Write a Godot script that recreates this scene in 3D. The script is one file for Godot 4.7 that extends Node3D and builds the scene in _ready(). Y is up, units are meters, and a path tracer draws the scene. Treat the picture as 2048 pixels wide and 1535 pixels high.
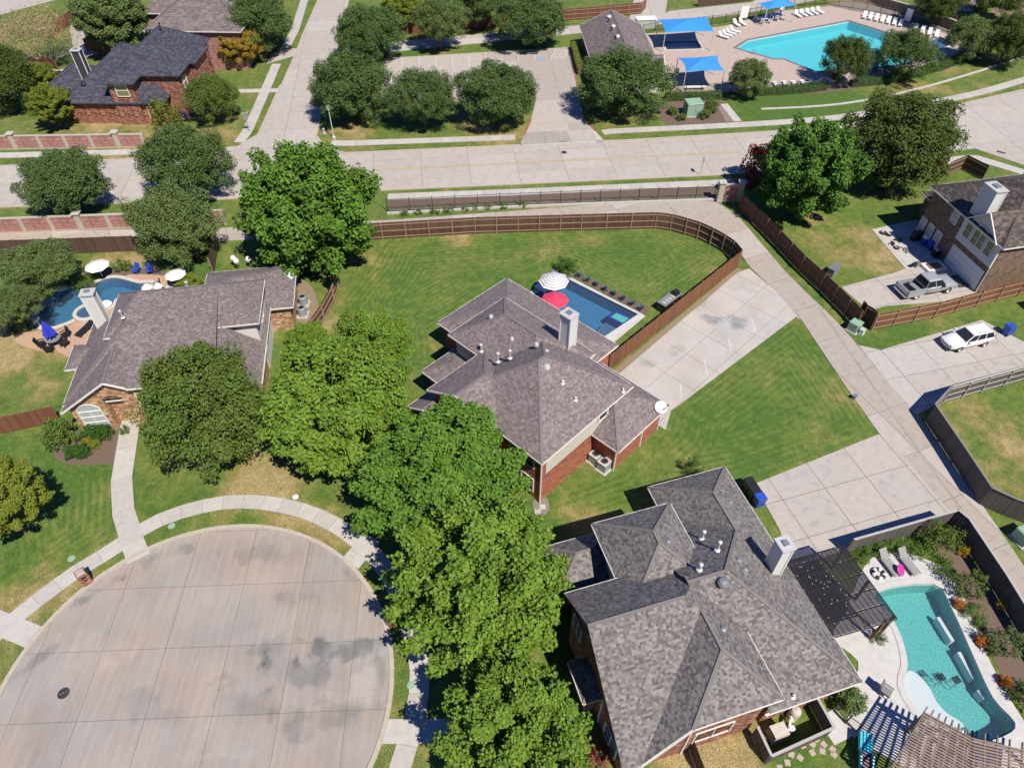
extends Node3D
# An aerial view of a suburban street: houses round a cul-de-sac, back alley, private pools and a community pool beyond the road.
# x runs to the right, -z away from the viewer, y up, metres.

var rng := RandomNumberGenerator.new()
var M := {}
var taken := {}
var tubes := {}


func _ready() -> void:
	rng.seed = 7
	setup_camera_and_light()
	make_materials()
	make_ground()
	make_paving()
	make_pools()
	make_houses()
	make_fences()
	make_trees()
	make_vehicles()
	make_yard_things()
	make_club_things()
	make_small_things()


func setup_camera_and_light() -> void:
	var cam := Camera3D.new()
	cam.name = "camera"
	cam.position = Vector3(0, 45, 0)
	cam.rotation_degrees = Vector3(-46.2, 0, 0)
	cam.fov = 56.78
	cam.near = 0.5
	cam.far = 900.0
	add_child(cam)
	cam.current = true
	var sun := DirectionalLight3D.new()
	sun.name = "sun"
	sun.light_energy = 1.6
	sun.light_angular_distance = 0.53
	sun.light_color = Color(1.0, 0.965, 0.91)
	sun.shadow_enabled = true
	var towards := Vector3(0.559 * cos(deg_to_rad(55)), sin(deg_to_rad(55)), 0.829 * cos(deg_to_rad(55)))
	add_child(sun)
	sun.look_at_from_position(Vector3.ZERO, -towards, Vector3.UP)
	var we := WorldEnvironment.new()
	we.name = "world_environment"
	var env := Environment.new()
	env.background_mode = Environment.BG_SKY
	var sky := Sky.new()
	var psm := ProceduralSkyMaterial.new()
	psm.sky_top_color = Color(0.20, 0.38, 0.72)
	psm.sky_horizon_color = Color(0.62, 0.74, 0.90)
	psm.sky_curve = 0.18
	psm.ground_bottom_color = Color(0.25, 0.26, 0.22)
	psm.ground_horizon_color = Color(0.55, 0.60, 0.62)
	psm.sun_angle_max = 1.0
	sky.sky_material = psm
	env.sky = sky
	env.background_energy_multiplier = 0.62
	env.tonemap_mode = Environment.TONE_MAPPER_LINEAR
	env.tonemap_exposure = 1.17
	env.sdfgi_enabled = true
	env.ssao_enabled = true
	env.ssil_enabled = true
	we.environment = env
	add_child(we)


# ---------------------------------------------------------------- helpers

func numbered(called: String) -> String:
	var n: int = taken.get(called, 0)
	taken[called] = n + 1
	return called if n == 0 else "%s_%03d" % [called, n]


func tag(o: Node, label: String, category: String, group := "") -> Node:
	o.set_meta("label", label)
	o.set_meta("category", category)
	if group != "":
		o.set_meta("group", group)
	return o


func thing(called: String, label: String, category: String, at := Vector3.ZERO, turn := 0.0, group := "") -> Node3D:
	var o := Node3D.new()
	o.name = numbered(called)
	add_child(o)
	o.position = at
	o.rotation.y = turn
	tag(o, label, category, group)
	return o


func structure(called: String) -> Node3D:
	var o := Node3D.new()
	o.name = numbered(called)
	add_child(o)
	o.set_meta("kind", "structure")
	return o


func part(called: String, mesh: Mesh, m: Material, parent: Node3D, stuff := false) -> MeshInstance3D:
	var o := MeshInstance3D.new()
	o.name = called if parent != self else numbered(called)
	o.mesh = mesh
	o.material_override = m
	parent.add_child(o, true)
	if stuff:
		o.set_meta("kind", "stuff")
	return o


func begin() -> SurfaceTool:
	var s := SurfaceTool.new()
	s.begin(Mesh.PRIMITIVE_TRIANGLES)
	s.set_smooth_group(-1)
	return s


func done(s: SurfaceTool) -> ArrayMesh:
	s.generate_normals()
	return s.commit()


func tri(s: SurfaceTool, a: Vector3, b: Vector3, c: Vector3) -> void:
	s.add_vertex(a); s.add_vertex(b); s.add_vertex(c)


# a, b, c, d run clockwise as seen from outside
func quad(s: SurfaceTool, a: Vector3, b: Vector3, c: Vector3, d: Vector3) -> void:
	tri(s, a, b, c)
	tri(s, a, c, d)


func quad_uv(s: SurfaceTool, a: Vector3, b: Vector3, c: Vector3, d: Vector3, ua: Vector2, ub: Vector2, uc: Vector2, ud: Vector2) -> void:
	s.set_uv(ua); s.add_vertex(a)
	s.set_uv(ub); s.add_vertex(b)
	s.set_uv(uc); s.add_vertex(c)
	s.set_uv(ua); s.add_vertex(a)
	s.set_uv(uc); s.add_vertex(c)
	s.set_uv(ud); s.add_vertex(d)


# a box with its centre at t.origin; its top can be narrower (taper)
func box(s: SurfaceTool, t: Transform3D, size: Vector3, taper := 1.0) -> void:
	var h := size * 0.5
	var p := []
	for y in [-1, 1]:
		var k: float = taper if y > 0 else 1.0
		p.append(t * Vector3(-h.x * k, h.y * y, -h.z * k))
		p.append(t * Vector3(h.x * k, h.y * y, -h.z * k))
		p.append(t * Vector3(h.x * k, h.y * y, h.z * k))
		p.append(t * Vector3(-h.x * k, h.y * y, h.z * k))
	quad(s, p[4], p[5], p[6], p[7])
	quad(s, p[3], p[2], p[1], p[0])
	for i in 4:
		var j := (i + 1) % 4
		quad(s, p[i], p[j], p[j + 4], p[i + 4])


func at(v: Vector3, turn := 0.0) -> Transform3D:
	return Transform3D(Basis(Vector3.UP, turn), v)


func box_mesh(v: Vector3, size: Vector3, turn := 0.0, taper := 1.0) -> ArrayMesh:
	var s := begin()
	box(s, at(v, turn), size, taper)
	return done(s)


# a bar with a square section from a to b
func bar(s: SurfaceTool, a: Vector3, b: Vector3, w: float, h: float) -> void:
	var d := (b - a).normalized()
	var side := d.cross(Vector3.UP)
	if side.length() < 0.01:
		side = Vector3.RIGHT
	side = side.normalized()
	var up := side.cross(d).normalized()
	box(s, Transform3D(Basis(side, up, -d), (a + b) * 0.5), Vector3(w, h, a.distance_to(b)))


func bar_mesh(a: Vector3, b: Vector3, w: float, h: float) -> ArrayMesh:
	var s := begin()
	bar(s, a, b, w, h)
	return done(s)


# a round tube through points, with a radius at each
func tube(s: SurfaceTool, pts: Array, radii: Array, n := 8, caps := true) -> void:
	var rings := []
	for i in pts.size():
		var d: Vector3 = (pts[mini(i + 1, pts.size() - 1)] - pts[maxi(i - 1, 0)]).normalized()
		var side := d.cross(Vector3(0.13, 1.0, 0.21)).normalized()
		var up := side.cross(d).normalized()
		var ring := []
		for k in n:
			var a := TAU * k / n
			ring.append(pts[i] + (side * cos(a) + up * sin(a)) * radii[i])
		rings.append(ring)
	for i in pts.size() - 1:
		for k in n:
			var j := (k + 1) % n
			quad(s, rings[i][j], rings[i + 1][j], rings[i + 1][k], rings[i][k])
	if caps:
		for k in range(1, n - 1):
			tri(s, rings[0][0], rings[0][k + 1], rings[0][k])
			tri(s, rings[-1][0], rings[-1][k], rings[-1][k + 1])


func tube_mesh(pts: Array, radii: Array, n := 8) -> ArrayMesh:
	var s := begin()
	tube(s, pts, radii, n)
	return done(s)


# a lathed shape round the y axis through o: profile of (radius, height), from the bottom up
func lathe(s: SurfaceTool, o: Vector3, profile: Array, n := 16) -> void:
	for i in profile.size() - 1:
		for k in n:
			var a := TAU * k / n
			var b := TAU * (k + 1) / n
			var p: Vector2 = profile[i]
			var q: Vector2 = profile[i + 1]
			quad(s, o + Vector3(cos(a) * p.x, p.y, sin(a) * p.x), o + Vector3(cos(b) * p.x, p.y, sin(b) * p.x), o + Vector3(cos(b) * q.x, q.y, sin(b) * q.x), o + Vector3(cos(a) * q.x, q.y, sin(a) * q.x))


func lathe_mesh(o: Vector3, profile: Array, n := 16) -> ArrayMesh:
	var s := begin()
	lathe(s, o, profile, n)
	return done(s)


func v3(p: Vector2, y: float) -> Vector3:
	return Vector3(p.x, y, p.y)


func packed(a: Array) -> PackedVector2Array:
	return PackedVector2Array(a)


# a flat polygon in the ground plane at height y, with sides down to y0 when y0 < y
func slab_into(s: SurfaceTool, poly: PackedVector2Array, y: float, y0: float) -> void:
	var ix := Geometry2D.triangulate_polygon(poly)
	for i in range(0, ix.size(), 3):
		var a := poly[ix[i]]
		var b := poly[ix[i + 1]]
		var c := poly[ix[i + 2]]
		if (b - a).cross(c - a) < 0:
			var k := b
			b = c
			c = k
		for p in [a, b, c]:
			s.add_vertex(v3(p, y))
	if y0 < y:
		var area := 0.0
		for i in poly.size():
			area += poly[i].cross(poly[(i + 1) % poly.size()])
		for i in poly.size():
			var a := poly[i]
			var b := poly[(i + 1) % poly.size()]
			if area < 0:
				var k := a
				a = b
				b = k
			quad(s, v3(b, y), v3(a, y), v3(a, y0), v3(b, y0))


func slab_mesh(poly: PackedVector2Array, y: float, y0: float) -> ArrayMesh:
	var s := begin()
	slab_into(s, poly, y, y0)
	return done(s)


# an outline less some holes, cut in strips so that no piece has a hole
func cut_out(outline: PackedVector2Array, holes: Array) -> Array:
	var xs := []
	var x0 := 1e9
	var x1 := -1e9
	for p in outline:
		x0 = minf(x0, p.x)
		x1 = maxf(x1, p.x)
	xs = [x0 - 1.0, x1 + 1.0]
	for h in holes:
		var a := 1e9
		var b := -1e9
		for p in h:
			a = minf(a, p.x)
			b = maxf(b, p.x)
		xs.append((a + b) * 0.5)
	xs.sort()
	var out := []
	for i in xs.size() - 1:
		var strip := PackedVector2Array([Vector2(xs[i], -1000), Vector2(xs[i + 1], -1000), Vector2(xs[i + 1], 1000), Vector2(xs[i], 1000)])
		var polys: Array = Geometry2D.intersect_polygons(outline, strip)
		for h in holes:
			var next := []
			for q in polys:
				next.append_array(Geometry2D.clip_polygons(q, h))
			polys = next
		out.append_array(polys)
	return out


func smooth_loop(pts: Array, closed := true, steps := 4) -> PackedVector2Array:
	var out := PackedVector2Array()
	var n := pts.size()
	for i in (n if closed else n - 1):
		var p0: Vector2 = pts[(i - 1 + n) % n] if closed or i > 0 else pts[0]
		var p1: Vector2 = pts[i]
		var p2: Vector2 = pts[(i + 1) % n]
		var p3: Vector2 = pts[(i + 2) % n] if closed or i + 2 < n else pts[n - 1]
		for k in steps:
			out.append(p1.cubic_interpolate(p2, p0, p3, float(k) / steps))
	if not closed:
		out.append(pts[n - 1])
	return out


# a strip of given width along a polyline
func ribbon(line: PackedVector2Array, w: float) -> PackedVector2Array:
	var left := PackedVector2Array()
	var right := PackedVector2Array()
	for i in line.size():
		var d := (line[mini(i + 1, line.size() - 1)] - line[maxi(i - 1, 0)]).normalized()
		var n := Vector2(-d.y, d.x) * w * 0.5
		left.append(line[i] + n)
		right.append(line[i] - n)
	right.reverse()
	left.append_array(right)
	return left


func inside(p: Vector2, poly: PackedVector2Array) -> bool:
	return Geometry2D.is_point_in_polygon(p, poly)


func lin(r: float, g: float, b: float) -> Color:
	return Color(r, g, b).linear_to_srgb()


# ---------------------------------------------------------------- materials

func noise_tex(freq: float, stops: Array, size := 512, kind := FastNoiseLite.TYPE_SIMPLEX_SMOOTH, octaves := 4, sd := 1) -> NoiseTexture2D:
	var n := FastNoiseLite.new()
	n.noise_type = kind
	n.frequency = freq
	n.fractal_octaves = octaves
	n.seed = sd
	var g := Gradient.new()
	var offs := PackedFloat32Array()
	var cols := PackedColorArray()
	for s in stops:
		offs.append(s[0])
		cols.append(s[1])
	g.offsets = offs
	g.colors = cols
	var t := NoiseTexture2D.new()
	t.width = size
	t.height = size
	t.seamless = true
	t.noise = n
	t.color_ramp = g
	return t


func grey(v: float) -> Color:
	return Color(v, v, v)


func plain(called: String, c: Color, rough := 0.8, metal := 0.0) -> StandardMaterial3D:
	var m := StandardMaterial3D.new()
	m.resource_name = called
	m.albedo_color = c
	m.roughness = rough
	m.metallic = metal
	M[called] = m
	return m


# a surface with a coarse world-space pattern, a fine one multiplied on it and some relief
func rough_stuff(called: String, c: Color, coarse: Texture2D, coarse_m: float, fine: Texture2D, fine_m: float, rough := 0.9, relief := 0.0) -> StandardMaterial3D:
	var m := plain(called, c, rough)
	if coarse:
		m.albedo_texture = coarse
		m.uv1_triplanar = true
		m.uv1_world_triplanar = true
		m.uv1_scale = Vector3.ONE / coarse_m
	if fine:
		m.detail_enabled = true
		m.detail_blend_mode = BaseMaterial3D.BLEND_MODE_MUL
		m.detail_albedo = fine
		m.detail_uv_layer = BaseMaterial3D.DETAIL_UV_2
		m.uv2_triplanar = true
		m.uv2_world_triplanar = true
		m.uv2_scale = Vector3.ONE / fine_m
	return m


# concrete with stains that lie where they lie: a picture of the stains laid flat over a square of ground (corner o, side w metres)
func stained(called: String, c: Color, t: ImageTexture, o: Vector2, w: float) -> void:
	var m := plain(called, c, 0.92)
	m.albedo_texture = t
	m.uv1_triplanar = true
	m.uv1_world_triplanar = true
	m.uv1_scale = Vector3.ONE / w
	m.uv1_offset = Vector3(-o.x / w, 0, -o.y / w)


# each stain: centre, half width, half depth, strength (dark above 0, bleached below), turn
func stain_picture(o: Vector2, w: float, stains: Array, brushed: float, sd: int) -> ImageTexture:
	var n := 640
	var nz := FastNoiseLite.new()
	nz.seed = sd
	nz.frequency = 0.5
	nz.fractal_octaves = 5
	var data := PackedByteArray()
	data.resize(n * n * 3)
	var r := RandomNumberGenerator.new()
	r.seed = sd
	for j in n:
		for i in n:
			var p := o + Vector2(i + 0.5, j + 0.5) * w / n
			var e := nz.get_noise_2d(p.x, p.y)
			var v := 0.93 + 0.055 * nz.get_noise_2d(p.x * 0.5, p.y * 0.5 + 50.0) + brushed * nz.get_noise_2d(p.x * 5.0, p.y * 0.35) + (r.randf() - 0.5) * 0.035
			var warm := 0.03 * nz.get_noise_2d(p.x * 0.4 + 90.0, p.y * 0.4)
			for s in stains:
				var d: Vector2 = (p - s[0]).rotated(-s[4]) / Vector2(s[1], s[2])
				var k := clampf((1.15 - d.length() + e * 1.1) * 1.6, 0.0, 1.0)
				if k > 0.0:
					v -= s[3] * k * (0.75 + e * 0.8)
					warm -= absf(s[3]) * k * 0.10
			var q := (j * n + i) * 3
			data[q] = int(clampf(v + warm, 0, 1) * 255)
			data[q + 1] = int(clampf(v, 0, 1) * 255)
			data[q + 2] = int(clampf(v - warm, 0, 1) * 255)
	return ImageTexture.create_from_image(Image.create_from_data(n, n, false, Image.FORMAT_RGB8, data))


func brick_image(rows: int, cols: int, palette: Array, mortar: Color, sd: int, ragged := false) -> ImageTexture:
	var r := RandomNumberGenerator.new()
	r.seed = sd
	var size := 512
	var im := Image.create(size, size, false, Image.FORMAT_RGB8)
	im.fill(mortar)
	var bh := float(size) / rows
	var bw := float(size) / cols
	for j in rows:
		var x := -bw * (0.5 if j % 2 else 0.0)
		while x < size:
			var w := bw * (r.randf_range(0.6, 1.7) if ragged else 1.0)
			var c: Color = palette[r.randi() % palette.size()]
			c = c * r.randf_range(0.88, 1.12)
			im.fill_rect(Rect2i(int(x) + 1, int(j * bh) + 1, int(w) - 2, int(bh) - 2), c)
			x += w
	return ImageTexture.create_from_image(im)


func uv_stuff(called: String, tex: Texture2D, metres: float, rough := 0.9) -> StandardMaterial3D:
	var m := plain(called, Color.WHITE, rough)
	m.albedo_texture = tex
	m.uv1_scale = Vector3(1.0 / metres, 1.0 / metres, 1)
	return m


func tinted(called: String, c: Color, rough := 0.85) -> StandardMaterial3D:
	var m := plain(called, c, rough)
	m.vertex_color_use_as_albedo = true
	return m


func water(called: String, c: Color, alpha: float) -> StandardMaterial3D:
	var m := plain(called, c, 0.04)
	m.transparency = BaseMaterial3D.TRANSPARENCY_ALPHA
	m.albedo_color.a = alpha
	m.metallic_specular = 0.5
	m.normal_enabled = true
	var n := FastNoiseLite.new()
	n.frequency = 0.02
	n.fractal_octaves = 3
	var t := NoiseTexture2D.new()
	t.width = 256
	t.height = 256
	t.seamless = true
	t.as_normal_map = true
	t.bump_strength = 6.0
	t.noise = n
	m.normal_texture = t
	m.normal_scale = 0.5
	m.uv1_triplanar = true
	m.uv1_world_triplanar = true
	m.uv1_scale = Vector3.ONE / 2.2
	return m


func make_materials() -> void:
	var blotch := noise_tex(0.010, [[0.0, grey(0.93)], [0.35, grey(0.965)], [0.6, Color(0.99, 0.985, 0.98)], [1.0, grey(1.0)]], 1024, FastNoiseLite.TYPE_SIMPLEX_SMOOTH, 3, 3)
	var blotch2 := noise_tex(0.010, [[0.0, Color(0.87, 0.865, 0.865)], [0.22, Color(0.94, 0.935, 0.93)], [0.45, grey(0.98)], [0.75, Color(1.0, 0.985, 0.97)], [1.0, Color(0.955, 0.94, 0.92)]], 1024, FastNoiseLite.TYPE_SIMPLEX_SMOOTH, 4, 8)
	var grain := noise_tex(0.09, [[0.0, grey(0.80)], [0.5, grey(0.95)], [1.0, grey(1.0)]], 512, FastNoiseLite.TYPE_SIMPLEX, 3, 5)
	var speck := noise_tex(0.2, [[0.0, grey(0.62)], [0.5, grey(0.88)], [1.0, grey(1.0)]], 512, FastNoiseLite.TYPE_SIMPLEX, 3, 6)
	# concrete of different ages
	rough_stuff("road_concrete", lin(0.50, 0.455, 0.415), blotch, 16.0, grain, 2.0)
	rough_stuff("road_concrete_pale", lin(0.535, 0.49, 0.45), blotch, 13.0, grain, 2.3)
	rough_stuff("road_concrete_grey", lin(0.51, 0.47, 0.435), blotch, 11.0, grain, 1.8)
	var co := Vector2(-33.0, -30.0)
	var ct := stain_picture(co, 30.0, [[Vector2(-10.79, -19.33), 3.6, 0.75, 0.20, -0.05], [Vector2(-13.39, -17.88), 2.4, 1.0, 0.13, 0.1], [Vector2(-15.63, -19.33), 1.2, 0.9, 0.10, 0.0], [Vector2(-9.63, -17.04), 1.7, 1.0, -0.09, 0.0], [Vector2(-11.59, -15.02), 2.5, 1.1, 0.10, 0.0], [Vector2(-16.12, -16.19), 2.2, 1.0, 0.07, 0.3], [Vector2(-14.48, -23.16), 1.6, 0.7, 0.08, 0.0], [Vector2(-18.02, -26.43), 2.2, 0.9, 0.07, 0.1], [Vector2(-24.75, -26.23), 1.8, 0.5, 0.10, -0.4], [Vector2(-28.3, -23.53), 1.6, 0.35, 0.12, -0.7], [Vector2(-30.67, -18.36), 2.0, 0.4, 0.11, -0.9], [Vector2(-11.31, -24.66), 1.4, 0.3, 0.10, 0.8], [Vector2(-8.2, -18.04), 0.35, 2.2, 0.10, 0.0], [Vector2(-22.07, -15.6), 2.6, 0.8, 0.05, 0.4], [Vector2(-17.02, -13.89), 2.4, 1.2, -0.05, 0.0], [Vector2(-27.26, -19.33), 2.5, 1.0, -0.04, 0.3]], 0.05, 5)
	stained("court_concrete", lin(0.385, 0.342, 0.31), ct, co, 30.0)
	stained("court_concrete_warm", lin(0.395, 0.342, 0.304), ct, co, 30.0)
	stained("court_concrete_blue", lin(0.382, 0.348, 0.32), ct, co, 30.0)
	stained("court_concrete_dull", lin(0.37, 0.328, 0.298), ct, co, 30.0)
	var po := Vector2(4.0, -62.0)
	var pt := stain_picture(po, 26.0, [[Vector2(19.27, -51.64), 1.3, 0.7, 0.13, 0.4], [Vector2(21.59, -51.28), 1.4, 0.8, 0.15, 0.2], [Vector2(12.02, -45.82), 1.0, 0.6, 0.10, 0.2], [Vector2(15, -47.46), 1.2, 0.5, 0.09, -0.5], [Vector2(18.23, -53.88), 1.2, 0.5, 0.08, -0.7], [Vector2(23.01, -56.61), 1.3, 0.6, 0.06, 0.6]], 0.015, 6)
	stained("pool_drive_concrete", lin(0.52, 0.487, 0.452), pt, po, 26.0)
	rough_stuff("walk_concrete", lin(0.53, 0.505, 0.47), blotch, 7.0, grain, 1.7)
	rough_stuff("walk_concrete_pale", lin(0.57, 0.545, 0.51), blotch, 9.0, grain, 1.7)
	rough_stuff("drive_concrete", lin(0.50, 0.465, 0.435), blotch2, 12.0, grain, 1.9)
	rough_stuff("drive_concrete_warm", lin(0.525, 0.475, 0.435), blotch, 10.0, grain, 1.9)
	rough_stuff("alley_concrete", lin(0.455, 0.41, 0.37), blotch2, 10.0, grain, 2.0)
	rough_stuff("alley_concrete_warm", lin(0.46, 0.405, 0.35), blotch2, 9.0, grain, 2.0)
	rough_stuff("kerb_concrete", lin(0.53, 0.475, 0.40), blotch, 5.0, grain, 1.5)
	rough_stuff("deck_white", lin(0.63, 0.62, 0.605), blotch, 9.0, grain, 1.4)
	rough_stuff("deck_pink", lin(0.53, 0.43, 0.375), blotch, 8.0, grain, 1.6)
	rough_stuff("deck_flag", lin(0.55, 0.37, 0.26), blotch2, 3.0, grain, 1.2)
	rough_stuff("coping", lin(0.64, 0.60, 0.54), blotch, 4.0, grain, 1.2)
	rough_stuff("coping_dark", lin(0.20, 0.22, 0.26), blotch, 4.0, grain, 1.2)
	rough_stuff("joint", lin(0.15, 0.13, 0.11), null, 1.0, speck, 0.9)
	rough_stuff("joint_pale", lin(0.27, 0.245, 0.22), null, 1.0, speck, 0.9)
	rough_stuff("mulch", lin(0.22, 0.155, 0.12), blotch2, 2.0, speck, 0.8)
	rough_stuff("gravel", lin(0.33, 0.29, 0.255), blotch2, 2.0, speck, 0.5)
	rough_stuff("bare_soil", lin(0.36, 0.28, 0.19), blotch2, 3.0, speck, 0.9)
	rough_stuff("red_kerb", lin(0.46, 0.12, 0.08), blotch, 3.0, grain, 1.0)
	rough_stuff("paint_white", lin(0.78, 0.78, 0.76), blotch, 2.0, speck, 0.6)
	rough_stuff("paint_yellow", lin(0.62, 0.50, 0.22), blotch, 2.0, speck, 0.6)
	rough_stuff("paint_blue", lin(0.35, 0.52, 0.75), blotch, 2.0, speck, 0.6)
	# walls
	var red := [Color(0.62, 0.31, 0.20), Color(0.70, 0.36, 0.22), Color(0.55, 0.25, 0.17), Color(0.66, 0.40, 0.29), Color(0.48, 0.24, 0.18)]
	uv_stuff("red_brick", brick_image(26, 9, red, Color(0.66, 0.58, 0.52), 4), 1.95)
	var mixed := [Color(0.52, 0.27, 0.20), Color(0.60, 0.36, 0.27), Color(0.44, 0.22, 0.17), Color(0.68, 0.50, 0.42), Color(0.38, 0.22, 0.18)]
	uv_stuff("mixed_brick", brick_image(24, 9, mixed, Color(0.60, 0.52, 0.47), 9), 1.95)
	var tan := [Color(0.74, 0.58, 0.42), Color(0.66, 0.50, 0.37), Color(0.80, 0.68, 0.54), Color(0.60, 0.46, 0.38), Color(0.55, 0.40, 0.32)]
	uv_stuff("tan_stone", brick_image(20, 8, tan, Color(0.70, 0.62, 0.52), 14, true), 2.4)
	var brown := [Color(0.44, 0.35, 0.29), Color(0.50, 0.40, 0.33), Color(0.38, 0.30, 0.26), Color(0.54, 0.45, 0.38)]
	uv_stuff("brown_brick", brick_image(26, 9, brown, Color(0.50, 0.44, 0.39), 19), 1.95)
	var pink := [Color(0.64, 0.42, 0.38), Color(0.56, 0.34, 0.31), Color(0.70, 0.50, 0.45), Color(0.50, 0.33, 0.32), Color(0.60, 0.47, 0.45)]
	uv_stuff("pink_brick", brick_image(26, 9, pink, Color(0.66, 0.57, 0.53), 23), 1.95)
	var stone := [Color(0.62, 0.56, 0.47), Color(0.56, 0.50, 0.42), Color(0.68, 0.62, 0.53), Color(0.50, 0.45, 0.39)]
	uv_stuff("grey_stone", brick_image(14, 5, stone, Color(0.42, 0.38, 0.33), 31, true), 2.6)
	var lap := Image.create(8, 64, false, Image.FORMAT_RGB8)
	for j in 64:
		lap.fill_rect(Rect2i(0, j, 8, 1), grey(0.45 if j % 16 == 15 else 0.97))
	var siding := uv_stuff("siding", ImageTexture.create_from_image(lap), 0.8)
	siding.albedo_color = lin(0.66, 0.62, 0.54)
	var siding_white := uv_stuff("siding_white", siding.albedo_texture, 0.8)
	siding_white.albedo_color = lin(0.74, 0.73, 0.71)
	var siding_grey := uv_stuff("siding_grey", siding.albedo_texture, 0.8)
	siding_grey.albedo_color = lin(0.40, 0.42, 0.46)
	var siding_slate := uv_stuff("siding_slate", siding.albedo_texture, 0.8)
	siding_slate.albedo_color = lin(0.05, 0.055, 0.07)
	plain("trim", lin(0.74, 0.72, 0.68), 0.6)
	plain("trim_tan", lin(0.52, 0.47, 0.39), 0.6)
	plain("trim_dark", lin(0.06, 0.055, 0.06), 0.6)
	plain("door_white", lin(0.72, 0.72, 0.73), 0.5)
	plain("door_wood", lin(0.16, 0.085, 0.05), 0.5)
	# roofs: the tone of each shingle is in its vertices
	tinted("shingles", Color.WHITE, 0.93)
	plain("roof_deck", lin(0.14, 0.125, 0.12), 0.95)
	plain("metal_grey", lin(0.36, 0.37, 0.39), 0.45, 0.6)
	plain("metal_pale", lin(0.62, 0.62, 0.60), 0.5, 0.3)
	plain("metal_dark", lin(0.03, 0.03, 0.033), 0.5, 0.3)
	plain("steel", lin(0.55, 0.56, 0.58), 0.3, 0.9)
	# glass
	plain("glass", lin(0.025, 0.032, 0.036), 0.06)
	plain("blind_glass", lin(0.42, 0.45, 0.46), 0.12)
	plain("green_glass", lin(0.20, 0.21, 0.09), 0.15)
	# timber: the tone of each board is in its vertices
	tinted("fence_brown", lin(0.115, 0.052, 0.031), 0.85)
	tinted("fence_cedar", lin(0.205, 0.088, 0.042), 0.85)
	tinted("fence_dark", lin(0.105, 0.062, 0.046), 0.85)
	tinted("fence_grey", lin(0.115, 0.10, 0.092), 0.9)
	tinted("fence_red", lin(0.19, 0.075, 0.045), 0.85)
	plain("post_pale", lin(0.33, 0.235, 0.165), 0.85)
	plain("post_brown", lin(0.20, 0.115, 0.07), 0.85)
	plain("post_grey", lin(0.21, 0.195, 0.18), 0.9)
	plain("cap_grey", lin(0.40, 0.39, 0.375), 0.9)
	tinted("slat_wood", lin(0.30, 0.215, 0.165), 0.85)
	# plants: the tone of each leaf is in its vertices
	var leaves := {"leaf_maple": [0.105, 0.215, 0.028], "leaf_maple_deep": [0.088, 0.195, 0.028], "leaf_maple_fresh": [0.150, 0.255, 0.033], "leaf_oak": [0.090, 0.150, 0.044], "leaf_oak_dark": [0.080, 0.120, 0.024], "leaf_olive": [0.130, 0.190, 0.060], "leaf_myrtle": [0.112, 0.172, 0.034], "leaf_lime": [0.18, 0.225, 0.03], "leaf_gold": [0.33, 0.235, 0.03], "leaf_straw": [0.40, 0.31, 0.19], "leaf_red": [0.26, 0.065, 0.055], "leaf_hedge": [0.045, 0.115, 0.018], "leaf_agave": [0.09, 0.15, 0.20], "leaf_orange": [0.48, 0.17, 0.02], "leaf_yellow": [0.62, 0.42, 0.02], "leaf_purple": [0.10, 0.08, 0.24], "leaf_grass": [0.09, 0.165, 0.03]}
	for k in leaves:
		var a: Array = leaves[k]
		var m := tinted(k, lin(a[0], a[1], a[2]), 0.62)
		m.metallic_specular = 0.3
		m.backlight_enabled = true
		m.backlight = lin(a[0] * 0.5, a[1] * 0.5, a[2] * 0.4)
	plain("bark", lin(0.13, 0.10, 0.08), 0.95)
	plain("bark_pale", lin(0.30, 0.26, 0.22), 0.95)
	# pools
	var caustic_pebble := noise_tex(0.05, [[0.0, grey(0.55)], [0.45, grey(0.80)], [0.7, grey(1.0)], [1.0, grey(1.0)]], 512, FastNoiseLite.TYPE_CELLULAR, 3, 11)  # ripple light of the water painted into the colour, along with pebble grain
	rough_stuff("plaster_blue", lin(0.018, 0.19, 0.40), caustic_pebble, 3.0, null, 1.0)
	rough_stuff("plaster_deep", lin(0.05, 0.14, 0.26), caustic_pebble, 3.0, null, 1.0)
	rough_stuff("plaster_turquoise", lin(0.11, 0.55, 0.53), caustic_pebble, 1.7, null, 1.0)
	rough_stuff("plaster_cyan", lin(0.06, 0.60, 0.66), null, 3.2, grain, 3.0)
	rough_stuff("plaster_pale", lin(0.58, 0.66, 0.68), null, 3.2, grain, 3.0)
	rough_stuff("pool_tile", lin(0.03, 0.06, 0.36), caustic_pebble, 0.6, null, 1.0)
	rough_stuff("pool_rim", lin(0.10, 0.20, 0.30), null, 1.0, speck, 1.0)
	water("pool_water", lin(0.75, 0.95, 1.0), 0.03)
	# cloth, plastic, paint
	plain("canopy_blue", lin(0.035, 0.26, 0.66), 0.8)
	plain("cloth_blue", lin(0.03, 0.05, 0.55), 0.85)
	plain("cloth_pink", lin(0.66, 0.045, 0.11), 0.85)
	plain("cloth_white", lin(0.72, 0.72, 0.72), 0.85)
	plain("cloth_grey", lin(0.30, 0.295, 0.29), 0.9)
	plain("cloth_mid", lin(0.40, 0.40, 0.41), 0.9)
	plain("cloth_slate", lin(0.20, 0.20, 0.215), 0.9)
	plain("plastic_white", lin(0.78, 0.78, 0.77), 0.45)
	plain("plastic_black", lin(0.02, 0.021, 0.023), 0.45)
	plain("plastic_blue", lin(0.03, 0.08, 0.42), 0.4)
	plain("plastic_cyan", lin(0.08, 0.50, 0.60), 0.4)
	plain("plastic_magenta", lin(0.48, 0.04, 0.30), 0.4)
	plain("plastic_maroon", lin(0.16, 0.03, 0.05), 0.5)
	plain("box_green", lin(0.26, 0.40, 0.30), 0.6)
	plain("ac_metal", lin(0.33, 0.38, 0.43), 0.5, 0.3)
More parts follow.
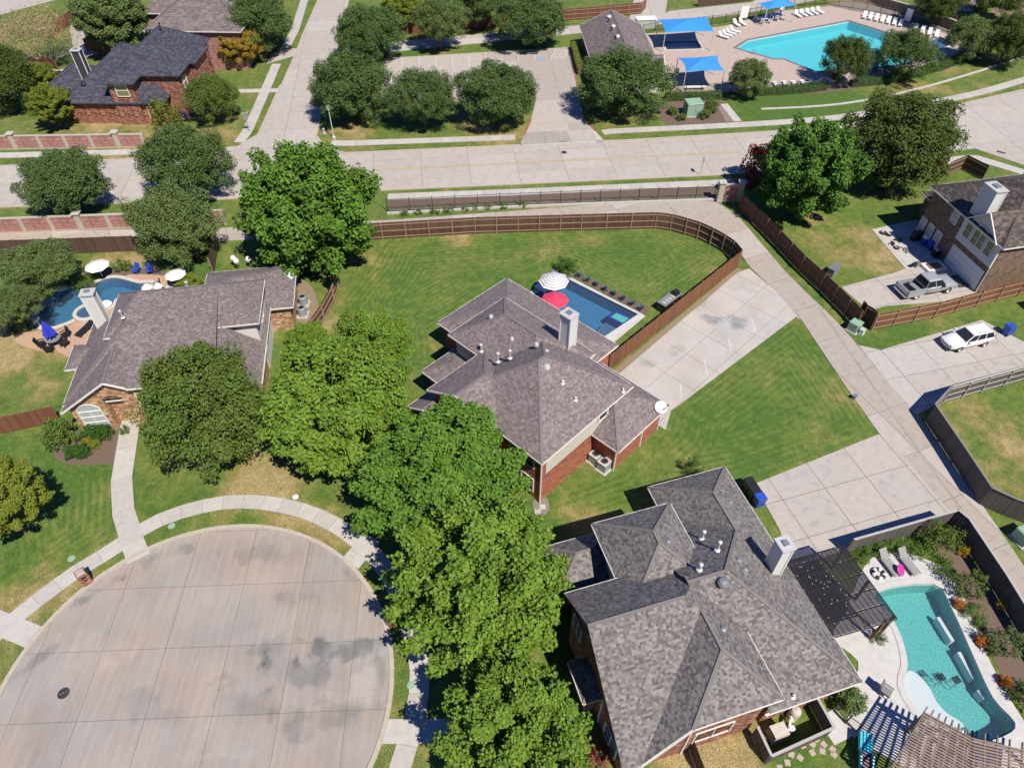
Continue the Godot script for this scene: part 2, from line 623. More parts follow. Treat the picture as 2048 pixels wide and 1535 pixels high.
	plain("panel_smoke", lin(0.026, 0.020, 0.023), 0.2)
	plain("panel_clear", lin(0.13, 0.105, 0.095), 0.16)
	plain("lamp_glass", lin(0.6, 0.62, 0.62), 0.3)
	var paint := plain("paint_car_white", lin(0.80, 0.80, 0.81), 0.35)
	paint.clearcoat_enabled = true
	paint.clearcoat = 0.8
	paint.clearcoat_roughness = 0.08
	var silver := plain("paint_car_silver", lin(0.46, 0.49, 0.53), 0.38, 0.35)
	silver.clearcoat_enabled = true
	silver.clearcoat = 0.8
	silver.clearcoat_roughness = 0.08
	plain("rubber", lin(0.018, 0.018, 0.019), 0.8)
	plain("lamp_red", lin(0.30, 0.015, 0.015), 0.25)
	plain("iron", lin(0.045, 0.042, 0.04), 0.7, 0.2)


# ---------------------------------------------------------------- ground

const G0 := Vector2(-118, -158)
const GS := Vector2(236, 162)

var pool_c := packed([Vector2(5.48, -58.16), Vector2(12.21, -52.45), Vector2(8.52, -49.09), Vector2(1.99, -55.27)])
var pool_d := PackedVector2Array()
var pool_b := PackedVector2Array()
var pool_club := packed([Vector2(36.07, -117.9), Vector2(38.72, -121.01), Vector2(57.94, -129.45), Vector2(66.86, -119.13), Vector2(65.23, -114.7), Vector2(59.83, -111.25), Vector2(46.17, -108.85), Vector2(42.7, -113.54), Vector2(40.88, -113.73)])
var pool_kids := packed([Vector2(24.9, -120.59), Vector2(30.17, -120.8), Vector2(30.45, -117.49), Vector2(24.7, -117.09)])
var pool_lap := packed([Vector2(66.53, -118.72), Vector2(70.78, -122.72), Vector2(71.73, -119.54), Vector2(68.6, -117.49)])
var court := PackedVector2Array()


func lawn_poly_list() -> Array:
	return [
		packed([Vector2(-13.84, -64.86), Vector2(7.32, -66.86), Vector2(15.88, -66.96), Vector2(19.01, -65.8), Vector2(22.26, -62.83), Vector2(23.09, -61.23), Vector2(15.08, -54.18), Vector2(12.89, -52.52), Vector2(5.22, -59.08), Vector2(1.45, -55.97), Vector2(-0.61, -57.02), Vector2(-7.76, -50.2), Vector2(-6.89, -44.86), Vector2(-14.7, -46.14), Vector2(-17.03, -54.64), Vector2(-14.85, -60.36)]),
		packed([Vector2(27.23, -51.79), Vector2(29.19, -43), Vector2(30.1, -37.43), Vector2(18.41, -32.41), Vector2(10.47, -30.93), Vector2(2.42, -28.29), Vector2(2.13, -30.93), Vector2(8.27, -33.51), Vector2(12.89, -38.13), Vector2(13.66, -40.35)]),
		packed([Vector2(-42.05, -37.32), Vector2(-37.36, -37.86), Vector2(-31.21, -34.74), Vector2(-28.69, -27.66), Vector2(-32.84, -22.97), Vector2(-34.08, -21.36)]),
	]


func make_ground() -> void:
	pool_d = smooth_loop([Vector2(24.93, -23.34), Vector2(29.1, -23.98), Vector2(29.6, -22.25), Vector2(29.6, -19), Vector2(29.64, -16.34), Vector2(30.29, -14.85), Vector2(29.42, -14.17), Vector2(27.71, -13.81), Vector2(25.49, -14.17), Vector2(24.75, -15.31), Vector2(24.41, -16.95), Vector2(25.17, -18.36), Vector2(25.47, -20.16), Vector2(25.29, -21.71)], true, 3)
	pool_b = smooth_loop([Vector2(-45.93, -52.37), Vector2(-46.63, -54.41), Vector2(-46.02, -55.82), Vector2(-44.14, -56.69), Vector2(-42.54, -57.1), Vector2(-41.7, -57.92), Vector2(-40.57, -58.16), Vector2(-39.05, -57.67), Vector2(-37.88, -57.26), Vector2(-36.8, -57.34), Vector2(-36.13, -56.61), Vector2(-36.87, -55.42), Vector2(-39.18, -54.95), Vector2(-39.34, -53.72), Vector2(-40.61, -52.97), Vector2(-41.58, -52.37), Vector2(-42.58, -51.35), Vector2(-43.91, -50.56), Vector2(-45.02, -50.92)], true, 3)
	for i in 96:
		var a := TAU * i / 96.0
		court.append(Vector2(-19.6, -16.5) + Vector2(cos(a), sin(a)) * 12.03)
	var w := 1536
	var h := 1054
	var nz := FastNoiseLite.new()
	nz.frequency = 0.045
	nz.fractal_octaves = 4
	nz.seed = 21
	var fine := FastNoiseLite.new()
	fine.frequency = 0.9
	fine.seed = 5
	fine.fractal_octaves = 2
	# dry and worn spots, each with its place, size and strength; negative ones are greener
	var spots := [[Vector2(-45.73, -47.46), 4.5, 0.85], [Vector2(-44.63, -51.64), 3.0, 0.5], [Vector2(-45.59, -48.13), 6.0, 0.7], [Vector2(-40.64, -60.79), 5.0, 0.75], [Vector2(-40.94, -43), 2.2, 0.5], [Vector2(-30.01, -23.53), 4.0, 0.75], [Vector2(-33.79, -23.53), 3.5, 0.7], [Vector2(-31.05, -32.32), 1.2, 0.7],
		[Vector2(-19.97, -32.79), 3.0, 1.0], [Vector2(-17.76, -31.62), 2.0, 0.9], [Vector2(-15.18, -28.29), 4.0, 0.75], [Vector2(-20.54, -29.15), 2.5, 0.5], [Vector2(-16.53, -51.64), 2.6, 0.9], [Vector2(-14.53, -59.93), 2.2, 0.85], [Vector2(-16.54, -54.64), 1.8, 0.7], [Vector2(-5.67, -64.86), 1.6, 0.8], [Vector2(8.57, -65.8), 2.5, 0.5],
		[Vector2(2.95, -61.23), 2.8, 0.6], [Vector2(21.5, -59.08), 1.2, 0.5], [Vector2(29, -42.4), 1.8, 0.75], [Vector2(25.62, -38.4), 1.5, 0.35], [Vector2(12.89, -36.79), 1.0, 0.5], [Vector2(9.95, -32.79), 2.0, 0.4], [Vector2(4.73, -30.03), 2.2, 0.55], [Vector2(36.69, -61.23), 6.0, 0.45], [Vector2(35.55, -67.74), 3.0, 0.9], [Vector2(40.38, -61.23), 2.5, 0.85], [Vector2(39.01, -64.86), 3.0, 0.5],
		[Vector2(40.58, -53.88), 2.0, 0.5], [Vector2(34.1, -48.13), 1.2, -0.7], [Vector2(36.74, -50.2), 2.0, -0.8], [Vector2(36.79, -37.32), 5.0, 0.55], [Vector2(41.05, -36.79), 3.0, 0.8], [Vector2(7.89, -13.89), 1.0, 0.2], [Vector2(12.51, -13.34), 3.0, 1.2], [Vector2(10.95, -12.8), 3.0, 1.2], [Vector2(15.6, -12.8), 2.0, -0.6],
		[Vector2(-51.57, -91.55), 7.0, 0.75], [Vector2(-58.62, -92.27), 5.0, 0.6], [Vector2(-38.81, -89.42), 4.0, 0.8], [Vector2(-38.87, -102.4), 3.0, 0.35], [Vector2(-50.4, -84.97), 6.0, 0.7], [Vector2(-21.47, -89.01), 4.5, 0.8], [Vector2(-1.61, -90.83), 6.0, 0.9], [Vector2(-16.47, -91.55), 3.5, -0.4], [Vector2(-12.31, -117.09), 4.0, 0.5], [Vector2(2.95, -121.22), 4.0, -0.5], [Vector2(-15.32, -115.1), 3.0, -0.7], [Vector2(14.12, -93.74), 3.5, 0.45],
		[Vector2(37.54, -96.77), 7.0, -0.8], [Vector2(43.85, -99.13), 7.0, -0.8], [Vector2(55.02, -102.4), 6.0, 0.4], [Vector2(64.85, -104.95), 8.0, 0.5], [Vector2(62.21, -107.59), 4.0, -0.4], [Vector2(3.3, -73.98), 4.0, 0.45], [Vector2(-9.74, -74.86), 3.0, 0.4], [Vector2(-61.85, -84.71), 6.0, -0.3], [Vector2(73.88, -130.15), 10.0, 0.4], [Vector2(82.06, -125.57), 10.0, 0.4], [Vector2(-65.75, -93), 8.0, 0.1],
		[Vector2(-18.33, -46.14), 3.0, -0.5], [Vector2(-12.68, -51.64), 5.0, -0.2], [Vector2(12.11, -63.01), 4.0, -0.3], [Vector2(19.8, -38.4), 4.0, -0.35], [Vector2(26.88, -48.81), 3.0, -0.2], [Vector2(-34.74, -32.79), 4.0, -0.45], [Vector2(-23.68, -30.93), 2.0, -0.3], [Vector2(24.05, -28.29), 2.0, -0.6], [Vector2(-32.76, -59.08), 2.0, -0.9], [Vector2(35.88, -58.83), 2.0, -0.5], [Vector2(8.68, -31.85), 1.6, -0.3]]
	var lawns := lawn_poly_list()
	var boxes := []
	for p in lawns:
		var r := Rect2(p[0], Vector2.ZERO)
		for q in p:
			r = r.expand(q)
		boxes.append(r)
	# gather the dryness of the spots on a coarse grid first
	var cw := 192
	var ch := 132
	var coarse := PackedFloat32Array()
	coarse.resize(cw * ch)
	for s in spots:
		var c: Vector2 = s[0]
		var rad: float = s[1]
		var amt: float = s[2]
		var i0 := maxi(0, int((c.x - rad * 1.6 - G0.x) / GS.x * cw))
		var i1 := mini(cw - 1, int((c.x + rad * 1.6 - G0.x) / GS.x * cw) + 1)
		var j0 := maxi(0, int((c.y - rad * 1.6 - G0.y) / GS.y * ch))
		var j1 := mini(ch - 1, int((c.y + rad * 1.6 - G0.y) / GS.y * ch) + 1)
		for j in range(j0, j1 + 1):
			for i in range(i0, i1 + 1):
				var p := G0 + Vector2((i + 0.5) / cw * GS.x, (j + 0.5) / ch * GS.y)
				var d := p.distance_to(c) / rad
				coarse[j * cw + i] += amt * clampf(1.25 - d, 0.0, 1.0)
	var data := PackedByteArray()
	data.resize(w * h * 3)
	var lush := Vector3(0.086, 0.178, 0.020)
	var green := Vector3(0.145, 0.212, 0.033)
	var dry := Vector3(0.30, 0.262, 0.088)
	var straw := Vector3(0.42, 0.33, 0.16)
	for j in h:
		var z := G0.y + (j + 0.5) / h * GS.y
		var fj := clampf((z - G0.y) / GS.y * ch - 0.5, 0.0, ch - 1.001)
		var cj := int(fj)
		for i in w:
			var x := G0.x + (i + 0.5) / w * GS.x
			var fi := clampf((x - G0.x) / GS.x * cw - 0.5, 0.0, cw - 1.001)
			var ci := int(fi)
			var k := cj * cw + ci
			var a := lerpf(coarse[k], coarse[k + 1], fi - ci)
			var b := lerpf(coarse[k + cw], coarse[k + cw + 1], fi - ci)
			var n := nz.get_noise_2d(x * 4.0, z * 4.0)
			var f := fine.get_noise_2d(x, z)
			var d := 0.20 + lerpf(a, b, fj - cj) * (0.75 + n * 0.9) + n * 0.42 + f * 0.22
			var p := Vector2(x, z)
			var mown := 0.0
			for q in 3:
				if boxes[q].has_point(p) and inside(p, lawns[q]):
					var near := 1e9
					var poly: PackedVector2Array = lawns[q]
					for e in poly.size():
						near = minf(near, p.distance_squared_to(Geometry2D.get_closest_point_to_segment(p, poly[e], poly[(e + 1) % poly.size()])))
					near = sqrt(near)
					mown = sin(near * 11.0 + n * 1.5) * (0.7 + 0.9 * nz.get_noise_2d(z * 3.0, x * 3.0))
					d += 0.17 * mown - 0.10
			var c: Vector3
			if d < 0.25:
				c = lush.lerp(green, clampf(d / 0.25 + 0.35, 0.0, 1.0))
			elif d < 0.7:
				c = green.lerp(dry, (d - 0.25) / 0.45)
			else:
				c = dry.lerp(straw, clampf((d - 0.7) / 0.5, 0.0, 1.0))
			c *= 1.0 + f * 0.14 + mown * 0.07 + (rng.randf() - 0.5) * 0.34
			var o := (j * w + i) * 3
			data[o] = int(clampf(pow(c.x, 0.4545), 0, 1) * 255)
			data[o + 1] = int(clampf(pow(c.y, 0.4545), 0, 1) * 255)
			data[o + 2] = int(clampf(pow(c.z, 0.4545), 0, 1) * 255)
	var turf := plain("turf", Color.WHITE, 0.95)
	turf.albedo_texture = ImageTexture.create_from_image(Image.create_from_data(w, h, false, Image.FORMAT_RGB8, data))
	turf.detail_enabled = true
	turf.detail_blend_mode = BaseMaterial3D.BLEND_MODE_MUL
	turf.detail_albedo = noise_tex(0.05, [[0.0, grey(0.5)], [0.4, grey(0.82)], [0.62, Color(0.98, 0.98, 0.92)], [1.0, grey(1.0)]], 1024, FastNoiseLite.TYPE_SIMPLEX, 3, 31)
	turf.detail_uv_layer = BaseMaterial3D.DETAIL_UV_2
	turf.uv2_triplanar = true
	turf.uv2_world_triplanar = true
	turf.uv2_scale = Vector3.ONE / 6.5
	var outline := PackedVector2Array([Vector2(-330, -420), Vector2(330, -420), Vector2(330, 140), Vector2(-330, 140)])
	var s := begin()
	for poly in cut_out(outline, [pool_b, pool_c, pool_d, pool_club, pool_kids, pool_lap]):
		var ix := Geometry2D.triangulate_polygon(poly)
		for i in range(0, ix.size(), 3):
			var t := [poly[ix[i]], poly[ix[i + 1]], poly[ix[i + 2]]]
			if (t[1] - t[0]).cross(t[2] - t[0]) < 0:
				t.reverse()
			for p in t:
				s.set_uv((p - G0) / GS)
				s.add_vertex(v3(p, 0))
	var o := part("ground", done(s), turf, self)
	o.set_meta("kind", "structure")


# ---------------------------------------------------------------- paving

# an area of slabs divided by joints: each slab is a piece of its own over a dark bed
func paving(called: String, outline: PackedVector2Array, origin: Vector2, angle: float, cell: Vector2, mats: Array, y: float, bed := "joint", gap := 0.035, holes := []) -> Node3D:
	var o := structure(called)
	var pieces: Array = cut_out(outline, holes) if holes.size() else [outline]
	for p in pieces:
		part("bed", slab_mesh(p, y - 0.012, y - 0.05), M[bed], o)
	var ex := Vector2(cos(angle), sin(angle))
	var ey := Vector2(-sin(angle), cos(angle))
	var lo := Vector2(1e9, 1e9)
	var hi := -lo
	for p in outline:
		var q := Vector2((p - origin).dot(ex) / cell.x, (p - origin).dot(ey) / cell.y)
		lo = lo.min(q)
		hi = hi.max(q)
	var g := Vector2(gap, gap) * 0.5 / cell
	for j in range(floori(lo.y), ceili(hi.y)):
		for i in range(floori(lo.x), ceili(hi.x)):
			var c := PackedVector2Array()
			for k in [Vector2(i + g.x, j + g.y), Vector2(i + 1 - g.x, j + g.y), Vector2(i + 1 - g.x, j + 1 - g.y), Vector2(i + g.x, j + 1 - g.y)]:
				c.append(origin + ex * k.x * cell.x + ey * k.y * cell.y)
			for p in pieces:
				for q in Geometry2D.intersect_polygons(c, p):
					var area := 0.0
					for k in q.size():
						area += q[k].cross(q[(k + 1) % q.size()]) * 0.5
					if absf(area) > 0.05:
						part("slab", slab_mesh(q, y + rng.randf_range(-0.0015, 0.0015), y - 0.03), M[mats[rng.randi() % mats.size()]], o)
	return o


# a footpath of slabs along a line
func footpath(called: String, pts: Array, width: float, step: float, mats: Array, y: float, curved := true) -> Node3D:
	var o := structure(called)
	var line := smooth_loop(pts, false, 8) if curved else packed(pts)
	var walked := PackedVector2Array([line[0]])
	var left := step
	for i in line.size() - 1:
		var a := line[i]
		var b := line[i + 1]
		while a.distance_to(b) > left:
			a = a.move_toward(b, left)
			walked.append(a)
			left = step
		left -= a.distance_to(b)
	walked.append(line[-1])
	if walked[-1].distance_to(walked[-2]) < 0.15:
		walked.remove_at(walked.size() - 2)
	var bed := begin()
	var edge := []
	for i in walked.size():
		var d := (walked[mini(i + 1, walked.size() - 1)] - walked[maxi(i - 1, 0)]).normalized()
		var n := Vector2(-d.y, d.x) * width * 0.5
		edge.append([walked[i] + n, walked[i] - n, d])
	for i in walked.size() - 1:
		var a: Array = edge[i]
		var b: Array = edge[i + 1]
		var k := 0.012
		slab_into(bed, packed([a[0], a[1], b[1], b[0]]), y - 0.012, y - 0.05)
		part("slab", slab_mesh(packed([a[0] + a[2] * k, a[1] + a[2] * k, b[1] - b[2] * k, b[0] - b[2] * k]), y + rng.randf_range(-0.002, 0.002), y - 0.03), M[mats[rng.randi() % mats.size()]], o)
	part("bed", done(bed), M.joint_pale, o)
	return o


# a kerb: a raised edge with a sloping front, following a line
func kerb(pts: PackedVector2Array, width: float, height: float, m := "kerb_concrete") -> void:
	var s := begin()
	for i in pts.size() - 1:
		var d := (pts[i + 1] - pts[i]).normalized()
		var n := Vector2(-d.y, d.x) * width * 0.5
		var e := d * 0.02
		slab_into(s, packed([pts[i] - e + n, pts[i + 1] + e + n, pts[i + 1] + e - n, pts[i] - e - n]), height + 0.0004 * (i % 5), -0.02)
	var o := part("kerb", done(s), M[m], self)
	o.set_meta("kind", "structure")


func marking(called: String, pts: Array, y: float, m: String) -> void:
	var o := part(called, slab_mesh(packed(pts), y, y - 0.003), M[m], self)
	o.set_meta("kind", "structure")


func stripe(called: String, a: Vector2, b: Vector2, w: float, y: float, m: String) -> void:
	var n := (b - a).normalized().orthogonal() * w * 0.5
	marking(called, [a + n, b + n, b - n, a - n], y, m)


func bed_patch(called: String, pts: Array, m: String, y := 0.02, curved := true) -> void:
	var o := part(called, slab_mesh(smooth_loop(pts, true, 4) if curved else packed(pts), y, -0.02), M[m], self)
	o.set_meta("kind", "structure")


func make_paving() -> void:
	# the round end of the street, with the street running off towards the viewer
	var round_end := PackedVector2Array()
	var throat := packed([Vector2(-31.6, -16.5), Vector2(-40, 14), Vector2(-26, 16), Vector2(-12, -7)])
	round_end = Geometry2D.merge_polygons(court, throat)[0]
	paving("cul_de_sac", round_end, Vector2(-18.53, -23.95), deg_to_rad(-2.3), Vector2(4.05, 4.35), ["court_concrete", "court_concrete_warm", "court_concrete", "court_concrete_dull", "court_concrete_warm", "court_concrete_blue"], 0.03, "joint", 0.026)
	var rim := PackedVector2Array()
	for i in 88:
		var a := deg_to_rad(-208 + i * 3.0)
		rim.append(Vector2(-19.6, -16.5) + Vector2(cos(a), sin(a)) * 12.1)
	kerb(rim, 0.3, 0.13)
	footpath("sidewalk", [Vector2(-34.83, -19), Vector2(-33.7, -20.6), Vector2(-32.55, -22.36), Vector2(-30.58, -24.85), Vector2(-28.66, -26.68), Vector2(-26.71, -28.76), Vector2(-24.17, -30.08), Vector2(-20.99, -30.79), Vector2(-17.51, -30.48), Vector2(-14.29, -29.41), Vector2(-11.41, -27.62), Vector2(-9.14, -25.44), Vector2(-7.44, -22.79), Vector2(-6.23, -19.66), Vector2(-5.77, -17.41), Vector2(-5.92, -15.02), Vector2(-6.48, -12.4), Vector2(-7.08, -10.24)], 1.25, 1.5, ["walk_concrete", "walk_concrete_pale"], 0.05)
	footpath("front_path", [Vector2(-31.94, -39.06), Vector2(-31.11, -35.76), Vector2(-30.35, -32.79), Vector2(-29.18, -30.03), Vector2(-27.7, -27.66), Vector2(-26.49, -25.91)], 1.55, 3.2, ["walk_concrete_pale", "walk_concrete"], 0.056)
	footpath("front_path", [Vector2(-10.14, -27.66), Vector2(-11.44, -25.52)], 1.5, 1.6, ["walk_concrete_pale"], 0.056, false)
	footpath("front_path", [Vector2(-35.17, -21.54), Vector2(-32.39, -20.6), Vector2(-31.2, -20.16)], 1.5, 2.0, ["walk_concrete_pale"], 0.056, false)
	footpath("front_path", [Vector2(4.11, -15.02), Vector2(-3.71, -14.39), Vector2(-7.74, -14.39)], 1.4, 2.4, ["walk_concrete_pale"], 0.056, false)
	# the main road and the side street that meets it
	var road := packed([Vector2(-87.05, -70.26), Vector2(-59.06, -71.4), Vector2(-44.96, -72.25), Vector2(-33.58, -73.11), Vector2(-14.81, -75.08), Vector2(-0.24, -76.32), Vector2(24.83, -78.52), Vector2(29.22, -79), Vector2(42.13, -80.93), Vector2(56.04, -84.33), Vector2(59.59, -85.11), Vector2(63.82, -80.93), Vector2(78.94, -70.77), Vector2(105.08, -99.13), Vector2(98.38, -111.25), Vector2(74.36, -102.06), Vector2(62.61, -97.39), Vector2(45.77, -91.98), Vector2(34.33, -89.56), Vector2(14.11, -87.09), Vector2(1.04, -85.89), Vector2(-21.28, -83.81), Vector2(-24.07, -85.11), Vector2(-25.87, -88.46), Vector2(-26.3, -93.59), Vector2(-29.72, -140.08), Vector2(-31.21, -163.71), Vector2(-37.88, -163.71), Vector2(-35.28, -140.08), Vector2(-34.76, -124.91), Vector2(-33.99, -102.73), Vector2(-33.52, -88.73), Vector2(-35.22, -85.89), Vector2(-47.54, -82.42), Vector2(-63.63, -80.56), Vector2(-93.19, -78.52)])
	paving("main_road", road, Vector2(0.8, -79.12), deg_to_rad(-7.0), Vector2(5.9, 4.96), ["road_concrete", "road_concrete_pale", "road_concrete", "road_concrete_grey"], 0.03)
	for q in [[Vector2(-59.06, -71.4), Vector2(-44.96, -72.25), Vector2(-33.58, -73.11), Vector2(-14.81, -75.08), Vector2(-0.24, -76.32), Vector2(24.83, -78.52), Vector2(29.22, -79)], [Vector2(11.81, -86.96), Vector2(14.11, -87.09), Vector2(34.33, -89.56), Vector2(45.77, -91.98), Vector2(62.61, -97.39), Vector2(74.53, -102.4)], [Vector2(-21.28, -83.81), Vector2(1.04, -85.89)], [Vector2(-35.28, -140.08), Vector2(-34.76, -124.91), Vector2(-34.19, -114.7)], [Vector2(-34.01, -104.09), Vector2(-33.99, -102.73), Vector2(-33.52, -88.73), Vector2(-35.22, -85.89)], [Vector2(-63.63, -80.56), Vector2(-47.54, -82.42)], [Vector2(-26.3, -93.59), Vector2(-25.87, -88.46), Vector2(-24.07, -85.11), Vector2(-21.28, -83.81)]]:
		kerb(packed(q), 0.3, 0.12)
	stripe("lane_line", Vector2(-17.23, -79.78), Vector2(29.3, -84.33), 0.13, 0.037, "paint_yellow")
	stripe("lane_line", Vector2(-17.19, -79.5), Vector2(29.24, -84.07), 0.13, 0.037, "paint_yellow")
	stripe("lane_line", Vector2(-67.15, -75.64), Vector2(-35.64, -78.29), 0.13, 0.037, "paint_yellow")
	paving("street_ramp", packed([Vector2(-37.95, -111.63), Vector2(-34.19, -114.7), Vector2(-34.22, -117.49), Vector2(-35.91, -117.9), Vector2(-37.92, -115.49)]), Vector2(-36.64, -115.1), 0.3, Vector2(4, 4), ["drive_concrete_warm"], 0.05)
	footpath("sidewalk", [Vector2(-38.63, -148.29), Vector2(-36.49, -125.57), Vector2(-36.38, -117.49)], 1.4, 1.6, ["walk_concrete"], 0.05, false)
	footpath("sidewalk", [Vector2(-36.4, -111.63), Vector2(-35.68, -98.33), Vector2(-35.27, -89.84), Vector2(-35.56, -86.69)], 1.4, 1.6, ["walk_concrete", "walk_concrete_pale"], 0.05, false)
	footpath("front_path", [Vector2(-42.36, -101.9), Vector2(-34.1, -102.23)], 1.2, 1.8, ["walk_concrete_pale"], 0.055, false)
	footpath("sidewalk", [Vector2(-77.17, -82.42), Vector2(-65, -83.3), Vector2(-47.87, -84.2)], 1.4, 1.6, ["walk_concrete", "walk_concrete_pale"], 0.05, false)
	footpath("sidewalk", [Vector2(-23.55, -86.56), Vector2(-21.71, -86.43), Vector2(0.39, -88.04)], 1.4, 1.6, ["walk_concrete_pale", "walk_concrete"], 0.05, false)
	footpath("sidewalk", [Vector2(12.03, -89.42), Vector2(14.4, -89.84), Vector2(34.97, -92.12), Vector2(45.76, -94.03), Vector2(58.29, -97.86), Vector2(67.75, -101.57), Vector2(76.24, -105.82), Vector2(92.31, -114.12)], 1.4, 1.6, ["walk_concrete_pale", "walk_concrete"], 0.05)
	footpath("sidewalk", [Vector2(-14.62, -73.54), Vector2(-0.24, -74.53), Vector2(24.76, -76.66), Vector2(26.92, -76.89)], 1.4, 1.6, ["walk_concrete_pale", "walk_concrete"], 0.05, false)
	footpath("mow_strip", [Vector2(34.77, -96.31), Vector2(43.28, -97.23), Vector2(51.03, -99.29), Vector2(60.53, -103.41), Vector2(70.15, -108.49), Vector2(81.82, -115.1)], 0.5, 3.0, ["walk_concrete_pale"], 0.05)
	footpath("sidewalk", [Vector2(52.98, -81.54), Vector2(58.55, -82.79), Vector2(62.91, -79.12)], 1.5, 2.0, ["walk_concrete_pale"], 0.056, false)
	footpath("front_path", [Vector2(29.92, -97.86), Vector2(30.73, -92.56)], 1.1, 1.5, ["walk_concrete_pale"], 0.055, false)
	# car park of the pool
	var lot := packed([Vector2(-19.87, -113.54), Vector2(9.32, -117.9), Vector2(9.65, -100.75), Vector2(9.87, -93.74), Vector2(11.33, -89.01), Vector2(1.38, -87.91), Vector2(2.59, -93), Vector2(3.42, -99.13), Vector2(-18.67, -98.18)])
	paving("car_park", lot, Vector2(5.93, -113.15), deg_to_rad(-4.5), Vector2(5.2, 7.0), ["drive_concrete_warm", "alley_concrete"], 0.034, "joint_pale")
	paving("drive_apron", packed([Vector2(0.91, -85.76), Vector2(1.73, -89.28), Vector2(10.91, -90.41), Vector2(12.13, -86.83)]), Vector2(1.17, -86.03), deg_to_rad(-7), Vector2(3.3, 4.0), ["court_concrete_blue", "walk_concrete_pale", "road_concrete_grey"], 0.04)
	for q in [[Vector2(9.32, -117.9), Vector2(9.65, -100.75), Vector2(9.87, -93.74), Vector2(11.07, -89.84)], [Vector2(2.59, -93), Vector2(1.72, -89.01)]]:
		kerb(packed(q), 0.16, 0.12, "red_kerb")
	kerb(packed([Vector2(-19.87, -113.54), Vector2(9.32, -117.9)]), 0.2, 0.12)
	for i in 10:
		stripe("parking_line", Vector2(-19.71, -113.54).lerp(Vector2(3.51, -116.89), i / 9.0), Vector2(-19.24, -108.49).lerp(Vector2(3.58, -112.77), i / 9.0), 0.11, 0.041, "paint_white")
		if i < 9:
			stripe("parking_line", Vector2(-17.84, -98.33).lerp(Vector2(2.57, -99.45), i / 8.0), Vector2(-18.2, -102.4).lerp(Vector2(2.49, -103.41), i / 8.0), 0.11, 0.041, "paint_white")
	for i in 6:
		stripe("parking_line", Vector2(6, -112.96).lerp(Vector2(8.45, -113.54), i / 5.0), Vector2(6.25, -117.49).lerp(Vector2(8.98, -117.49), minf(1.0, i / 5.0 + 0.3)), 0.11, 0.041 + i * 0.0004, "paint_white")
	marking("parking_symbol", [Vector2(3.82, -113.15), Vector2(5.31, -113.34), Vector2(5.19, -114.51), Vector2(3.93, -114.31)], 0.041, "paint_blue")
	# the alley behind the gardens, bending between the fences
	var alley := packed([Vector2(-83.18, -65.04), Vector2(-56.55, -66.38), Vector2(-32.47, -67.15), Vector2(-13.76, -68.73), Vector2(-1.37, -70.36), Vector2(10.2, -71.93), Vector2(20.77, -72.78), Vector2(23.74, -72.46), Vector2(25.65, -69.75), Vector2(26.72, -65.42), Vector2(28.28, -59.34), Vector2(29.47, -55.9), Vector2(30.93, -52.08), Vector2(31.73, -49.36), Vector2(33.14, -43), Vector2(34.21, -39.62), Vector2(34.83, -34.64), Vector2(35.47, -30.66), Vector2(35.85, -27.66), Vector2(36.15, -24.66), Vector2(37.67, -15.6), Vector2(34.27, -13.89), Vector2(33.95, -21.08), Vector2(33.53, -24.66), Vector2(33.04, -29.15), Vector2(32.31, -31.62), Vector2(30.22, -37.54), Vector2(29.19, -43), Vector2(27.81, -51.79), Vector2(26.34, -56.21), Vector2(24.88, -59.85), Vector2(24.34, -62.56), Vector2(23.82, -64.67), Vector2(22.46, -66.57), Vector2(19.9, -67.74), Vector2(16.66, -68.53), Vector2(7.06, -68.04), Vector2(-13.45, -66.18), Vector2(-31.77, -64.67), Vector2(-55.33, -63.93), Vector2(-81.33, -62.56)])
	paving("alley", alley, Vector2(27.61, -48.13), deg_to_rad(-22), Vector2(6.0, 4.5), ["alley_concrete", "alley_concrete_warm", "alley_concrete", "drive_concrete_warm"], 0.036)
	stripe("alley_gutter", Vector2(30.05, -53.5), Vector2(31.79, -41.69), 0.22, 0.042, "court_concrete_dull")
	stripe("alley_gutter", Vector2(31.81, -41.51), Vector2(34.36, -26.43), 0.2, 0.042, "court_concrete_dull")
	stripe("alley_gutter", Vector2(34.34, -26.31), Vector2(34.6, -19.66), 0.2, 0.042, "court_concrete_dull")
	# driveways
	paving("driveway", packed([Vector2(9.52, -44.36), Vector2(23.23, -59), Vector2(24.65, -59.76), Vector2(26.48, -55.97), Vector2(27.8, -51.57), Vector2(27.41, -52.08), Vector2(13.47, -39.96), Vector2(12.69, -37.86), Vector2(10.13, -40.35), Vector2(8.74, -43.61)]), Vector2(13.47, -39.96), deg_to_rad(-45.5), Vector2(3.35, 3.1), ["pool_drive_concrete"], 0.044, "joint", 0.03)
	bed_patch("turf_strip", [Vector2(9.02, -44.73), Vector2(23.54, -59.93), Vector2(23.84, -59.42), Vector2(9.58, -44.11)], "bare_soil", 0.015, false)
	for a in [[Vector2(23.08, -51.93), Vector2(22.9, -49.92)], [Vector2(20.26, -49.09), Vector2(20.11, -47.26)], [Vector2(17.48, -46.2), Vector2(17.35, -44.36)], [Vector2(14.77, -43.24), Vector2(14.61, -41.51)]]:
		stripe("drive_line", a[0], a[1], 0.13, 0.05, "paint_white")
	paving("driveway", packed([Vector2(18.72, -32.41), Vector2(30.18, -37.43), Vector2(31.02, -36.17), Vector2(32.31, -31.62), Vector2(33.04, -29.15), Vector2(30.46, -28.72), Vector2(24.31, -26.84), Vector2(19.51, -25.05), Vector2(19.65, -28.29)]), Vector2(30.18, -37.43), deg_to_rad(-17), Vector2(3.7, 3.4), ["drive_concrete", "drive_concrete_warm", "drive_concrete"], 0.044, "joint", 0.04)
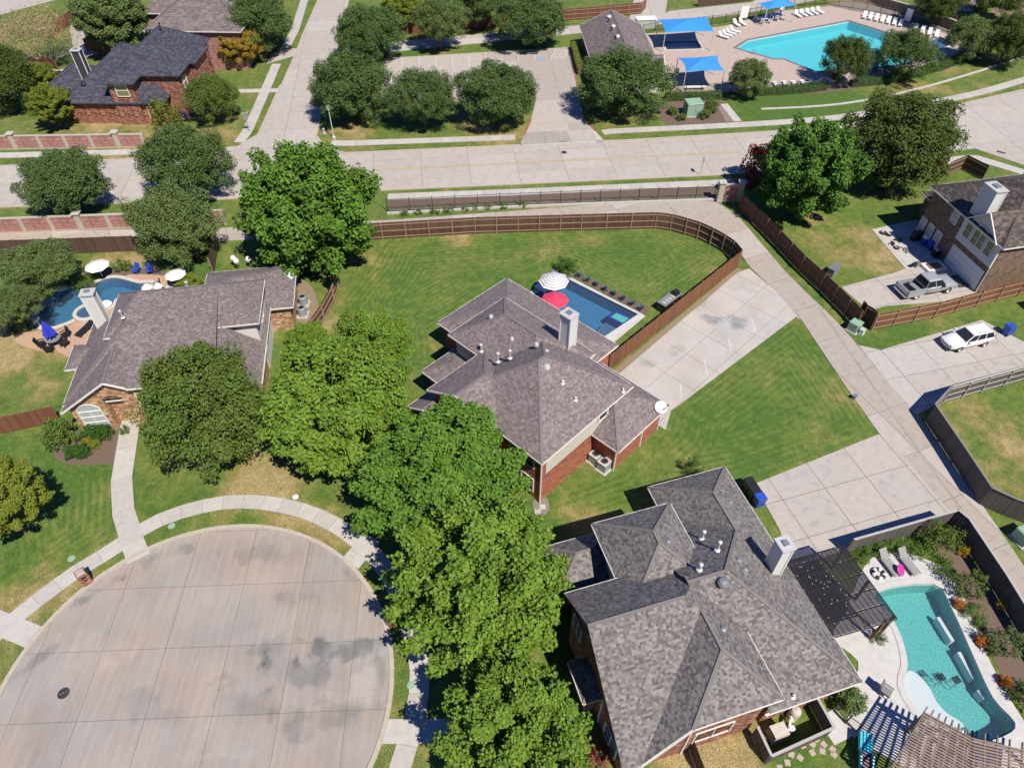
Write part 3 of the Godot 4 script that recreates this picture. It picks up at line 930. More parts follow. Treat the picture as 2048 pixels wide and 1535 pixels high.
	paving("driveway", packed([Vector2(32.06, -48.13), Vector2(33.95, -47.46), Vector2(45.16, -51.64), Vector2(48, -48.13), Vector2(56.4, -47.46), Vector2(55.23, -45.49), Vector2(45.56, -44.36), Vector2(37.12, -41.22), Vector2(34.17, -39.51), Vector2(33.14, -43)]), Vector2(33.95, -47.46), deg_to_rad(-14), Vector2(3.8, 3.5), ["drive_concrete", "walk_concrete", "drive_concrete"], 0.044, "joint", 0.04)
	paving("driveway", packed([Vector2(33.28, -56.69), Vector2(39.68, -59.08), Vector2(44.89, -61.94), Vector2(47.46, -56.21), Vector2(44.85, -54.64), Vector2(36.7, -53.72), Vector2(34.77, -52.97), Vector2(33.72, -55.42)]), Vector2(33.28, -56.69), deg_to_rad(-14), Vector2(4.2, 3.6), ["drive_concrete", "drive_concrete_warm"], 0.044, "joint", 0.04)
	paving("patio", packed([Vector2(39.88, -66.86), Vector2(46.73, -69.14), Vector2(47.29, -63.2), Vector2(44.89, -61.94), Vector2(40.97, -59.34)]), Vector2(39.88, -66.86), deg_to_rad(-12), Vector2(4.0, 4.0), ["walk_concrete_pale"], 0.05, "joint_pale")
	paving("neighbour_drive", packed([Vector2(-74.33, -125.57), Vector2(-79.67, -140.08), Vector2(-82.01, -157.26), Vector2(-76.04, -157.26), Vector2(-69.83, -130.15), Vector2(-65.07, -116.09), Vector2(-68.19, -113.15)]), Vector2(-73.49, -125.57), 0.4, Vector2(5, 5), ["drive_concrete_warm", "drive_concrete"], 0.04)
	paving("neighbour_drive", packed([Vector2(-94.51, -125.57), Vector2(-89.57, -132.53), Vector2(-83.31, -140.08), Vector2(-86.98, -157.26), Vector2(-99.45, -160.43), Vector2(-105.41, -145.48)]), Vector2(-89.57, -132.53), -0.5, Vector2(5, 5), ["road_concrete_grey", "road_concrete"], 0.04)
	paving("back_alley", packed([Vector2(-19.9, -120.38), Vector2(12.01, -127.83), Vector2(11.85, -124.24), Vector2(-19.41, -116.28)]), Vector2(-19.9, -120.38), deg_to_rad(-7), Vector2(5, 4.5), ["walk_concrete_pale", "road_concrete_grey"], 0.036)
	paving("back_alley", packed([Vector2(20.9, -127.37), Vector2(26.77, -132.53), Vector2(31.95, -157.26), Vector2(25.68, -157.26), Vector2(20.14, -129.68)]), Vector2(24.14, -132.53), 0.1, Vector2(4, 4), ["road_concrete_pale", "road_concrete_grey"], 0.04)
	paving("back_alley", packed([Vector2(20.62, -126.47), Vector2(41.92, -133.75), Vector2(62.67, -143.28), Vector2(87.18, -157.26), Vector2(68.32, -160.43), Vector2(43.09, -138.78), Vector2(27.94, -134.49)]), Vector2(24.14, -132.53), deg_to_rad(-8), Vector2(5, 5), ["road_concrete_pale", "road_concrete_grey"], 0.036)
	paving("back_alley", packed([Vector2(62.94, -144.1), Vector2(66.19, -142.74), Vector2(73.47, -140.08), Vector2(77.67, -134.98), Vector2(82.43, -133.75), Vector2(84.72, -138.78), Vector2(78.6, -148.29), Vector2(71.17, -154.18)]), Vector2(70.73, -140.08), deg_to_rad(10), Vector2(5, 5), ["road_concrete_grey"], 0.04)
	# planting beds, gravel and soil
	bed_patch("planting_bed", [Vector2(-36.96, -35.5), Vector2(-37.22, -36.79), Vector2(-36.07, -37.75), Vector2(-33.67, -37.43), Vector2(-32.09, -38.13), Vector2(-31.34, -35.5), Vector2(-31.71, -34.49), Vector2(-33.79, -34.25), Vector2(-35.68, -34.49)], "mulch")
	bed_patch("planting_bed", [Vector2(21.24, -97.86), Vector2(28.5, -100.75), Vector2(29.92, -97.86), Vector2(30.6, -92.56), Vector2(21.67, -91.55), Vector2(20.31, -94.78)], "mulch")
	bed_patch("cobble_bed", [Vector2(28.89, -96.92), Vector2(30.06, -97.86), Vector2(30.19, -92.56), Vector2(29.1, -92.56)], "gravel", 0.03, false)
	bed_patch("planting_bed", [Vector2(-14.13, -70.88), Vector2(4.42, -72.46), Vector2(24, -73.76), Vector2(23.81, -72.78), Vector2(4.39, -71.51), Vector2(-13.9, -69.95)], "gravel", 0.03, false)
	bed_patch("planting_bed", [Vector2(-14.55, -73), Vector2(24.4, -75.75), Vector2(24.04, -73.98), Vector2(4.43, -72.67), Vector2(-14.21, -71.09)], "mulch", 0.02, false)
	bed_patch("planting_bed", [Vector2(5.97, -58.66), Vector2(6.92, -59.08), Vector2(13.49, -53.34), Vector2(12.87, -52.37)], "mulch", 0.02, false)
	bed_patch("planting_bed", [Vector2(1.59, -30.84), Vector2(2.59, -31.16), Vector2(2.78, -30.03), Vector2(1.9, -29.41)], "gravel", 0.02)
	bed_patch("planting_bed", [Vector2(-42.49, -56.61), Vector2(-41.82, -57.83), Vector2(-40.32, -58.58), Vector2(-37.2, -58.5), Vector2(-34.76, -57.34), Vector2(-36.52, -59.51), Vector2(-41.36, -59.93), Vector2(-42.92, -58.66)], "mulch", 0.02)
	bed_patch("planting_bed", [Vector2(46.89, -132.53), Vector2(61.62, -140.08), Vector2(66.34, -138.01), Vector2(77.86, -120.17), Vector2(75.29, -118.1), Vector2(60.1, -135.48), Vector2(46.14, -129.68)], "gravel", 0.015, false)
	bed_patch("planting_bed", [Vector2(45.24, -103.75), Vector2(38.75, -101.4), Vector2(29.94, -100.75), Vector2(44.49, -101.24), Vector2(53.32, -103.75), Vector2(65.99, -109.4), Vector2(76.43, -117.09), Vector2(75.01, -117.49), Vector2(64.46, -111.25), Vector2(53.06, -105.12)], "mulch", 0.02, false)
	bed_patch("planting_bed", [Vector2(30.54, -26.96), Vector2(32.16, -28.13), Vector2(32.97, -23.45), Vector2(33.29, -19), Vector2(33.1, -15.6), Vector2(31.59, -14.73), Vector2(30.89, -17.35), Vector2(30.75, -20.33), Vector2(30.79, -22.79), Vector2(30.65, -24.85)], "mulch", 0.02, false)  # mulch bed, also painting in the fence shadow that darkens this strip
	bed_patch("planting_bed", [Vector2(-22.16, -57.83), Vector2(-20.14, -56.61), Vector2(-18.45, -51.64), Vector2(-19.51, -50.2), Vector2(-20.56, -51.64)], "bare_soil", 0.015)


# ---------------------------------------------------------------- pools

# a sunken basin with water in it and coping round its edge
func pool(called: String, label: String, outline: PackedVector2Array, depth: float, plaster: String, rim: String, coping_w: float, coping_m: String, water_y := -0.08) -> Node3D:
	var o := thing(called, label, "swimming pool", Vector3.ZERO, 0.0)
	var area := 0.0
	for i in outline.size():
		area += outline[i].cross(outline[(i + 1) % outline.size()])
	var walls := begin()
	var band := begin()
	for i in outline.size():
		var a := outline[i]
		var b := outline[(i + 1) % outline.size()]
		if area < 0:
			var k := a
			a = b
			b = k
		quad(walls, v3(a, -0.16), v3(b, -0.16), v3(b, -depth), v3(a, -depth))
		quad(band, v3(a, 0.03), v3(b, 0.03), v3(b, -0.16), v3(a, -0.16))
	slab_into(walls, outline, -depth, -depth)
	part("basin", done(walls), M[plaster], o)
	part("tile_band", done(band), M[rim], o)
	part("water", slab_mesh(outline, water_y, water_y), M.pool_water, o)
	var big := Geometry2D.offset_polygon(outline, coping_w, Geometry2D.JOIN_MITER)
	if big.size():
		var s := begin()
		for q in cut_out(big[0], [outline]):
			slab_into(s, q, 0.09, 0.0)
		part("coping", done(s), M[coping_m], o)
	return o


func make_pools() -> void:
	# the narrow pool behind the brick house
	var deck := packed([Vector2(5.36, -58.83), Vector2(12.9, -52.23), Vector2(9.02, -47.99), Vector2(1.2, -55.42)])
	var d := structure("pool_deck")
	for q in cut_out(deck, [pool_c]):
		part("deck_slab", slab_mesh(q, 0.05, 0.0), M.deck_white, d)
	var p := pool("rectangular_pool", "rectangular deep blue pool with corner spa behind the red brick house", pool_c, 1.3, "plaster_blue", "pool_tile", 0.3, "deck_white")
	part("spa_wall", slab_mesh(packed([Vector2(9.18, -52.23), Vector2(10.1, -53.19), Vector2(11.66, -51.93), Vector2(10.67, -50.85)]), -0.03, -1.28), M.pool_tile, p)
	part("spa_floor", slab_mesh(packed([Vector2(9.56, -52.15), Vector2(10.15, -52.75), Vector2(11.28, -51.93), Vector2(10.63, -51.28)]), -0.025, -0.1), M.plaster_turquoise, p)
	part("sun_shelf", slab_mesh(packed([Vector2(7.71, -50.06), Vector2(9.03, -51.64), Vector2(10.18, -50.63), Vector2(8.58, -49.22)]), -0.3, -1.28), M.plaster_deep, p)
	# the turquoise pool with the wide white deck
	var deck_d := smooth_loop([Vector2(22.34, -21.89), Vector2(24.29, -24.66), Vector2(25.64, -26.03), Vector2(27.75, -26.43), Vector2(29.33, -25.91), Vector2(30.65, -24.85), Vector2(30.79, -22.79), Vector2(30.54, -19.66), Vector2(30.62, -16.8), Vector2(31.01, -13.89), Vector2(30.77, -11.75), Vector2(26.08, -10.24), Vector2(22.49, -12.53), Vector2(20.67, -13.84), Vector2(20, -14.68), Vector2(21.26, -16.19), Vector2(21.25, -17.1), Vector2(22.11, -18.61), Vector2(20.96, -20.16)], true, 3)
	var e := structure("pool_deck")
	for q in cut_out(deck_d, [pool_d]):
		part("deck_slab", slab_mesh(q, 0.05, 0.0), M.deck_white, e)
	footpath("deck_path", [Vector2(19.09, -15.45), Vector2(19.74, -13.89)], 1.5, 3.0, ["deck_white"], 0.045, false)
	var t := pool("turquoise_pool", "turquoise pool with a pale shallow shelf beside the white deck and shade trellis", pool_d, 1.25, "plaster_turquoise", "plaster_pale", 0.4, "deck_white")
	part("shallow_shelf", slab_mesh(smooth_loop([Vector2(24.53, -16.95), Vector2(25.23, -18.1), Vector2(25.88, -17.66), Vector2(26.15, -16.95), Vector2(26.25, -16.13), Vector2(26.64, -15.45), Vector2(27.29, -14.88), Vector2(26.73, -14.28), Vector2(25.58, -14.39), Vector2(24.93, -15.37)], true, 3), -0.2, -1.24), M.plaster_pale, t)
	for a in [[Vector2(28.83, -21.86), Vector2(29.12, -20.19)], [Vector2(29.19, -19.46), Vector2(29.43, -17.72)], [Vector2(29.37, -17.04), Vector2(29.55, -16.49)]]:
		var n: Vector2 = (a[1] - a[0]).normalized().orthogonal() * 0.12
		part("bench", slab_mesh(packed([a[0] + n, a[1] + n, a[1] - n, a[0] - n]), -0.55, -1.24), M.plaster_pale, t)
	# the curving pool behind the stone house
	var flag := smooth_loop([Vector2(-46.65, -49.36), Vector2(-44.86, -50.06), Vector2(-43.49, -49.64), Vector2(-41.51, -51.64), Vector2(-39.6, -53.5), Vector2(-38.01, -55.42), Vector2(-36.62, -56.86), Vector2(-34.65, -57.02), Vector2(-32.98, -56.86), Vector2(-32.13, -55.42), Vector2(-34.1, -53.88), Vector2(-38.15, -51.64), Vector2(-37.48, -48.13), Vector2(-39.79, -46.46), Vector2(-42.14, -47.46), Vector2(-43.14, -47.32), Vector2(-45.59, -48.13)], true, 3)
	var f := structure("pool_deck")
	for q in cut_out(flag, [pool_b]):
		part("deck_slab", slab_mesh(q, 0.04, 0.0), M.deck_flag, f)
	bed_patch("pool_deck_corner", [Vector2(-39.39, -58.16), Vector2(-39.25, -58.75), Vector2(-35.66, -58.5), Vector2(-34.51, -57.34), Vector2(-35.11, -56.86), Vector2(-36.97, -57.83), Vector2(-38.03, -57.67)], "deck_flag", 0.045)
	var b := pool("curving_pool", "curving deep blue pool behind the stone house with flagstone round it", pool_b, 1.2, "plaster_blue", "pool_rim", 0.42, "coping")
	part("shallow_step", slab_mesh(smooth_loop([Vector2(-43.78, -50.7), Vector2(-43.19, -51.64), Vector2(-41.82, -52.37), Vector2(-41.76, -52.01), Vector2(-42.58, -51.35), Vector2(-43.43, -50.77)], true, 3), -0.35, -1.19), M.bare_soil, b)
	var spa := thing("round_spa", "small round raised spa beside the curving pool, near the tall white chimney", "spa", v3(Vector2(-41.01, -52.52), 0))
	part("spa_rim", lathe_mesh(Vector3.ZERO, [Vector2(1.35, 0), Vector2(1.35, 0.38), Vector2(1.3, 0.42), Vector2(1.0, 0.42), Vector2(0.98, 0.2)], 28), M.coping, spa)
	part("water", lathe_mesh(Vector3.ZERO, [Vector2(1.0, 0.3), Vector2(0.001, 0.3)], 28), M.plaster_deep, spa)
	# the community pool
	var terrace := packed([Vector2(21.39, -123.81), Vector2(28.11, -124.68), Vector2(36.19, -127.37), Vector2(44.26, -132.53), Vector2(47.4, -134.49), Vector2(56.94, -136.73), Vector2(64.21, -132.05), Vector2(71.13, -125.57), Vector2(75.57, -118.72), Vector2(72.38, -116.09), Vector2(64.84, -112.2), Vector2(55.67, -106.17), Vector2(49.65, -103.75), Vector2(39.01, -102.4), Vector2(23.16, -101.07), Vector2(22.78, -105.82), Vector2(22.94, -113.15)])
	var g := structure("pool_terrace")
	for q in cut_out(terrace, [pool_club, pool_kids, pool_lap]):
		part("terrace_slab", slab_mesh(q, 0.05, 0.0), M.deck_pink, g)
	pool("community_pool", "large bright cyan community pool on the pinkish terrace beyond the road", pool_club, 1.3, "plaster_cyan", "plaster_pale", 0.45, "coping_dark", -0.1)
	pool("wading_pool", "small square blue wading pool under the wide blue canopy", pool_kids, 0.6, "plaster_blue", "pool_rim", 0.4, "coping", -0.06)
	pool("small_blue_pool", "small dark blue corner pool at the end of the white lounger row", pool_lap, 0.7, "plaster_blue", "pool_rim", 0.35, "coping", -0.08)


# ---------------------------------------------------------------- houses

# points inside a house are (u, v, height): u along its front, v away from it
func P(u: float, v: float, h: float) -> Vector3:
	return Vector3(u, h, -v)


func begin_house(called: String, label: String, o: Vector2, angle: float, palette: Array, tab := Vector2(0.2, 0.14)) -> Dictionary:
	var n := thing(called, label, "house", Vector3(o.x, 0, o.y), -deg_to_rad(angle))
	var roof := Node3D.new()
	roof.name = "roof"
	n.add_child(roof)
	return {"node": n, "roof": roof, "deck": begin(), "sv": PackedVector3Array(), "sn": PackedVector3Array(), "sc": PackedColorArray(), "palette": palette, "tab": tab, "caps": begin(), "gutters": []}


# one plane of a roof, given by its corners; shingles are laid on it course by course
func roof_plane(H: Dictionary, pts: Array) -> void:
	var n: Vector3 = Vector3.ZERO
	for i in pts.size():
		var a: Vector3 = pts[i]
		var b: Vector3 = pts[(i + 1) % pts.size()]
		n += a.cross(b)
	n = n.normalized()
	if n.y < 0:
		n = -n
	var ex := Vector3.UP.cross(n).normalized()
	var ey := n.cross(ex).normalized()
	if ey.y < 0:
		ey = -ey
		ex = -ex
	var o: Vector3 = pts[0]
	var poly := PackedVector2Array()
	var lo := Vector2(1e9, 1e9)
	var hi := -lo
	for p in pts:
		var q := Vector2((p - o).dot(ex), (p - o).dot(ey))
		poly.append(q)
		lo = lo.min(q)
		hi = hi.max(q)
	var deck: SurfaceTool = H.deck
	var ix := Geometry2D.triangulate_polygon(poly)
	for i in range(0, ix.size(), 3):
		var a: Vector3 = pts[ix[i]]
		var b: Vector3 = pts[ix[i + 1]]
		var c: Vector3 = pts[ix[i + 2]]
		if (b - a).cross(c - a).dot(n) > 0:
			tri(deck, a, c, b)
		else:
			tri(deck, a, b, c)
	var tab: Vector2 = H.tab
	var sv: PackedVector3Array = H.sv
	var sn: PackedVector3Array = H.sn
	var sc: PackedColorArray = H.sc
	var y := lo.y
	var course := 0
	while y < hi.y:
		var x := lo.x - rng.randf() * tab.x
		var tone := rng.randf_range(0.985, 1.015)
		while x < hi.x:
			var w := tab.x * rng.randf_range(0.7, 1.3)
			var c: Color = H.palette[rng.randi() % H.palette.size()] * (tone * rng.randf_range(0.84, 1.16))
			var q := PackedVector2Array([Vector2(x, y), Vector2(x + w, y), Vector2(x + w, y + tab.y), Vector2(x, y + tab.y)])
			var k := 0
			for p in q:
				k += 1 if inside(p, poly) else 0
			var lots := [q] if k == 4 else (Geometry2D.intersect_polygons(q, poly) if k > 0 else [])
			var lift := rng.randf_range(0.016, 0.03)
			for r in lots:
				var v := []
				for p in r:
					v.append(o + ex * p.x + ey * p.y + n * (0.006 + lift * clampf(1.0 - (p.y - y) / tab.y, 0.0, 1.0)))
				for i in range(1, v.size() - 1):
					var a: Vector3 = v[0]
					var b: Vector3 = v[i]
					var d: Vector3 = v[i + 1]
					if (b - a).cross(d - a).dot(n) > 0:
						var t := b
						b = d
						d = t
					sv.append(a); sv.append(b); sv.append(d)
					for m in 3:
						sn.append(n)
						sc.append(c)
				if k == 4:
					var f := -ey
					var g0: Vector3 = v[0] - n * lift
					var g1: Vector3 = v[1] - n * lift
					for m in [v[0], v[1], g1, v[0], g1, g0]:
						sv.append(m)
						sn.append(f)
						sc.append(c * 0.9)
			x += w
		y += tab.y
		course += 1
	H.sv = sv
	H.sn = sn
	H.sc = sc


func cap_line(H: Dictionary, a: Vector3, b: Vector3) -> void:
	var n := maxi(1, int(a.distance_to(b) / 0.3))
	for i in n:
		bar(H.caps, a.lerp(b, float(i) / n) + Vector3(0, 0.035 + 0.006 * (i % 2), 0), a.lerp(b, float(i + 1) / n) + Vector3(0, 0.035 + 0.006 * (i % 2), 0), 0.19, 0.025)


func gutter(H: Dictionary, a: Vector3, b: Vector3) -> void:
	H.gutters.append([a, b])


func wall_quad(s: SurfaceTool, a: Vector3, b: Vector3, h: float) -> void:
	var l := a.distance_to(b)
	quad_uv(s, a + Vector3(0, h, 0), b + Vector3(0, h, 0), b, a, Vector2(0, -h), Vector2(l, -h), Vector2(l, 0), Vector2(0, 0))


# walls on a rectangle; lower part of one stuff, an upper part of another if split > 0
func box_walls(H: Dictionary, u0: float, u1: float, v0: float, v1: float, h: float, m: String, split := 0.0, m2 := "") -> void:
	var c := [P(u0, v0, 0), P(u1, v0, 0), P(u1, v1, 0), P(u0, v1, 0)]
	for i in 4:
		var a: Vector3 = c[i]
		var b: Vector3 = c[(i + 1) % 4]
		var s := begin()
		wall_quad(s, a, b, split if split > 0.0 else h)
		part("wall", done(s), M[m], H.node)
		if split > 0.0:
			var t := begin()
			wall_quad(t, a + Vector3(0, split, 0), b + Vector3(0, split, 0), h - split)
			part("upper_wall", done(t), M[m2], H.node)


# a block with a hipped roof over its eaves u0..u1, v0..v1; gables is a string of the ends that are gables (w, e, s, n)
func block(H: Dictionary, u0: float, u1: float, v0: float, v1: float, eave: float, pitch: float, wall: String, gables := "", split := 0.0, m2 := "", over := 0.45) -> void:
	var along := (u1 - u0) >= (v1 - v0)
	if gables.contains("s") or gables.contains("n"):
		along = false
	if gables.contains("w") or gables.contains("e"):
		along = true
	box_walls(H, u0 + over, u1 - over, v0 + over, v1 - over, eave + (0.1 if over > 0.2 else 0.0), wall, split, m2)
	var a := P(u0, v0, eave)
	var b := P(u1, v0, eave)
	var c := P(u1, v1, eave)
	var d := P(u0, v1, eave)
	var half := ((v1 - v0) if along else (u1 - u0)) * 0.5
	var top := eave + half * pitch
	var e: Vector3
	var f: Vector3
	if along:
		e = P(u0 + (0.0 if gables.contains("w") else half), (v0 + v1) * 0.5, top)
		f = P(u1 - (0.0 if gables.contains("e") else half), (v0 + v1) * 0.5, top)
		roof_plane(H, [a, b, f, e])
		roof_plane(H, [c, d, e, f])
		if not gables.contains("w"):
			roof_plane(H, [d, a, e])
		if not gables.contains("e"):
			roof_plane(H, [b, c, f])
	else:
		e = P((u0 + u1) * 0.5, v0 + (0.0 if gables.contains("s") else half), top)
		f = P((u0 + u1) * 0.5, v1 - (0.0 if gables.contains("n") else half), top)
		roof_plane(H, [b, c, f, e])
		roof_plane(H, [d, a, e, f])
		if not gables.contains("s"):
			roof_plane(H, [a, b, e])
		if not gables.contains("n"):
			roof_plane(H, [c, d, f])
	cap_line(H, e, f)
	for k in [["ws", a, e], ["es", b, f if along else e], ["en", c, f], ["wn", d, e if along else f]]:
		var g: String = k[0]
		if not gables.contains(g[0]) and not gables.contains(g[1]):
			cap_line(H, k[1], k[2])
	for k in [["s", a, b], ["e", b, c], ["n", c, d], ["w", d, a]]:
		if not gables.contains(k[0]):
			gutter(H, k[1], k[2])
		else:
			var apex: Vector3 = e if k[0] == "w" or k[0] == "s" else f
			gutter(H, k[1], apex)
			gutter(H, apex, k[2])
			var s := begin()
			var dir: Vector3 = ((a + b + c + d) * 0.25 - (k[1] + k[2]) * 0.5).normalized()
			dir.y = 0
			dir = dir.normalized() * over
			var x: Vector3 = k[1] + dir
			var y: Vector3 = k[2] + dir
			var z: Vector3 = apex + dir + Vector3(0, -0.05, 0)
			s.set_uv(Vector2(0, 0)); s.add_vertex(x)
			s.set_uv(Vector2(x.distance_to(y) * 0.5, -(z.y - x.y))); s.add_vertex(z)
			s.set_uv(Vector2(x.distance_to(y), 0)); s.add_vertex(y)
			part("gable_wall", done(s), M[m2 if m2 != "" else wall], H.node)


func end_house(H: Dictionary, trim := "trim") -> void:
	part("deck", done(H.deck), M.roof_deck, H.roof)
	var arr := []
	arr.resize(Mesh.ARRAY_MAX)
	arr[Mesh.ARRAY_VERTEX] = H.sv
	arr[Mesh.ARRAY_NORMAL] = H.sn
	arr[Mesh.ARRAY_COLOR] = H.sc
	var m := ArrayMesh.new()
	m.add_surface_from_arrays(Mesh.PRIMITIVE_TRIANGLES, arr)
	part("shingles", m, M.shingles, H.roof, true)
	var c: Color = H.palette[0]
	var cm := plain("cap_%s" % H.node.name, Color(c.r, c.g, c.b).linear_to_srgb(), 0.93)
	part("ridge_caps", done(H.caps), cm, H.roof, true)
	for g in H.gutters:
		part("gutter", bar_mesh(g[0] + Vector3(0, -0.05, 0), g[1] + Vector3(0, -0.05, 0), 0.11, 0.13), M[trim], H.roof)


# a window on a wall from a to b (a, b: bottom corners, left and right as seen from outside)
func window(H: Dictionary, a: Vector3, b: Vector3, h: float, glass := "glass", cols := 2, rows := 2, arched := false) -> void:
	var w := Node3D.new()
	w.name = "window"
	H.node.add_child(w, true)
	var d := (b - a).normalized()
	var n := d.cross(Vector3.UP).normalized()
	var l := a.distance_to(b)
	var o := a + n * 0.03
	var s := begin()
	var f := begin()
	var up := Vector3(0, h, 0)
	quad(s, o + up, o + d * l + up, o + d * l, o)
	if arched:
		for i in 10:
			var t0 := PI * i / 10.0
			var t1 := PI * (i + 1) / 10.0
			var c := o + d * l * 0.5 + up
			tri(s, c, c + d * cos(t0) * -l * 0.5 + Vector3(0, sin(t0) * l * 0.45, 0), c + d * cos(t1) * -l * 0.5 + Vector3(0, sin(t1) * l * 0.45, 0))
			bar(f, c + n * 0.03 + d * cos(t0) * -l * 0.5 + Vector3(0, sin(t0) * l * 0.45, 0), c + n * 0.03 + d * cos(t1) * -l * 0.5 + Vector3(0, sin(t1) * l * 0.45, 0), 0.08, 0.08)
	part("pane", done(s), M[glass], w)
	var q := o + n * 0.03
	for i in cols + 1:
		var p := q + d * l * i / cols
		bar(f, p, p + up, 0.08 if i == 0 or i == cols else 0.045, 0.08)
	for i in rows + 1:
		var p := q + up * i / rows
		bar(f, p, p + d * l, 0.06, 0.08 if i == 0 or i == rows else 0.045)
	part("frame", done(f), M.trim, w)


func chimney(H: Dictionary, u: float, v: float, wu: float, wv: float, h0: float, h1: float, m: String) -> void:
	var c := Node3D.new()
	c.name = "chimney"
	H.node.add_child(c, true)
	var k := [P(u - wu, v - wv, h0), P(u + wu, v - wv, h0), P(u + wu, v + wv, h0), P(u - wu, v + wv, h0)]
	var s := begin()
	for i in 4:
		wall_quad(s, k[i], k[(i + 1) % 4], h1 - h0)
	part("shaft", done(s), M[m], c)
	for i in 4:
		part("corner_trim", box_mesh(k[i] + Vector3(0, (h1 - h0) * 0.5, 0), Vector3(0.1, h1 - h0, 0.1)), M.trim, c)
	part("chimney_cap", box_mesh(P(u, v, h1 + 0.05), Vector3(wu * 2 + 0.22, 0.1, wv * 2 + 0.22)), M.metal_pale, c)
	part("flue", box_mesh(P(u, v, h1 + 0.17), Vector3(wu * 0.9, 0.16, wv * 0.9)), M.metal_grey, c)


func vent_pipe(H: Dictionary, u: float, v: float, h: float, tall: float, m := "metal_pale", r := 0.07) -> void:
	var s := begin()
	lathe(s, P(u, v, h - 0.4), [Vector2(0.2, 0.4), Vector2(r, 0.5), Vector2(r, 0.4 + tall), Vector2(r * 1.9, 0.4 + tall), Vector2(r * 1.9, 0.55 + tall), Vector2(0.001, 0.62 + tall)], 10)
	part("vent_pipe", done(s), M[m], H.node)


func turtle_vent(H: Dictionary, u: float, v: float, h: float, r := 0.28, m := "metal_grey") -> void:
	var s := begin()
	lathe(s, P(u, v, h - 0.1), [Vector2(r * 1.15, 0.0), Vector2(r * 1.15, 0.12), Vector2(r, 0.2), Vector2(r * 0.8, 0.28), Vector2(0.001, 0.32)], 14)
	part("roof_vent", done(s), M[m], H.node)


func downpipe(H: Dictionary, u: float, v: float, h: float) -> void:
	part("downpipe", box_mesh(P(u, v, h * 0.5), Vector3(0.09, h, 0.09)), M.trim, H.node)


func make_houses() -> void:
	var mauve := [Color(0.182, 0.150, 0.155), Color(0.209, 0.173, 0.178), Color(0.151, 0.123, 0.127), Color(0.231, 0.196, 0.196), Color(0.173, 0.132, 0.127), Color(0.200, 0.178, 0.187)]
	var mauve_b := [Color(0.174, 0.147, 0.150), Color(0.202, 0.171, 0.175), Color(0.150, 0.122, 0.125), Color(0.222, 0.192, 0.191), Color(0.166, 0.135, 0.133)]
	var greige := [Color(0.189, 0.173, 0.163), Color(0.139, 0.125, 0.125), Color(0.231, 0.212, 0.201), Color(0.168, 0.143, 0.137), Color(0.210, 0.203, 0.206), Color(0.109, 0.099, 0.103)]
	var slate := [Color(0.053, 0.055, 0.079), Color(0.064, 0.067, 0.095), Color(0.043, 0.044, 0.065), Color(0.076, 0.078, 0.106)]
	var umber := [Color(0.105, 0.085, 0.075), Color(0.08, 0.065, 0.06), Color(0.14, 0.115, 0.10), Color(0.06, 0.05, 0.05)]
	var dusk := [Color(0.17, 0.14, 0.14), Color(0.145, 0.118, 0.118), Color(0.20, 0.165, 0.16)]
	brick_house(mauve)
	trellis_house(greige)
	stone_house(mauve_b)
	corner_house(slate)
	gable_house(umber)
	far_buildings(dusk)


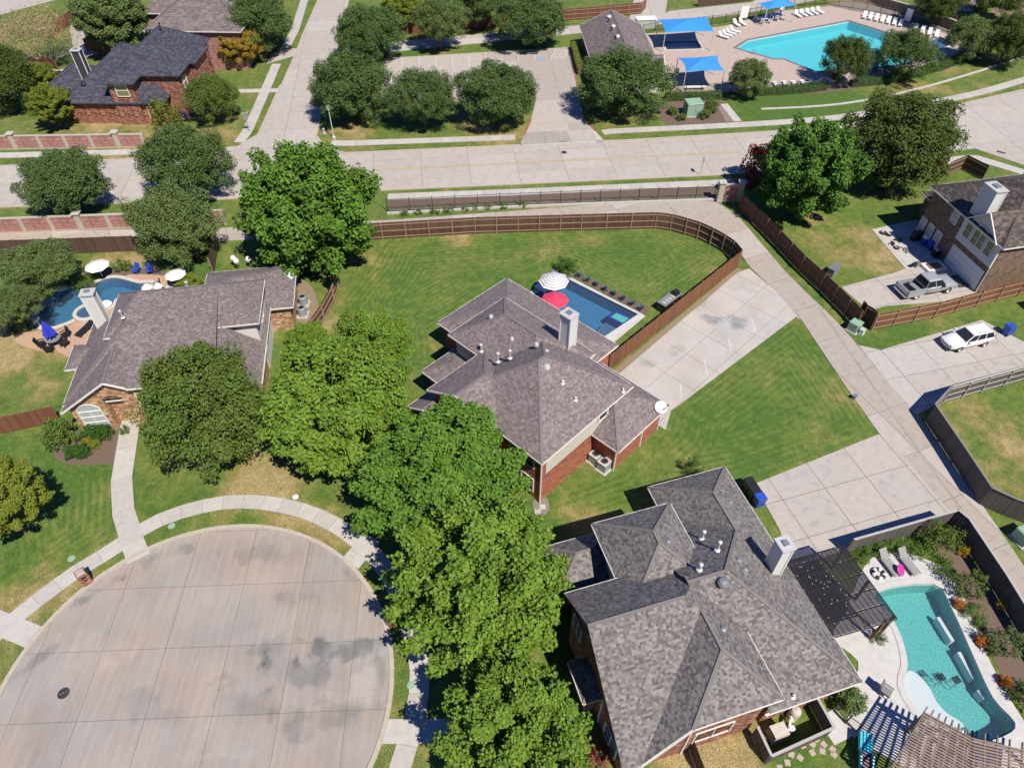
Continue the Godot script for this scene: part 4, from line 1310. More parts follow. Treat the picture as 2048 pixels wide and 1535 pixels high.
func brick_house(pal: Array) -> void:
	var H := begin_house("brick_house", "red brick two-storey house with mauve hipped roof beside the narrow rectangular pool", Vector2(2.11, -30.75), 44.0, pal)
	block(H, -9.4, 0.4, -0.45, 10.0, 5.5, 0.67, "red_brick")
	block(H, -14.2, -4.0, 4.05, 10.75, 5.5, 0.62, "siding")
	block(H, -10.7, -3.9, -1.35, 5.0, 5.5, 0.56, "red_brick", "s")
	block(H, -18.2, -4.75, 6.2, 15.1, 3.0, 0.42, "red_brick")
	block(H, -4.6, 2.55, 5.8, 12.36, 3.0, 0.62, "red_brick")
	block(H, -14.6, -9.0, 1.2, 5.0, 3.0, 0.5, "red_brick")
	block(H, -12.3, -8.2, -2.3, 3.0, 3.1, 0.62, "red_brick", "s")
	# pale boarding on the upper storey of the side
	var s := begin()
	wall_quad(s, P(0.0, 0.5, 3.05), P(0.0, 9.5, 3.05), 2.4)
	part("boarding", done(s), M.siding, H.node)
	window(H, P(0.02, 6.35, 4.0), P(0.02, 7.3, 4.0), 0.95, "glass", 1, 1)
	window(H, P(0.02, 7.45, 4.0), P(0.02, 8.4, 4.0), 0.95, "glass", 1, 1)
	window(H, P(-1.9, -0.0, 0.7), P(-0.7, -0.0, 0.7), 1.6)
	window(H, P(-3.1, -0.0, 3.6), P(-0.7, -0.0, 3.6), 1.4)
	window(H, P(-8.4, -0.92, 3.5), P(-6.4, -0.92, 3.5), 1.5)
	window(H, P(-13.77, 8.2, 3.6), P(-13.77, 6.6, 3.6), 1.4)
	downpipe(H, 0.05, -0.08, 5.4)
	downpipe(H, 2.14, 6.2, 2.9)
	downpipe(H, 2.14, 9.6, 2.9)
	downpipe(H, 2.14, 12.0, 2.9)
	chimney(H, -5.85, 9.35, 0.5, 0.42, 5.4, 9.4, "siding_white")
	for a in [[-11.83, 6.76, 7.15], [-8.97, 6.25, 6.85], [-6.37, 6.25, 7.95], [-5.26, 6.15, 8.0]]:
		turtle_vent(H, a[0], a[1], a[2], 0.17, "metal_pale")
	turtle_vent(H, -3.92, 4.7, 8.35, 0.24, "metal_pale")
	vent_pipe(H, -10.6, 4.4, 5.75, 0.6)
	vent_pipe(H, -7.9, 3.6, 7.0, 0.75)
	vent_pipe(H, -7.3, 4.3, 7.3, 0.65)
	for a in [[-2.57, 4.95, 7.45], [-1.27, 4.98, 6.6], [0.2, 8.9, 5.6]]:
		vent_pipe(H, a[0], a[1], a[2], 0.15, "metal_pale", 0.05)
	end_house(H)
	var dish := begin()
	lathe(dish, Vector3.ZERO, [Vector2(0.001, 0.0), Vector2(0.3, 0.04), Vector2(0.5, 0.12), Vector2(0.52, 0.13), Vector2(0.3, 0.07), Vector2(0.001, 0.04)], 18)
	var t := thing("satellite_dish", "pale round satellite dish on the garage corner of the red brick house", "satellite dish", Vector3(11.69, 3.35, -37.35), 0.8)
	var r := part("reflector", done(dish), M.lamp_glass, t)
	r.rotation = Vector3(0.45, 0, 0.2)
	part("arm", bar_mesh(Vector3(0, -0.4, 0), Vector3(0, 0.02, 0), 0.05, 0.05), M.metal_dark, t)
	part("feed", bar_mesh(Vector3(0, 0.0, 0.3), Vector3(0.1, 0.35, 0.45), 0.04, 0.04), M.metal_dark, t)


func trellis_house(pal: Array) -> void:
	var H := begin_house("grey_house", "large house with grey-brown shingle roof next to the turquoise pool", Vector2(14, -17), -17.0, pal, Vector2(0.17, 0.14))
	# the front range: a long ridge with a gable at the street end; its near slope comes down lower
	var gw := -9.45
	var ridge_w := P(gw, 3.0, 8.3)
	var ridge_e := P(-3.63, 3.0, 8.3)
	var vt := P(-2.9, 2.274, 7.75)
	var vb := P(-8.375, -3.2, 3.6)
	var cs := P(-2.9, -0.145, 7.75)
	var hl := P(-5.605, -2.85, 5.7)
	var hr := P(-0.195, -2.85, 5.7)
	roof_plane(H, [P(gw, 6.3, 5.8), P(-0.195, 6.3, 5.8), P(-2.9, 3.726, 7.75), ridge_e, ridge_w])
	roof_plane(H, [P(gw, -3.2, 3.6), ridge_w, ridge_e, vt, vb])
	roof_plane(H, [vt, P(-2.9, 3.726, 7.75), ridge_e])
	roof_plane(H, [vt, cs, hl, vb])
	roof_plane(H, [cs, hr, hl])
	roof_plane(H, [P(-2.9, 4.4, 7.75), cs, hr, P(-0.195, 4.4, 5.7)])
	cap_line(H, ridge_w, ridge_e)
	cap_line(H, cs, hr)
	cap_line(H, cs, hl)
	cap_line(H, vt, cs)
	gutter(H, P(gw, 6.3, 5.8), P(-6.0, 6.3, 5.8))
	gutter(H, P(gw, -3.2, 3.6), vb)
	gutter(H, hl, hr)
	gutter(H, hr, P(-0.195, 1.05, 5.7))
	gutter(H, vb, hl)
	box_walls(H, -9.0, -0.55, -2.4, 5.9, 3.7, "mixed_brick")
	box_walls(H, -5.0, -0.6, -2.35, 5.85, 5.7, "siding_white")
	var g := begin()
	for q in [[P(-9.0, 5.9, 3.7), P(-9.0, 3.0, 8.2), P(-9.0, -2.4, 3.7)], [P(-9.0, 5.9, 3.7), P(-9.0, 5.9, 5.9), P(-9.0, 3.0, 8.2)]]:
		for p in q:
			g.set_uv(Vector2(p.z, -p.y))
			g.add_vertex(p)
	part("gable_wall", done(g), M.mixed_brick, H.node)
	var sg := begin()
	tri(sg, P(-8.3, -2.41, 3.62), P(-5.05, -2.41, 5.65), P(-5.05, -2.41, 3.62))
	part("gable_boarding", done(sg), M.trim, H.node)
	block(H, -6.1, -0.55, 4.0, 10.4, 5.7, 0.75, "mixed_brick", "", 3.0, "siding_white")
	# the long single-storey range, its roof rising to one peak against the front range
	var pk := [P(5.95, 13.65, 3.0), P(5.95, -2.7, 3.0), P(-0.45, 4.0, 7.736), P(2.85, 7.454, 5.294), P(2.85, 10.55, 5.294)]
	roof_plane(H, pk)
	roof_plane(H, [pk[1], P(-0.195, -2.7, 3.0), P(-0.195, 1.05, 5.65), P(-2.9, 4.0, 7.736), pk[2]])
	roof_plane(H, [pk[0], pk[4], P(-0.25, 13.65, 3.0)])
	roof_plane(H, [P(-0.25, 13.65, 3.0), pk[4], pk[3], P(-0.25, 10.7, 3.0)])
	roof_plane(H, [pk[2], pk[3], P(-0.25, 10.7, 3.0), P(-2.9, 10.7, 3.0), P(-2.9, 4.0, 7.736)])
	for q in [[0, 4], [1, 2], [2, 3], [3, 4]]:
		cap_line(H, pk[q[0]], pk[q[1]])
	cap_line(H, pk[2], P(-2.9, 4.0, 7.736))
	cap_line(H, P(-0.25, 13.65, 3.0), pk[4])
	gutter(H, pk[0], pk[1])
	gutter(H, pk[1], P(-0.45, -2.7, 3.0))
	gutter(H, pk[0], P(-0.25, 13.65, 3.0))
	gutter(H, P(-0.25, 13.65, 3.0), P(-0.25, 10.7, 3.0))
	box_walls(H, 0.2, 5.5, -2.25, 13.2, 3.1, "mixed_brick")
	block(H, -9.1, -4.6, 7.7, 11.2, 3.0, 0.74, "mixed_brick")
	# small projecting entrance and windows
	block(H, -10.1, -8.2, 0.9, 3.4, 3.0, 0.6, "tan_stone")
	window(H, P(-4.6, -2.37, 1.3), P(-2.2, -2.37, 1.3), 1.5, "blind_glass", 2, 1)
	window(H, P(-9.02, 5.4, 3.4), P(-9.02, 4.2, 3.4), 1.5)
	window(H, P(-9.02, -0.2, 0.7), P(-9.02, -1.8, 0.7), 1.7)
	downpipe(H, -9.05, 0.6, 3.6)
	downpipe(H, -5.1, -2.45, 5.6)
	chimney(H, 4.05, 4.7, 0.36, 0.42, 4.0, 7.35, "siding_white")
	vent_pipe(H, 0.41, 7.57, 5.3, 0.7)
	vent_pipe(H, 0.38, 5.98, 6.5, 0.75)
	vent_pipe(H, -1.7, 4.69, 7.4, 0.45)
	turtle_vent(H, -2.63, 6.92, 7.3, 0.2)
	turtle_vent(H, 3.88, 9.87, 4.53, 0.2)
	turtle_vent(H, 1.26, 4.9, 6.47, 0.2)
	turtle_vent(H, 1.32, 4.27, 6.43, 0.2)
	turtle_vent(H, -2.08, 1.05, 7.15, 0.2)
	turtle_vent(H, -0.9, 3.4, 7.7, 0.3)
	vent_pipe(H, 1.49, -2.3, 3.25, 0.15, "metal_pale", 0.05)
	end_house(H)


func stone_house(pal: Array) -> void:
	var H := begin_house("stone_house", "tan stone house with mauve-grey roof in front of the curving pool", Vector2(-30, -40), -9.0, pal)
	block(H, -5.95, 9.4, -1.3, 8.9, 3.1, 0.72, "tan_stone")
	block(H, -2.9, 9.45, 3.3, 9.25, 5.7, 0.72, "siding_white")
	block(H, -7.0, -3.5, 3.0, 6.05, 3.0, 0.5, "tan_stone")
	block(H, 3.0, 11.4, 8.35, 14.8, 3.0, 0.5, "tan_stone")
	roof_plane(H, [P(-0.3, -2.2, 5.0), P(6.4, -2.2, 5.0), P(6.4, 6.1, 7.78), P(-0.3, 6.1, 7.78)])
	roof_plane(H, [P(9.42, -1.6, 3.0), P(9.42, 3.5, 3.0), P(6.4, 3.5, 5.75), P(6.4, -1.6, 5.75)])
	gutter(H, P(-0.3, -2.2, 5.0), P(6.4, -2.2, 5.0))
	gutter(H, P(9.42, -1.6, 3.0), P(9.42, 3.5, 3.0))
	box_walls(H, -0.05, 6.0, -1.75, 3.0, 5.0, "tan_stone")
	# the lopsided front gable
	roof_plane(H, [P(-5.95, -2.05, 3.0), P(-1.8, -2.05, 5.75), P(-1.8, 4.0, 5.75), P(-5.95, 4.0, 3.0)])
	roof_plane(H, [P(-1.8, -2.05, 5.75), P(0.0, -2.05, 4.75), P(0.0, 4.0, 4.75), P(-1.8, 4.0, 5.75)])
	cap_line(H, P(-1.8, -2.05, 5.75), P(-1.8, 3.0, 5.75))
	gutter(H, P(-5.95, -2.05, 3.0), P(-1.8, -2.05, 5.75))
	gutter(H, P(-1.8, -2.05, 5.75), P(0.0, -2.05, 4.75))
	gutter(H, P(-5.95, -2.05, 3.0), P(-5.95, 4.0, 3.0))
	var s := begin()
	for q in [[P(-5.5, -1.62, 0), P(-5.5, -1.62, 3.15), P(-2.75, -1.62, 5.0), P(-2.75, -1.62, 0)], [P(-2.75, -1.62, 3.6), P(-2.75, -1.62, 5.0), P(-1.8, -1.62, 5.65), P(-1.3, -1.62, 5.35)], [P(-1.3, -1.62, 0), P(-1.3, -1.62, 5.35), P(-0.05, -1.62, 4.7), P(-0.05, -1.62, 0)], [P(-2.75, -1.62, 3.6), P(-1.3, -1.62, 5.35), P(-1.3, -1.62, 3.6), P(-2.0, -1.62, 4.1)]]:
		var uv := []
		for p in q:
			uv.append(Vector2(p.x, -p.y))
		quad_uv(s, q[0], q[1], q[2], q[3], uv[0], uv[1], uv[2], uv[3])
	part("gable_wall", done(s), M.tan_stone, H.node)
	var porch := Node3D.new()
	porch.name = "porch"
	H.node.add_child(porch, true)
	var r := begin()
	wall_quad(r, P(-2.75, -1.62, 0), P(-2.75, -0.2, 0), 4.1)
	wall_quad(r, P(-1.3, -0.2, 0), P(-1.3, -1.62, 0), 4.1)
	wall_quad(r, P(-2.75, -0.2, 0), P(-1.3, -0.2, 0), 4.1)
	part("side_wall", done(r), M.tan_stone, porch)
	part("door", box_mesh(P(-1.95, -0.26, 1.2), Vector3(0.95, 2.4, 0.06)), M.door_white, porch)
	part("door_window", box_mesh(P(-1.95, -0.26, 2.95), Vector3(0.95, 0.8, 0.06)), M.glass, porch)
	part("step", box_mesh(P(-2.0, -1.1, 0.08), Vector3(1.4, 0.16, 1.6)), M.walk_concrete, porch)
	window(H, P(-5.0, -1.64, 0.6), P(-3.2, -1.64, 0.6), 1.9, "blind_glass", 2, 3, true)
	window(H, P(0.5, -1.77, 3.3), P(2.3, -1.77, 3.3), 1.4, "blind_glass", 2, 2)
	window(H, P(0.5, -1.77, 0.6), P(2.3, -1.77, 0.6), 1.7, "blind_glass", 2, 2)
	window(H, P(9.02, 5.6, 3.7), P(9.02, 6.8, 3.7), 1.3)
	downpipe(H, -0.1, -1.72, 4.7)
	chimney(H, -4.45, 7.4, 0.48, 0.4, 3.2, 7.4, "siding_white")
	vent_pipe(H, -1.2, 4.4, 6.8, 0.6)
	vent_pipe(H, 1.6, 8.2, 6.2, 0.35, "metal_pale", 0.1)
	vent_pipe(H, 3.2, 8.3, 6.2, 0.6)
	vent_pipe(H, 3.4, 7.6, 6.6, 0.2)
	turtle_vent(H, 6.0, 5.2, 7.0, 0.2, "metal_pale")
	turtle_vent(H, 2.1, 4.2, 6.4, 0.2, "metal_pale")
	end_house(H)
	var t := thing("satellite_dish", "satellite dish on the rear roof corner of the tan stone house", "satellite dish", Vector3(-21.28, 3.3, -54.21), 0.3)
	var d := part("reflector", lathe_mesh(Vector3.ZERO, [Vector2(0.001, 0.0), Vector2(0.35, 0.06), Vector2(0.5, 0.14), Vector2(0.35, 0.09), Vector2(0.001, 0.04)], 16), M.lamp_glass, t)
	d.rotation = Vector3(0.5, 0, 0)
	part("arm", bar_mesh(Vector3(0, -0.4, 0), Vector3(0, 0.02, 0), 0.05, 0.05), M.metal_dark, t)


func corner_house(pal: Array) -> void:
	var H := begin_house("corner_house", "red brick house with dark slate blue roof and tall dark chimney at the street corner", Vector2(-60, -105), 1.0, pal, Vector2(0.5, 0.25))
	block(H, 7.2, 16.4, -11.0, 2.0, 5.7, 0.70, "mixed_brick")
	block(H, 7.2, 11.3, -13.6, -6.0, 5.7, 0.7, "mixed_brick")
	block(H, 0.6, 13.4, -13.3, 1.6, 3.0, 0.72, "mixed_brick")
	block(H, -3.8, 3.0, -9.4, -2.2, 3.0, 0.6, "mixed_brick")
	block(H, 10.6, 14.2, -13.2, -9.0, 3.0, 0.9, "mixed_brick")
	block(H, 14.0, 17.2, -6.9, -1.0, 5.7, 0.6, "mixed_brick")
	window(H, P(8.6, -13.2, 3.9), P(10.2, -13.2, 3.9), 1.5, "green_glass", 1, 2)
	window(H, P(11.6, -12.76, 0.8), P(12.8, -12.76, 0.8), 1.5, "green_glass", 1, 2)
	window(H, P(15.96, -9.5, 3.4), P(15.96, -8.3, 3.4), 1.5, "green_glass", 1, 2)
	chimney(H, 2.3, -7.9, 0.55, 0.45, 3.4, 7.7, "siding_slate")
	for a in [[10.4, -2.2, 8.1], [11.2, -4.8, 9.0], [5.4, -7.6, 5.9], [3.4, -11.2, 4.6]]:
		turtle_vent(H, a[0], a[1], a[2], 0.3, "metal_dark")
	for a in [[9.6, -3.0, 7.6], [12.4, -3.4, 9.0], [6.6, -6.8, 5.6]]:
		vent_pipe(H, a[0], a[1], a[2], 0.5, "metal_dark")
	end_house(H, "trim_dark")


func gable_house(pal: Array) -> void:
	var H := begin_house("brown_house", "brown brick house with white gabled wing and garage door facing the silver pickup", Vector2(50, -62), -12.0, pal, Vector2(0.4, 0.2))
	block(H, -5.2, 9.0, -5.85, 5.6, 5.7, 0.62, "brown_brick", "", 0.0, "")
	block(H, 6.0, 16.0, -9.0, 4.0, 5.7, 0.6, "pink_brick")
	block(H, -3.0, 4.0, 4.6, 8.5, 3.0, 0.5, "brown_brick")
	# the white gabled bay over the garage door
	var s := begin()
	var a := P(-4.98, -0.15, 3.1)
	var b := P(-4.98, -5.35, 3.1)
	wall_quad(s, a, b, 2.65)
	s.set_uv(Vector2(0.3, -2.65)); s.add_vertex(P(-4.98, -0.7, 5.75))
	s.set_uv(Vector2(2.6, -4.5)); s.add_vertex(P(-4.98, -2.75, 7.6))
	s.set_uv(Vector2(5, -2.65)); s.add_vertex(P(-4.98, -4.8, 5.75))
	part("white_gable", done(s), M.siding_white, H.node)
	var k := begin()
	wall_quad(k, P(-4.78, -0.15, 3.1), P(-4.98, -0.15, 3.1), 2.65)
	wall_quad(k, P(-4.98, -5.35, 3.1), P(-4.78, -5.35, 3.1), 2.65)
	quad(k, P(-4.98, -0.15, 3.1), P(-4.98, -5.35, 3.1), P(-4.7, -5.35, 3.1), P(-4.7, -0.15, 3.1))
	part("gable_side", done(k), M.siding_white, H.node)
	roof_plane(H, [P(-5.35, -0.45, 5.65), P(-5.35, -2.75, 7.7), P(-1.6, -2.75, 7.7), P(-4.6, -0.45, 5.65)])
	roof_plane(H, [P(-5.35, -5.05, 5.65), P(-4.6, -5.05, 5.65), P(-1.6, -2.75, 7.7), P(-5.35, -2.75, 7.7)])
	gutter(H, P(-5.35, -0.45, 5.65), P(-5.35, -2.75, 7.7))
	gutter(H, P(-5.35, -2.75, 7.7), P(-5.35, -5.05, 5.65))
	window(H, P(-4.99, -1.95, 3.9), P(-4.99, -3.55, 3.9), 1.5, "green_glass", 2, 2, true)
	window(H, P(-4.99, -0.75, 3.9), P(-4.99, -1.65, 3.9), 1.5, "green_glass", 1, 2)
	window(H, P(-4.99, -3.85, 3.9), P(-4.99, -4.75, 3.9), 1.5, "green_glass", 1, 2)
	window(H, P(-4.77, 1.6, 4.0), P(-4.77, 0.7, 4.0), 1.3, "blind_glass", 1, 2)
	for v in [5.0, 3.7, 2.4]:
		window(H, P(-4.77, v, 0.7), P(-4.77, v - 0.85, 0.7), 1.7, "blind_glass", 1, 3)
	var g := Node3D.new()
	g.name = "garage_door"
	H.node.add_child(g, true)
	for j in 4:
		part("door_panel", box_mesh(P(-4.76, -2.6, 0.3 + j * 0.59), Vector3(0.05, 0.57, 4.85)), M.door_white, g)
	downpipe(H, -4.8, -5.3, 5.6)
	chimney(H, -4.2, -0.95, 0.55, 0.85, 5.6, 9.2, "siding_white")
	turtle_vent(H, -1.6, 0.4, 7.7, 0.25, "metal_dark")
	end_house(H)
	# the carport roof next door, just inside the frame
	var F := begin_house("neighbour_garage", "dark roofed open carport behind the white car", Vector2(56.0, -51.0), -14.0, umber_of(pal), Vector2(0.4, 0.2))
	block(F, -4.5, 6.0, -4.6, 2.6, 3.1, 0.5, "brown_brick", "", 0.0, "", 3.0)
	for q in [[-4.1, -4.2], [-4.1, 2.2]]:
		part("post", box_mesh(P(q[0], q[1], 1.5), Vector3(0.35, 3.0, 0.35)), M.post_brown, F.node)
	end_house(F)


func umber_of(pal: Array) -> Array:
	var out := []
	for c in pal:
		out.append(c * 0.8)
	return out


func far_buildings(pal: Array) -> void:
	var G := begin_house("pool_clubhouse", "brown roofed clubhouse between the car park and the community pool", Vector2(16.1, -110.4), -3.0, pal, Vector2(0.5, 0.25))
	block(G, -4.9, 4.9, -9.0, 9.2, 3.0, 0.45, "tan_stone", "n")
	block(G, 0.0, 5.2, -9.6, -4.0, 3.0, 0.5, "siding_white", "e")
	for i in 3:
		turtle_vent(G, -0.7 + i * 0.05, 6.8 - i * 4.0, 5.0, 0.35, "metal_pale")
	for i in 3:
		vent_pipe(G, -1.0, 5.4 - i * 3.6, 4.8, 0.3, "metal_dark")
	end_house(G)
	var A := begin_house("rear_house", "mauve roofed house behind the slate roofed corner house at the top edge", Vector2(Vector3(-49.73, 5.7, -109.28).x, Vector3(-49.73, 5.7, -109.28).z), 2.0, pal, Vector2(0.55, 0.28))
	block(A, -4.4, 10.0, 0.0, 16.0, 5.7, 0.6, "pink_brick")
	block(A, -8.0, 6.0, 7.0, 20.0, 5.7, 0.6, "pink_brick")
	end_house(A)


# ---------------------------------------------------------------- fences and walls

# a board fence along a line; rails and posts stand on the left of the line (side 1) or the right (side -1)
func fence(called: String, label: String, pts: Array, h: float, boards: String, posts: String, side := 1.0, cap := "", bay := 2.4) -> void:
	var o := thing(called, label, "fence")
	var s := begin()
	for i in pts.size() - 1:
		var a: Vector2 = pts[i]
		var b: Vector2 = pts[i + 1]
		var l := a.distance_to(b)
		var d := (b - a) / l
		var n := Vector2(d.y, -d.x) * side
		var turn := -d.angle()
		var count := maxi(1, int(l / 0.145))
		var w := l / count
		for k in count:
			var tone := rng.randf_range(0.68, 1.32)
			s.set_color(Color(tone, tone * rng.randf_range(0.92, 1.05), tone * rng.randf_range(0.85, 1.1)))
			var top := h + rng.randf_range(-0.012, 0.012)
			box(s, at(v3(a + d * w * (k + 0.5) + n * rng.randf_range(0.0, 0.008), top * 0.5 + 0.03), turn), Vector3(w - 0.006, top - 0.04, 0.02))
		var bays := maxi(1, roundi(l / bay))
		for k in bays:
			var p := a.lerp(b, float(k) / bays)
			var q := a.lerp(b, float(k + 1) / bays)
			part("post", box_mesh(v3(p + n * 0.075, h * 0.5 + 0.01), Vector3(0.09, h + 0.04, 0.09), turn), M[posts], o)
			for y in [0.28, h * 0.5, h - 0.28]:
				part("rail", bar_mesh(v3(p + n * 0.035, y), v3(q + n * 0.035, y), 0.045, 0.09), M[posts], o)
			if cap != "":
				part("cap_rail", bar_mesh(v3(p, h + 0.035), v3(q, h + 0.035), 0.16, 0.04), M[cap], o)
		if i == pts.size() - 2:
			part("post", box_mesh(v3(b + n * 0.075, h * 0.5 + 0.01), Vector3(0.09, h + 0.04, 0.09), turn), M[posts], o)
	part("boards", done(s), M[boards], o, true)


func iron_fence(called: String, label: String, pts: Array, h: float, bay: float, spacing: float, lift := 0.0) -> void:
	var o := thing(called, label, "fence")
	var s := begin()
	for i in pts.size() - 1:
		var a: Vector2 = pts[i]
		var b: Vector2 = pts[i + 1]
		var l := a.distance_to(b)
		var turn := -(b - a).angle()
		for k in int(l / spacing):
			box(s, at(v3(a.lerp(b, (k + 0.5) * spacing / l), lift + h * 0.5), turn), Vector3(0.016, h - 0.1, 0.016))
		var bays := maxi(1, roundi(l / bay))
		for k in bays + 1:
			part("post", box_mesh(v3(a.lerp(b, float(k) / bays), lift + h * 0.5 + 0.03), Vector3(0.07, h + 0.06, 0.07), turn), M.metal_dark, o)
			if k < bays:
				for y in [0.14, h - 0.12]:
					part("rail", bar_mesh(v3(a.lerp(b, float(k) / bays), lift + y), v3(a.lerp(b, float(k + 1) / bays), lift + y), 0.035, 0.04), M.metal_dark, o)
	part("pickets", done(s), M.metal_dark, o, true)


# a brick screen wall of panels between pale piers
func screen_wall(called: String, label: String, a: Vector2, b: Vector2, h: float, bay: float, big_every: int, first := 0) -> void:
	var o := thing(called, label, "wall")
	var d := (b - a).normalized()
	var turn := -d.angle()
	var n := maxi(1, roundi(a.distance_to(b) / bay))
	for i in n:
		var p := a.lerp(b, float(i) / n)
		var q := a.lerp(b, float(i + 1) / n)
		var s := begin()
		var w := Vector2(-d.y, d.x) * 0.13
		wall_quad(s, v3(p + w, 0), v3(q + w, 0), h)
		wall_quad(s, v3(q - w, 0), v3(p - w, 0), h)
		part("panel", done(s), M.pink_brick, o)
		part("coping_stone", bar_mesh(v3(p, h + 0.04), v3(q, h + 0.04), 0.36, 0.09), M.kerb_concrete, o)
		part("plinth", bar_mesh(v3(p, 0.09), v3(q, 0.09), 0.34, 0.18), M.kerb_concrete, o)
	for i in n + 1:
		var p := a.lerp(b, float(i) / n)
		var big: bool = (i + first) % big_every == 0
		var wide := 0.6 if big else 0.42
		var tall := h + (0.35 if big else 0.06)
		part("pier", box_mesh(v3(p, tall * 0.5), Vector3(wide, tall, wide), turn), M.kerb_concrete, o)
		if big:
			part("pier_cap", box_mesh(v3(p, tall + 0.06), Vector3(0.85, 0.12, 0.85), turn), M.walk_concrete_pale, o)


func make_fences() -> void:
	fence("board_fence", "brown board fence with pale posts curving round the far side of the big mown lawn", [Vector2(-17.62, -64.67), Vector2(-14.08, -65.04), Vector2(-4.02, -66.09), Vector2(7.64, -66.67), Vector2(15.89, -67.05), Vector2(17.5, -66.67), Vector2(18.97, -65.9), Vector2(20.22, -65.19), Vector2(21.41, -64.02), Vector2(22.45, -62.83), Vector2(23.18, -61.67), Vector2(23.63, -60.1)], 2.1, "fence_brown", "post_pale", -1.0)
	fence("board_fence", "straight reddish brown board fence between the long driveway and the rectangular pool", [Vector2(8.67, -44.73), Vector2(23.63, -60.1)], 2.1, "fence_cedar", "post_brown", 1.0)
	fence("board_fence", "short brown board fence under the big tree beside the two air conditioners", [Vector2(-18.64, -49.64), Vector2(-18.06, -51.64), Vector2(-17.6, -54.49), Vector2(-17.52, -56.37)], 1.85, "fence_brown", "post_pale", -1.0)
	fence("board_fence", "long brown board fence along the alley in front of the garden with the pickup", [Vector2(26.05, -70.77), Vector2(27.8, -65.8), Vector2(29.76, -59.08), Vector2(30.92, -56.05), Vector2(32.19, -52.23), Vector2(32.67, -50.49)], 2.1, "fence_brown", "post_brown", -1.0)
	fence("board_fence", "brown board fence of open panels between the pickup drive and the white car", [Vector2(33.99, -50.2), Vector2(40.52, -51.93), Vector2(47.75, -54.49), Vector2(55.53, -57.02)], 2.0, "fence_cedar", "post_pale", -1.0)
	fence("board_fence", "short stepped board fence at the alley corner behind the pale green cabinet", [Vector2(33.39, -52.08), Vector2(33.48, -51.49), Vector2(34, -50.77), Vector2(33.99, -50.2)], 2.0, "fence_dark", "post_brown", -1.0)
	fence("board_fence", "weathered grey board fence with white capping along the driveway of the white car", [Vector2(36.76, -40.87), Vector2(40.64, -42.16), Vector2(45.19, -43.61), Vector2(53.35, -46.14)], 2.0, "fence_grey", "cap_grey", -1.0, "cap_grey")
	fence("board_fence", "shaded dark board fence with pale capping along the lower alley", [Vector2(36.76, -40.87), Vector2(34.53, -38.84), Vector2(34.96, -34.49), Vector2(35.28, -30.57), Vector2(36.59, -29.59), Vector2(38.2, -28.72), Vector2(42.17, -26.64)], 2.1, "fence_grey", "post_grey", 1.0, "post_grey")
	fence("board_fence", "grey board fence with white cap rail behind the sun loungers of the turquoise pool", [Vector2(23.77, -26.31), Vector2(27.38, -27.37), Vector2(30.25, -28.21), Vector2(32.04, -28.72)], 1.95, "fence_grey", "post_grey", 1.0, "cap_grey")
	fence("board_fence", "dark board fence between the alley and the planted edge of the turquoise pool", [Vector2(32.04, -28.72), Vector2(32.48, -27.96), Vector2(33.04, -23.6), Vector2(33.37, -19.16), Vector2(33.96, -13.34)], 2.0, "fence_grey", "post_grey", 1.0, "cap_grey")
	fence("board_fence", "tall dark brown board fence in front of the alley behind the curving pool", [Vector2(-60.07, -60.79), Vector2(-54.34, -61.94), Vector2(-47.86, -62.29), Vector2(-40.07, -62.83)], 1.95, "fence_dark", "post_brown", 1.0)
	fence("board_fence", "brown board fence under the olive tree beyond the curving pool", [Vector2(-40.07, -62.83), Vector2(-35.64, -63.2), Vector2(-31.72, -64.11)], 1.85, "fence_dark", "post_brown", 1.0)
	fence("board_fence", "weathered leaning board fence beside the trampled grass by the rear annex", [Vector2(-31.72, -64.11), Vector2(-30.77, -59)], 1.9, "fence_dark", "post_pale", -1.0)
	fence("board_fence", "smooth maroon board fence left of the stone house front", [Vector2(-44.91, -36.53), Vector2(-42.1, -37.43), Vector2(-37.79, -38.84)], 1.8, "fence_red", "post_brown", 1.0)
	fence("board_fence", "red-brown board fence with pale rails above the clubhouse roof", [Vector2(8.26, -129.68), Vector2(15.27, -131.1), Vector2(22.63, -133.02), Vector2(23.65, -135.48)], 1.9, "fence_red", "post_pale", -1.0)
	fence("board_fence", "dark red board fence behind the trees of the car park", [Vector2(-19.01, -123.37), Vector2(-2.03, -126.69), Vector2(8.26, -129.68)], 1.9, "fence_red", "post_brown", 1.0)
	fence("board_fence", "dark board fence along the top edge beyond the community pool", [Vector2(33.17, -136.48), Vector2(43.27, -139.56), Vector2(57.77, -145.48)], 2.0, "fence_dark", "post_brown", 1.0)
	fence("board_fence", "dark board fence below the grass bank at the top right corner", [Vector2(72.45, -133.02), Vector2(74.56, -126.69), Vector2(78.27, -120.17), Vector2(81.82, -115.1)], 1.9, "fence_dark", "post_pale", -1.0)
	fence("board_fence", "dark board fence section at the right beyond the large round oak", [Vector2(52.85, -78.29), Vector2(55.54, -79.96), Vector2(57, -77.35)], 1.9, "fence_dark", "post_pale", -1.0)
	fence("board_fence", "reddish board fence under the bare straw coloured tree", [Vector2(-74.16, -108.49), Vector2(-70.19, -109.77), Vector2(-68.55, -108.31)], 1.8, "fence_red", "post_brown", 1.0)
	fence("board_fence", "brown board fence right of the bare straw coloured tree", [Vector2(-75.7, -123.37), Vector2(-75.26, -130.15)], 1.8, "fence_red", "post_brown", 1.0)
	fence("board_fence", "brown board fence behind the slate roofed corner house", [Vector2(-67.87, -117.09), Vector2(-62.95, -114.7)], 1.8, "fence_red", "post_brown", -1.0)
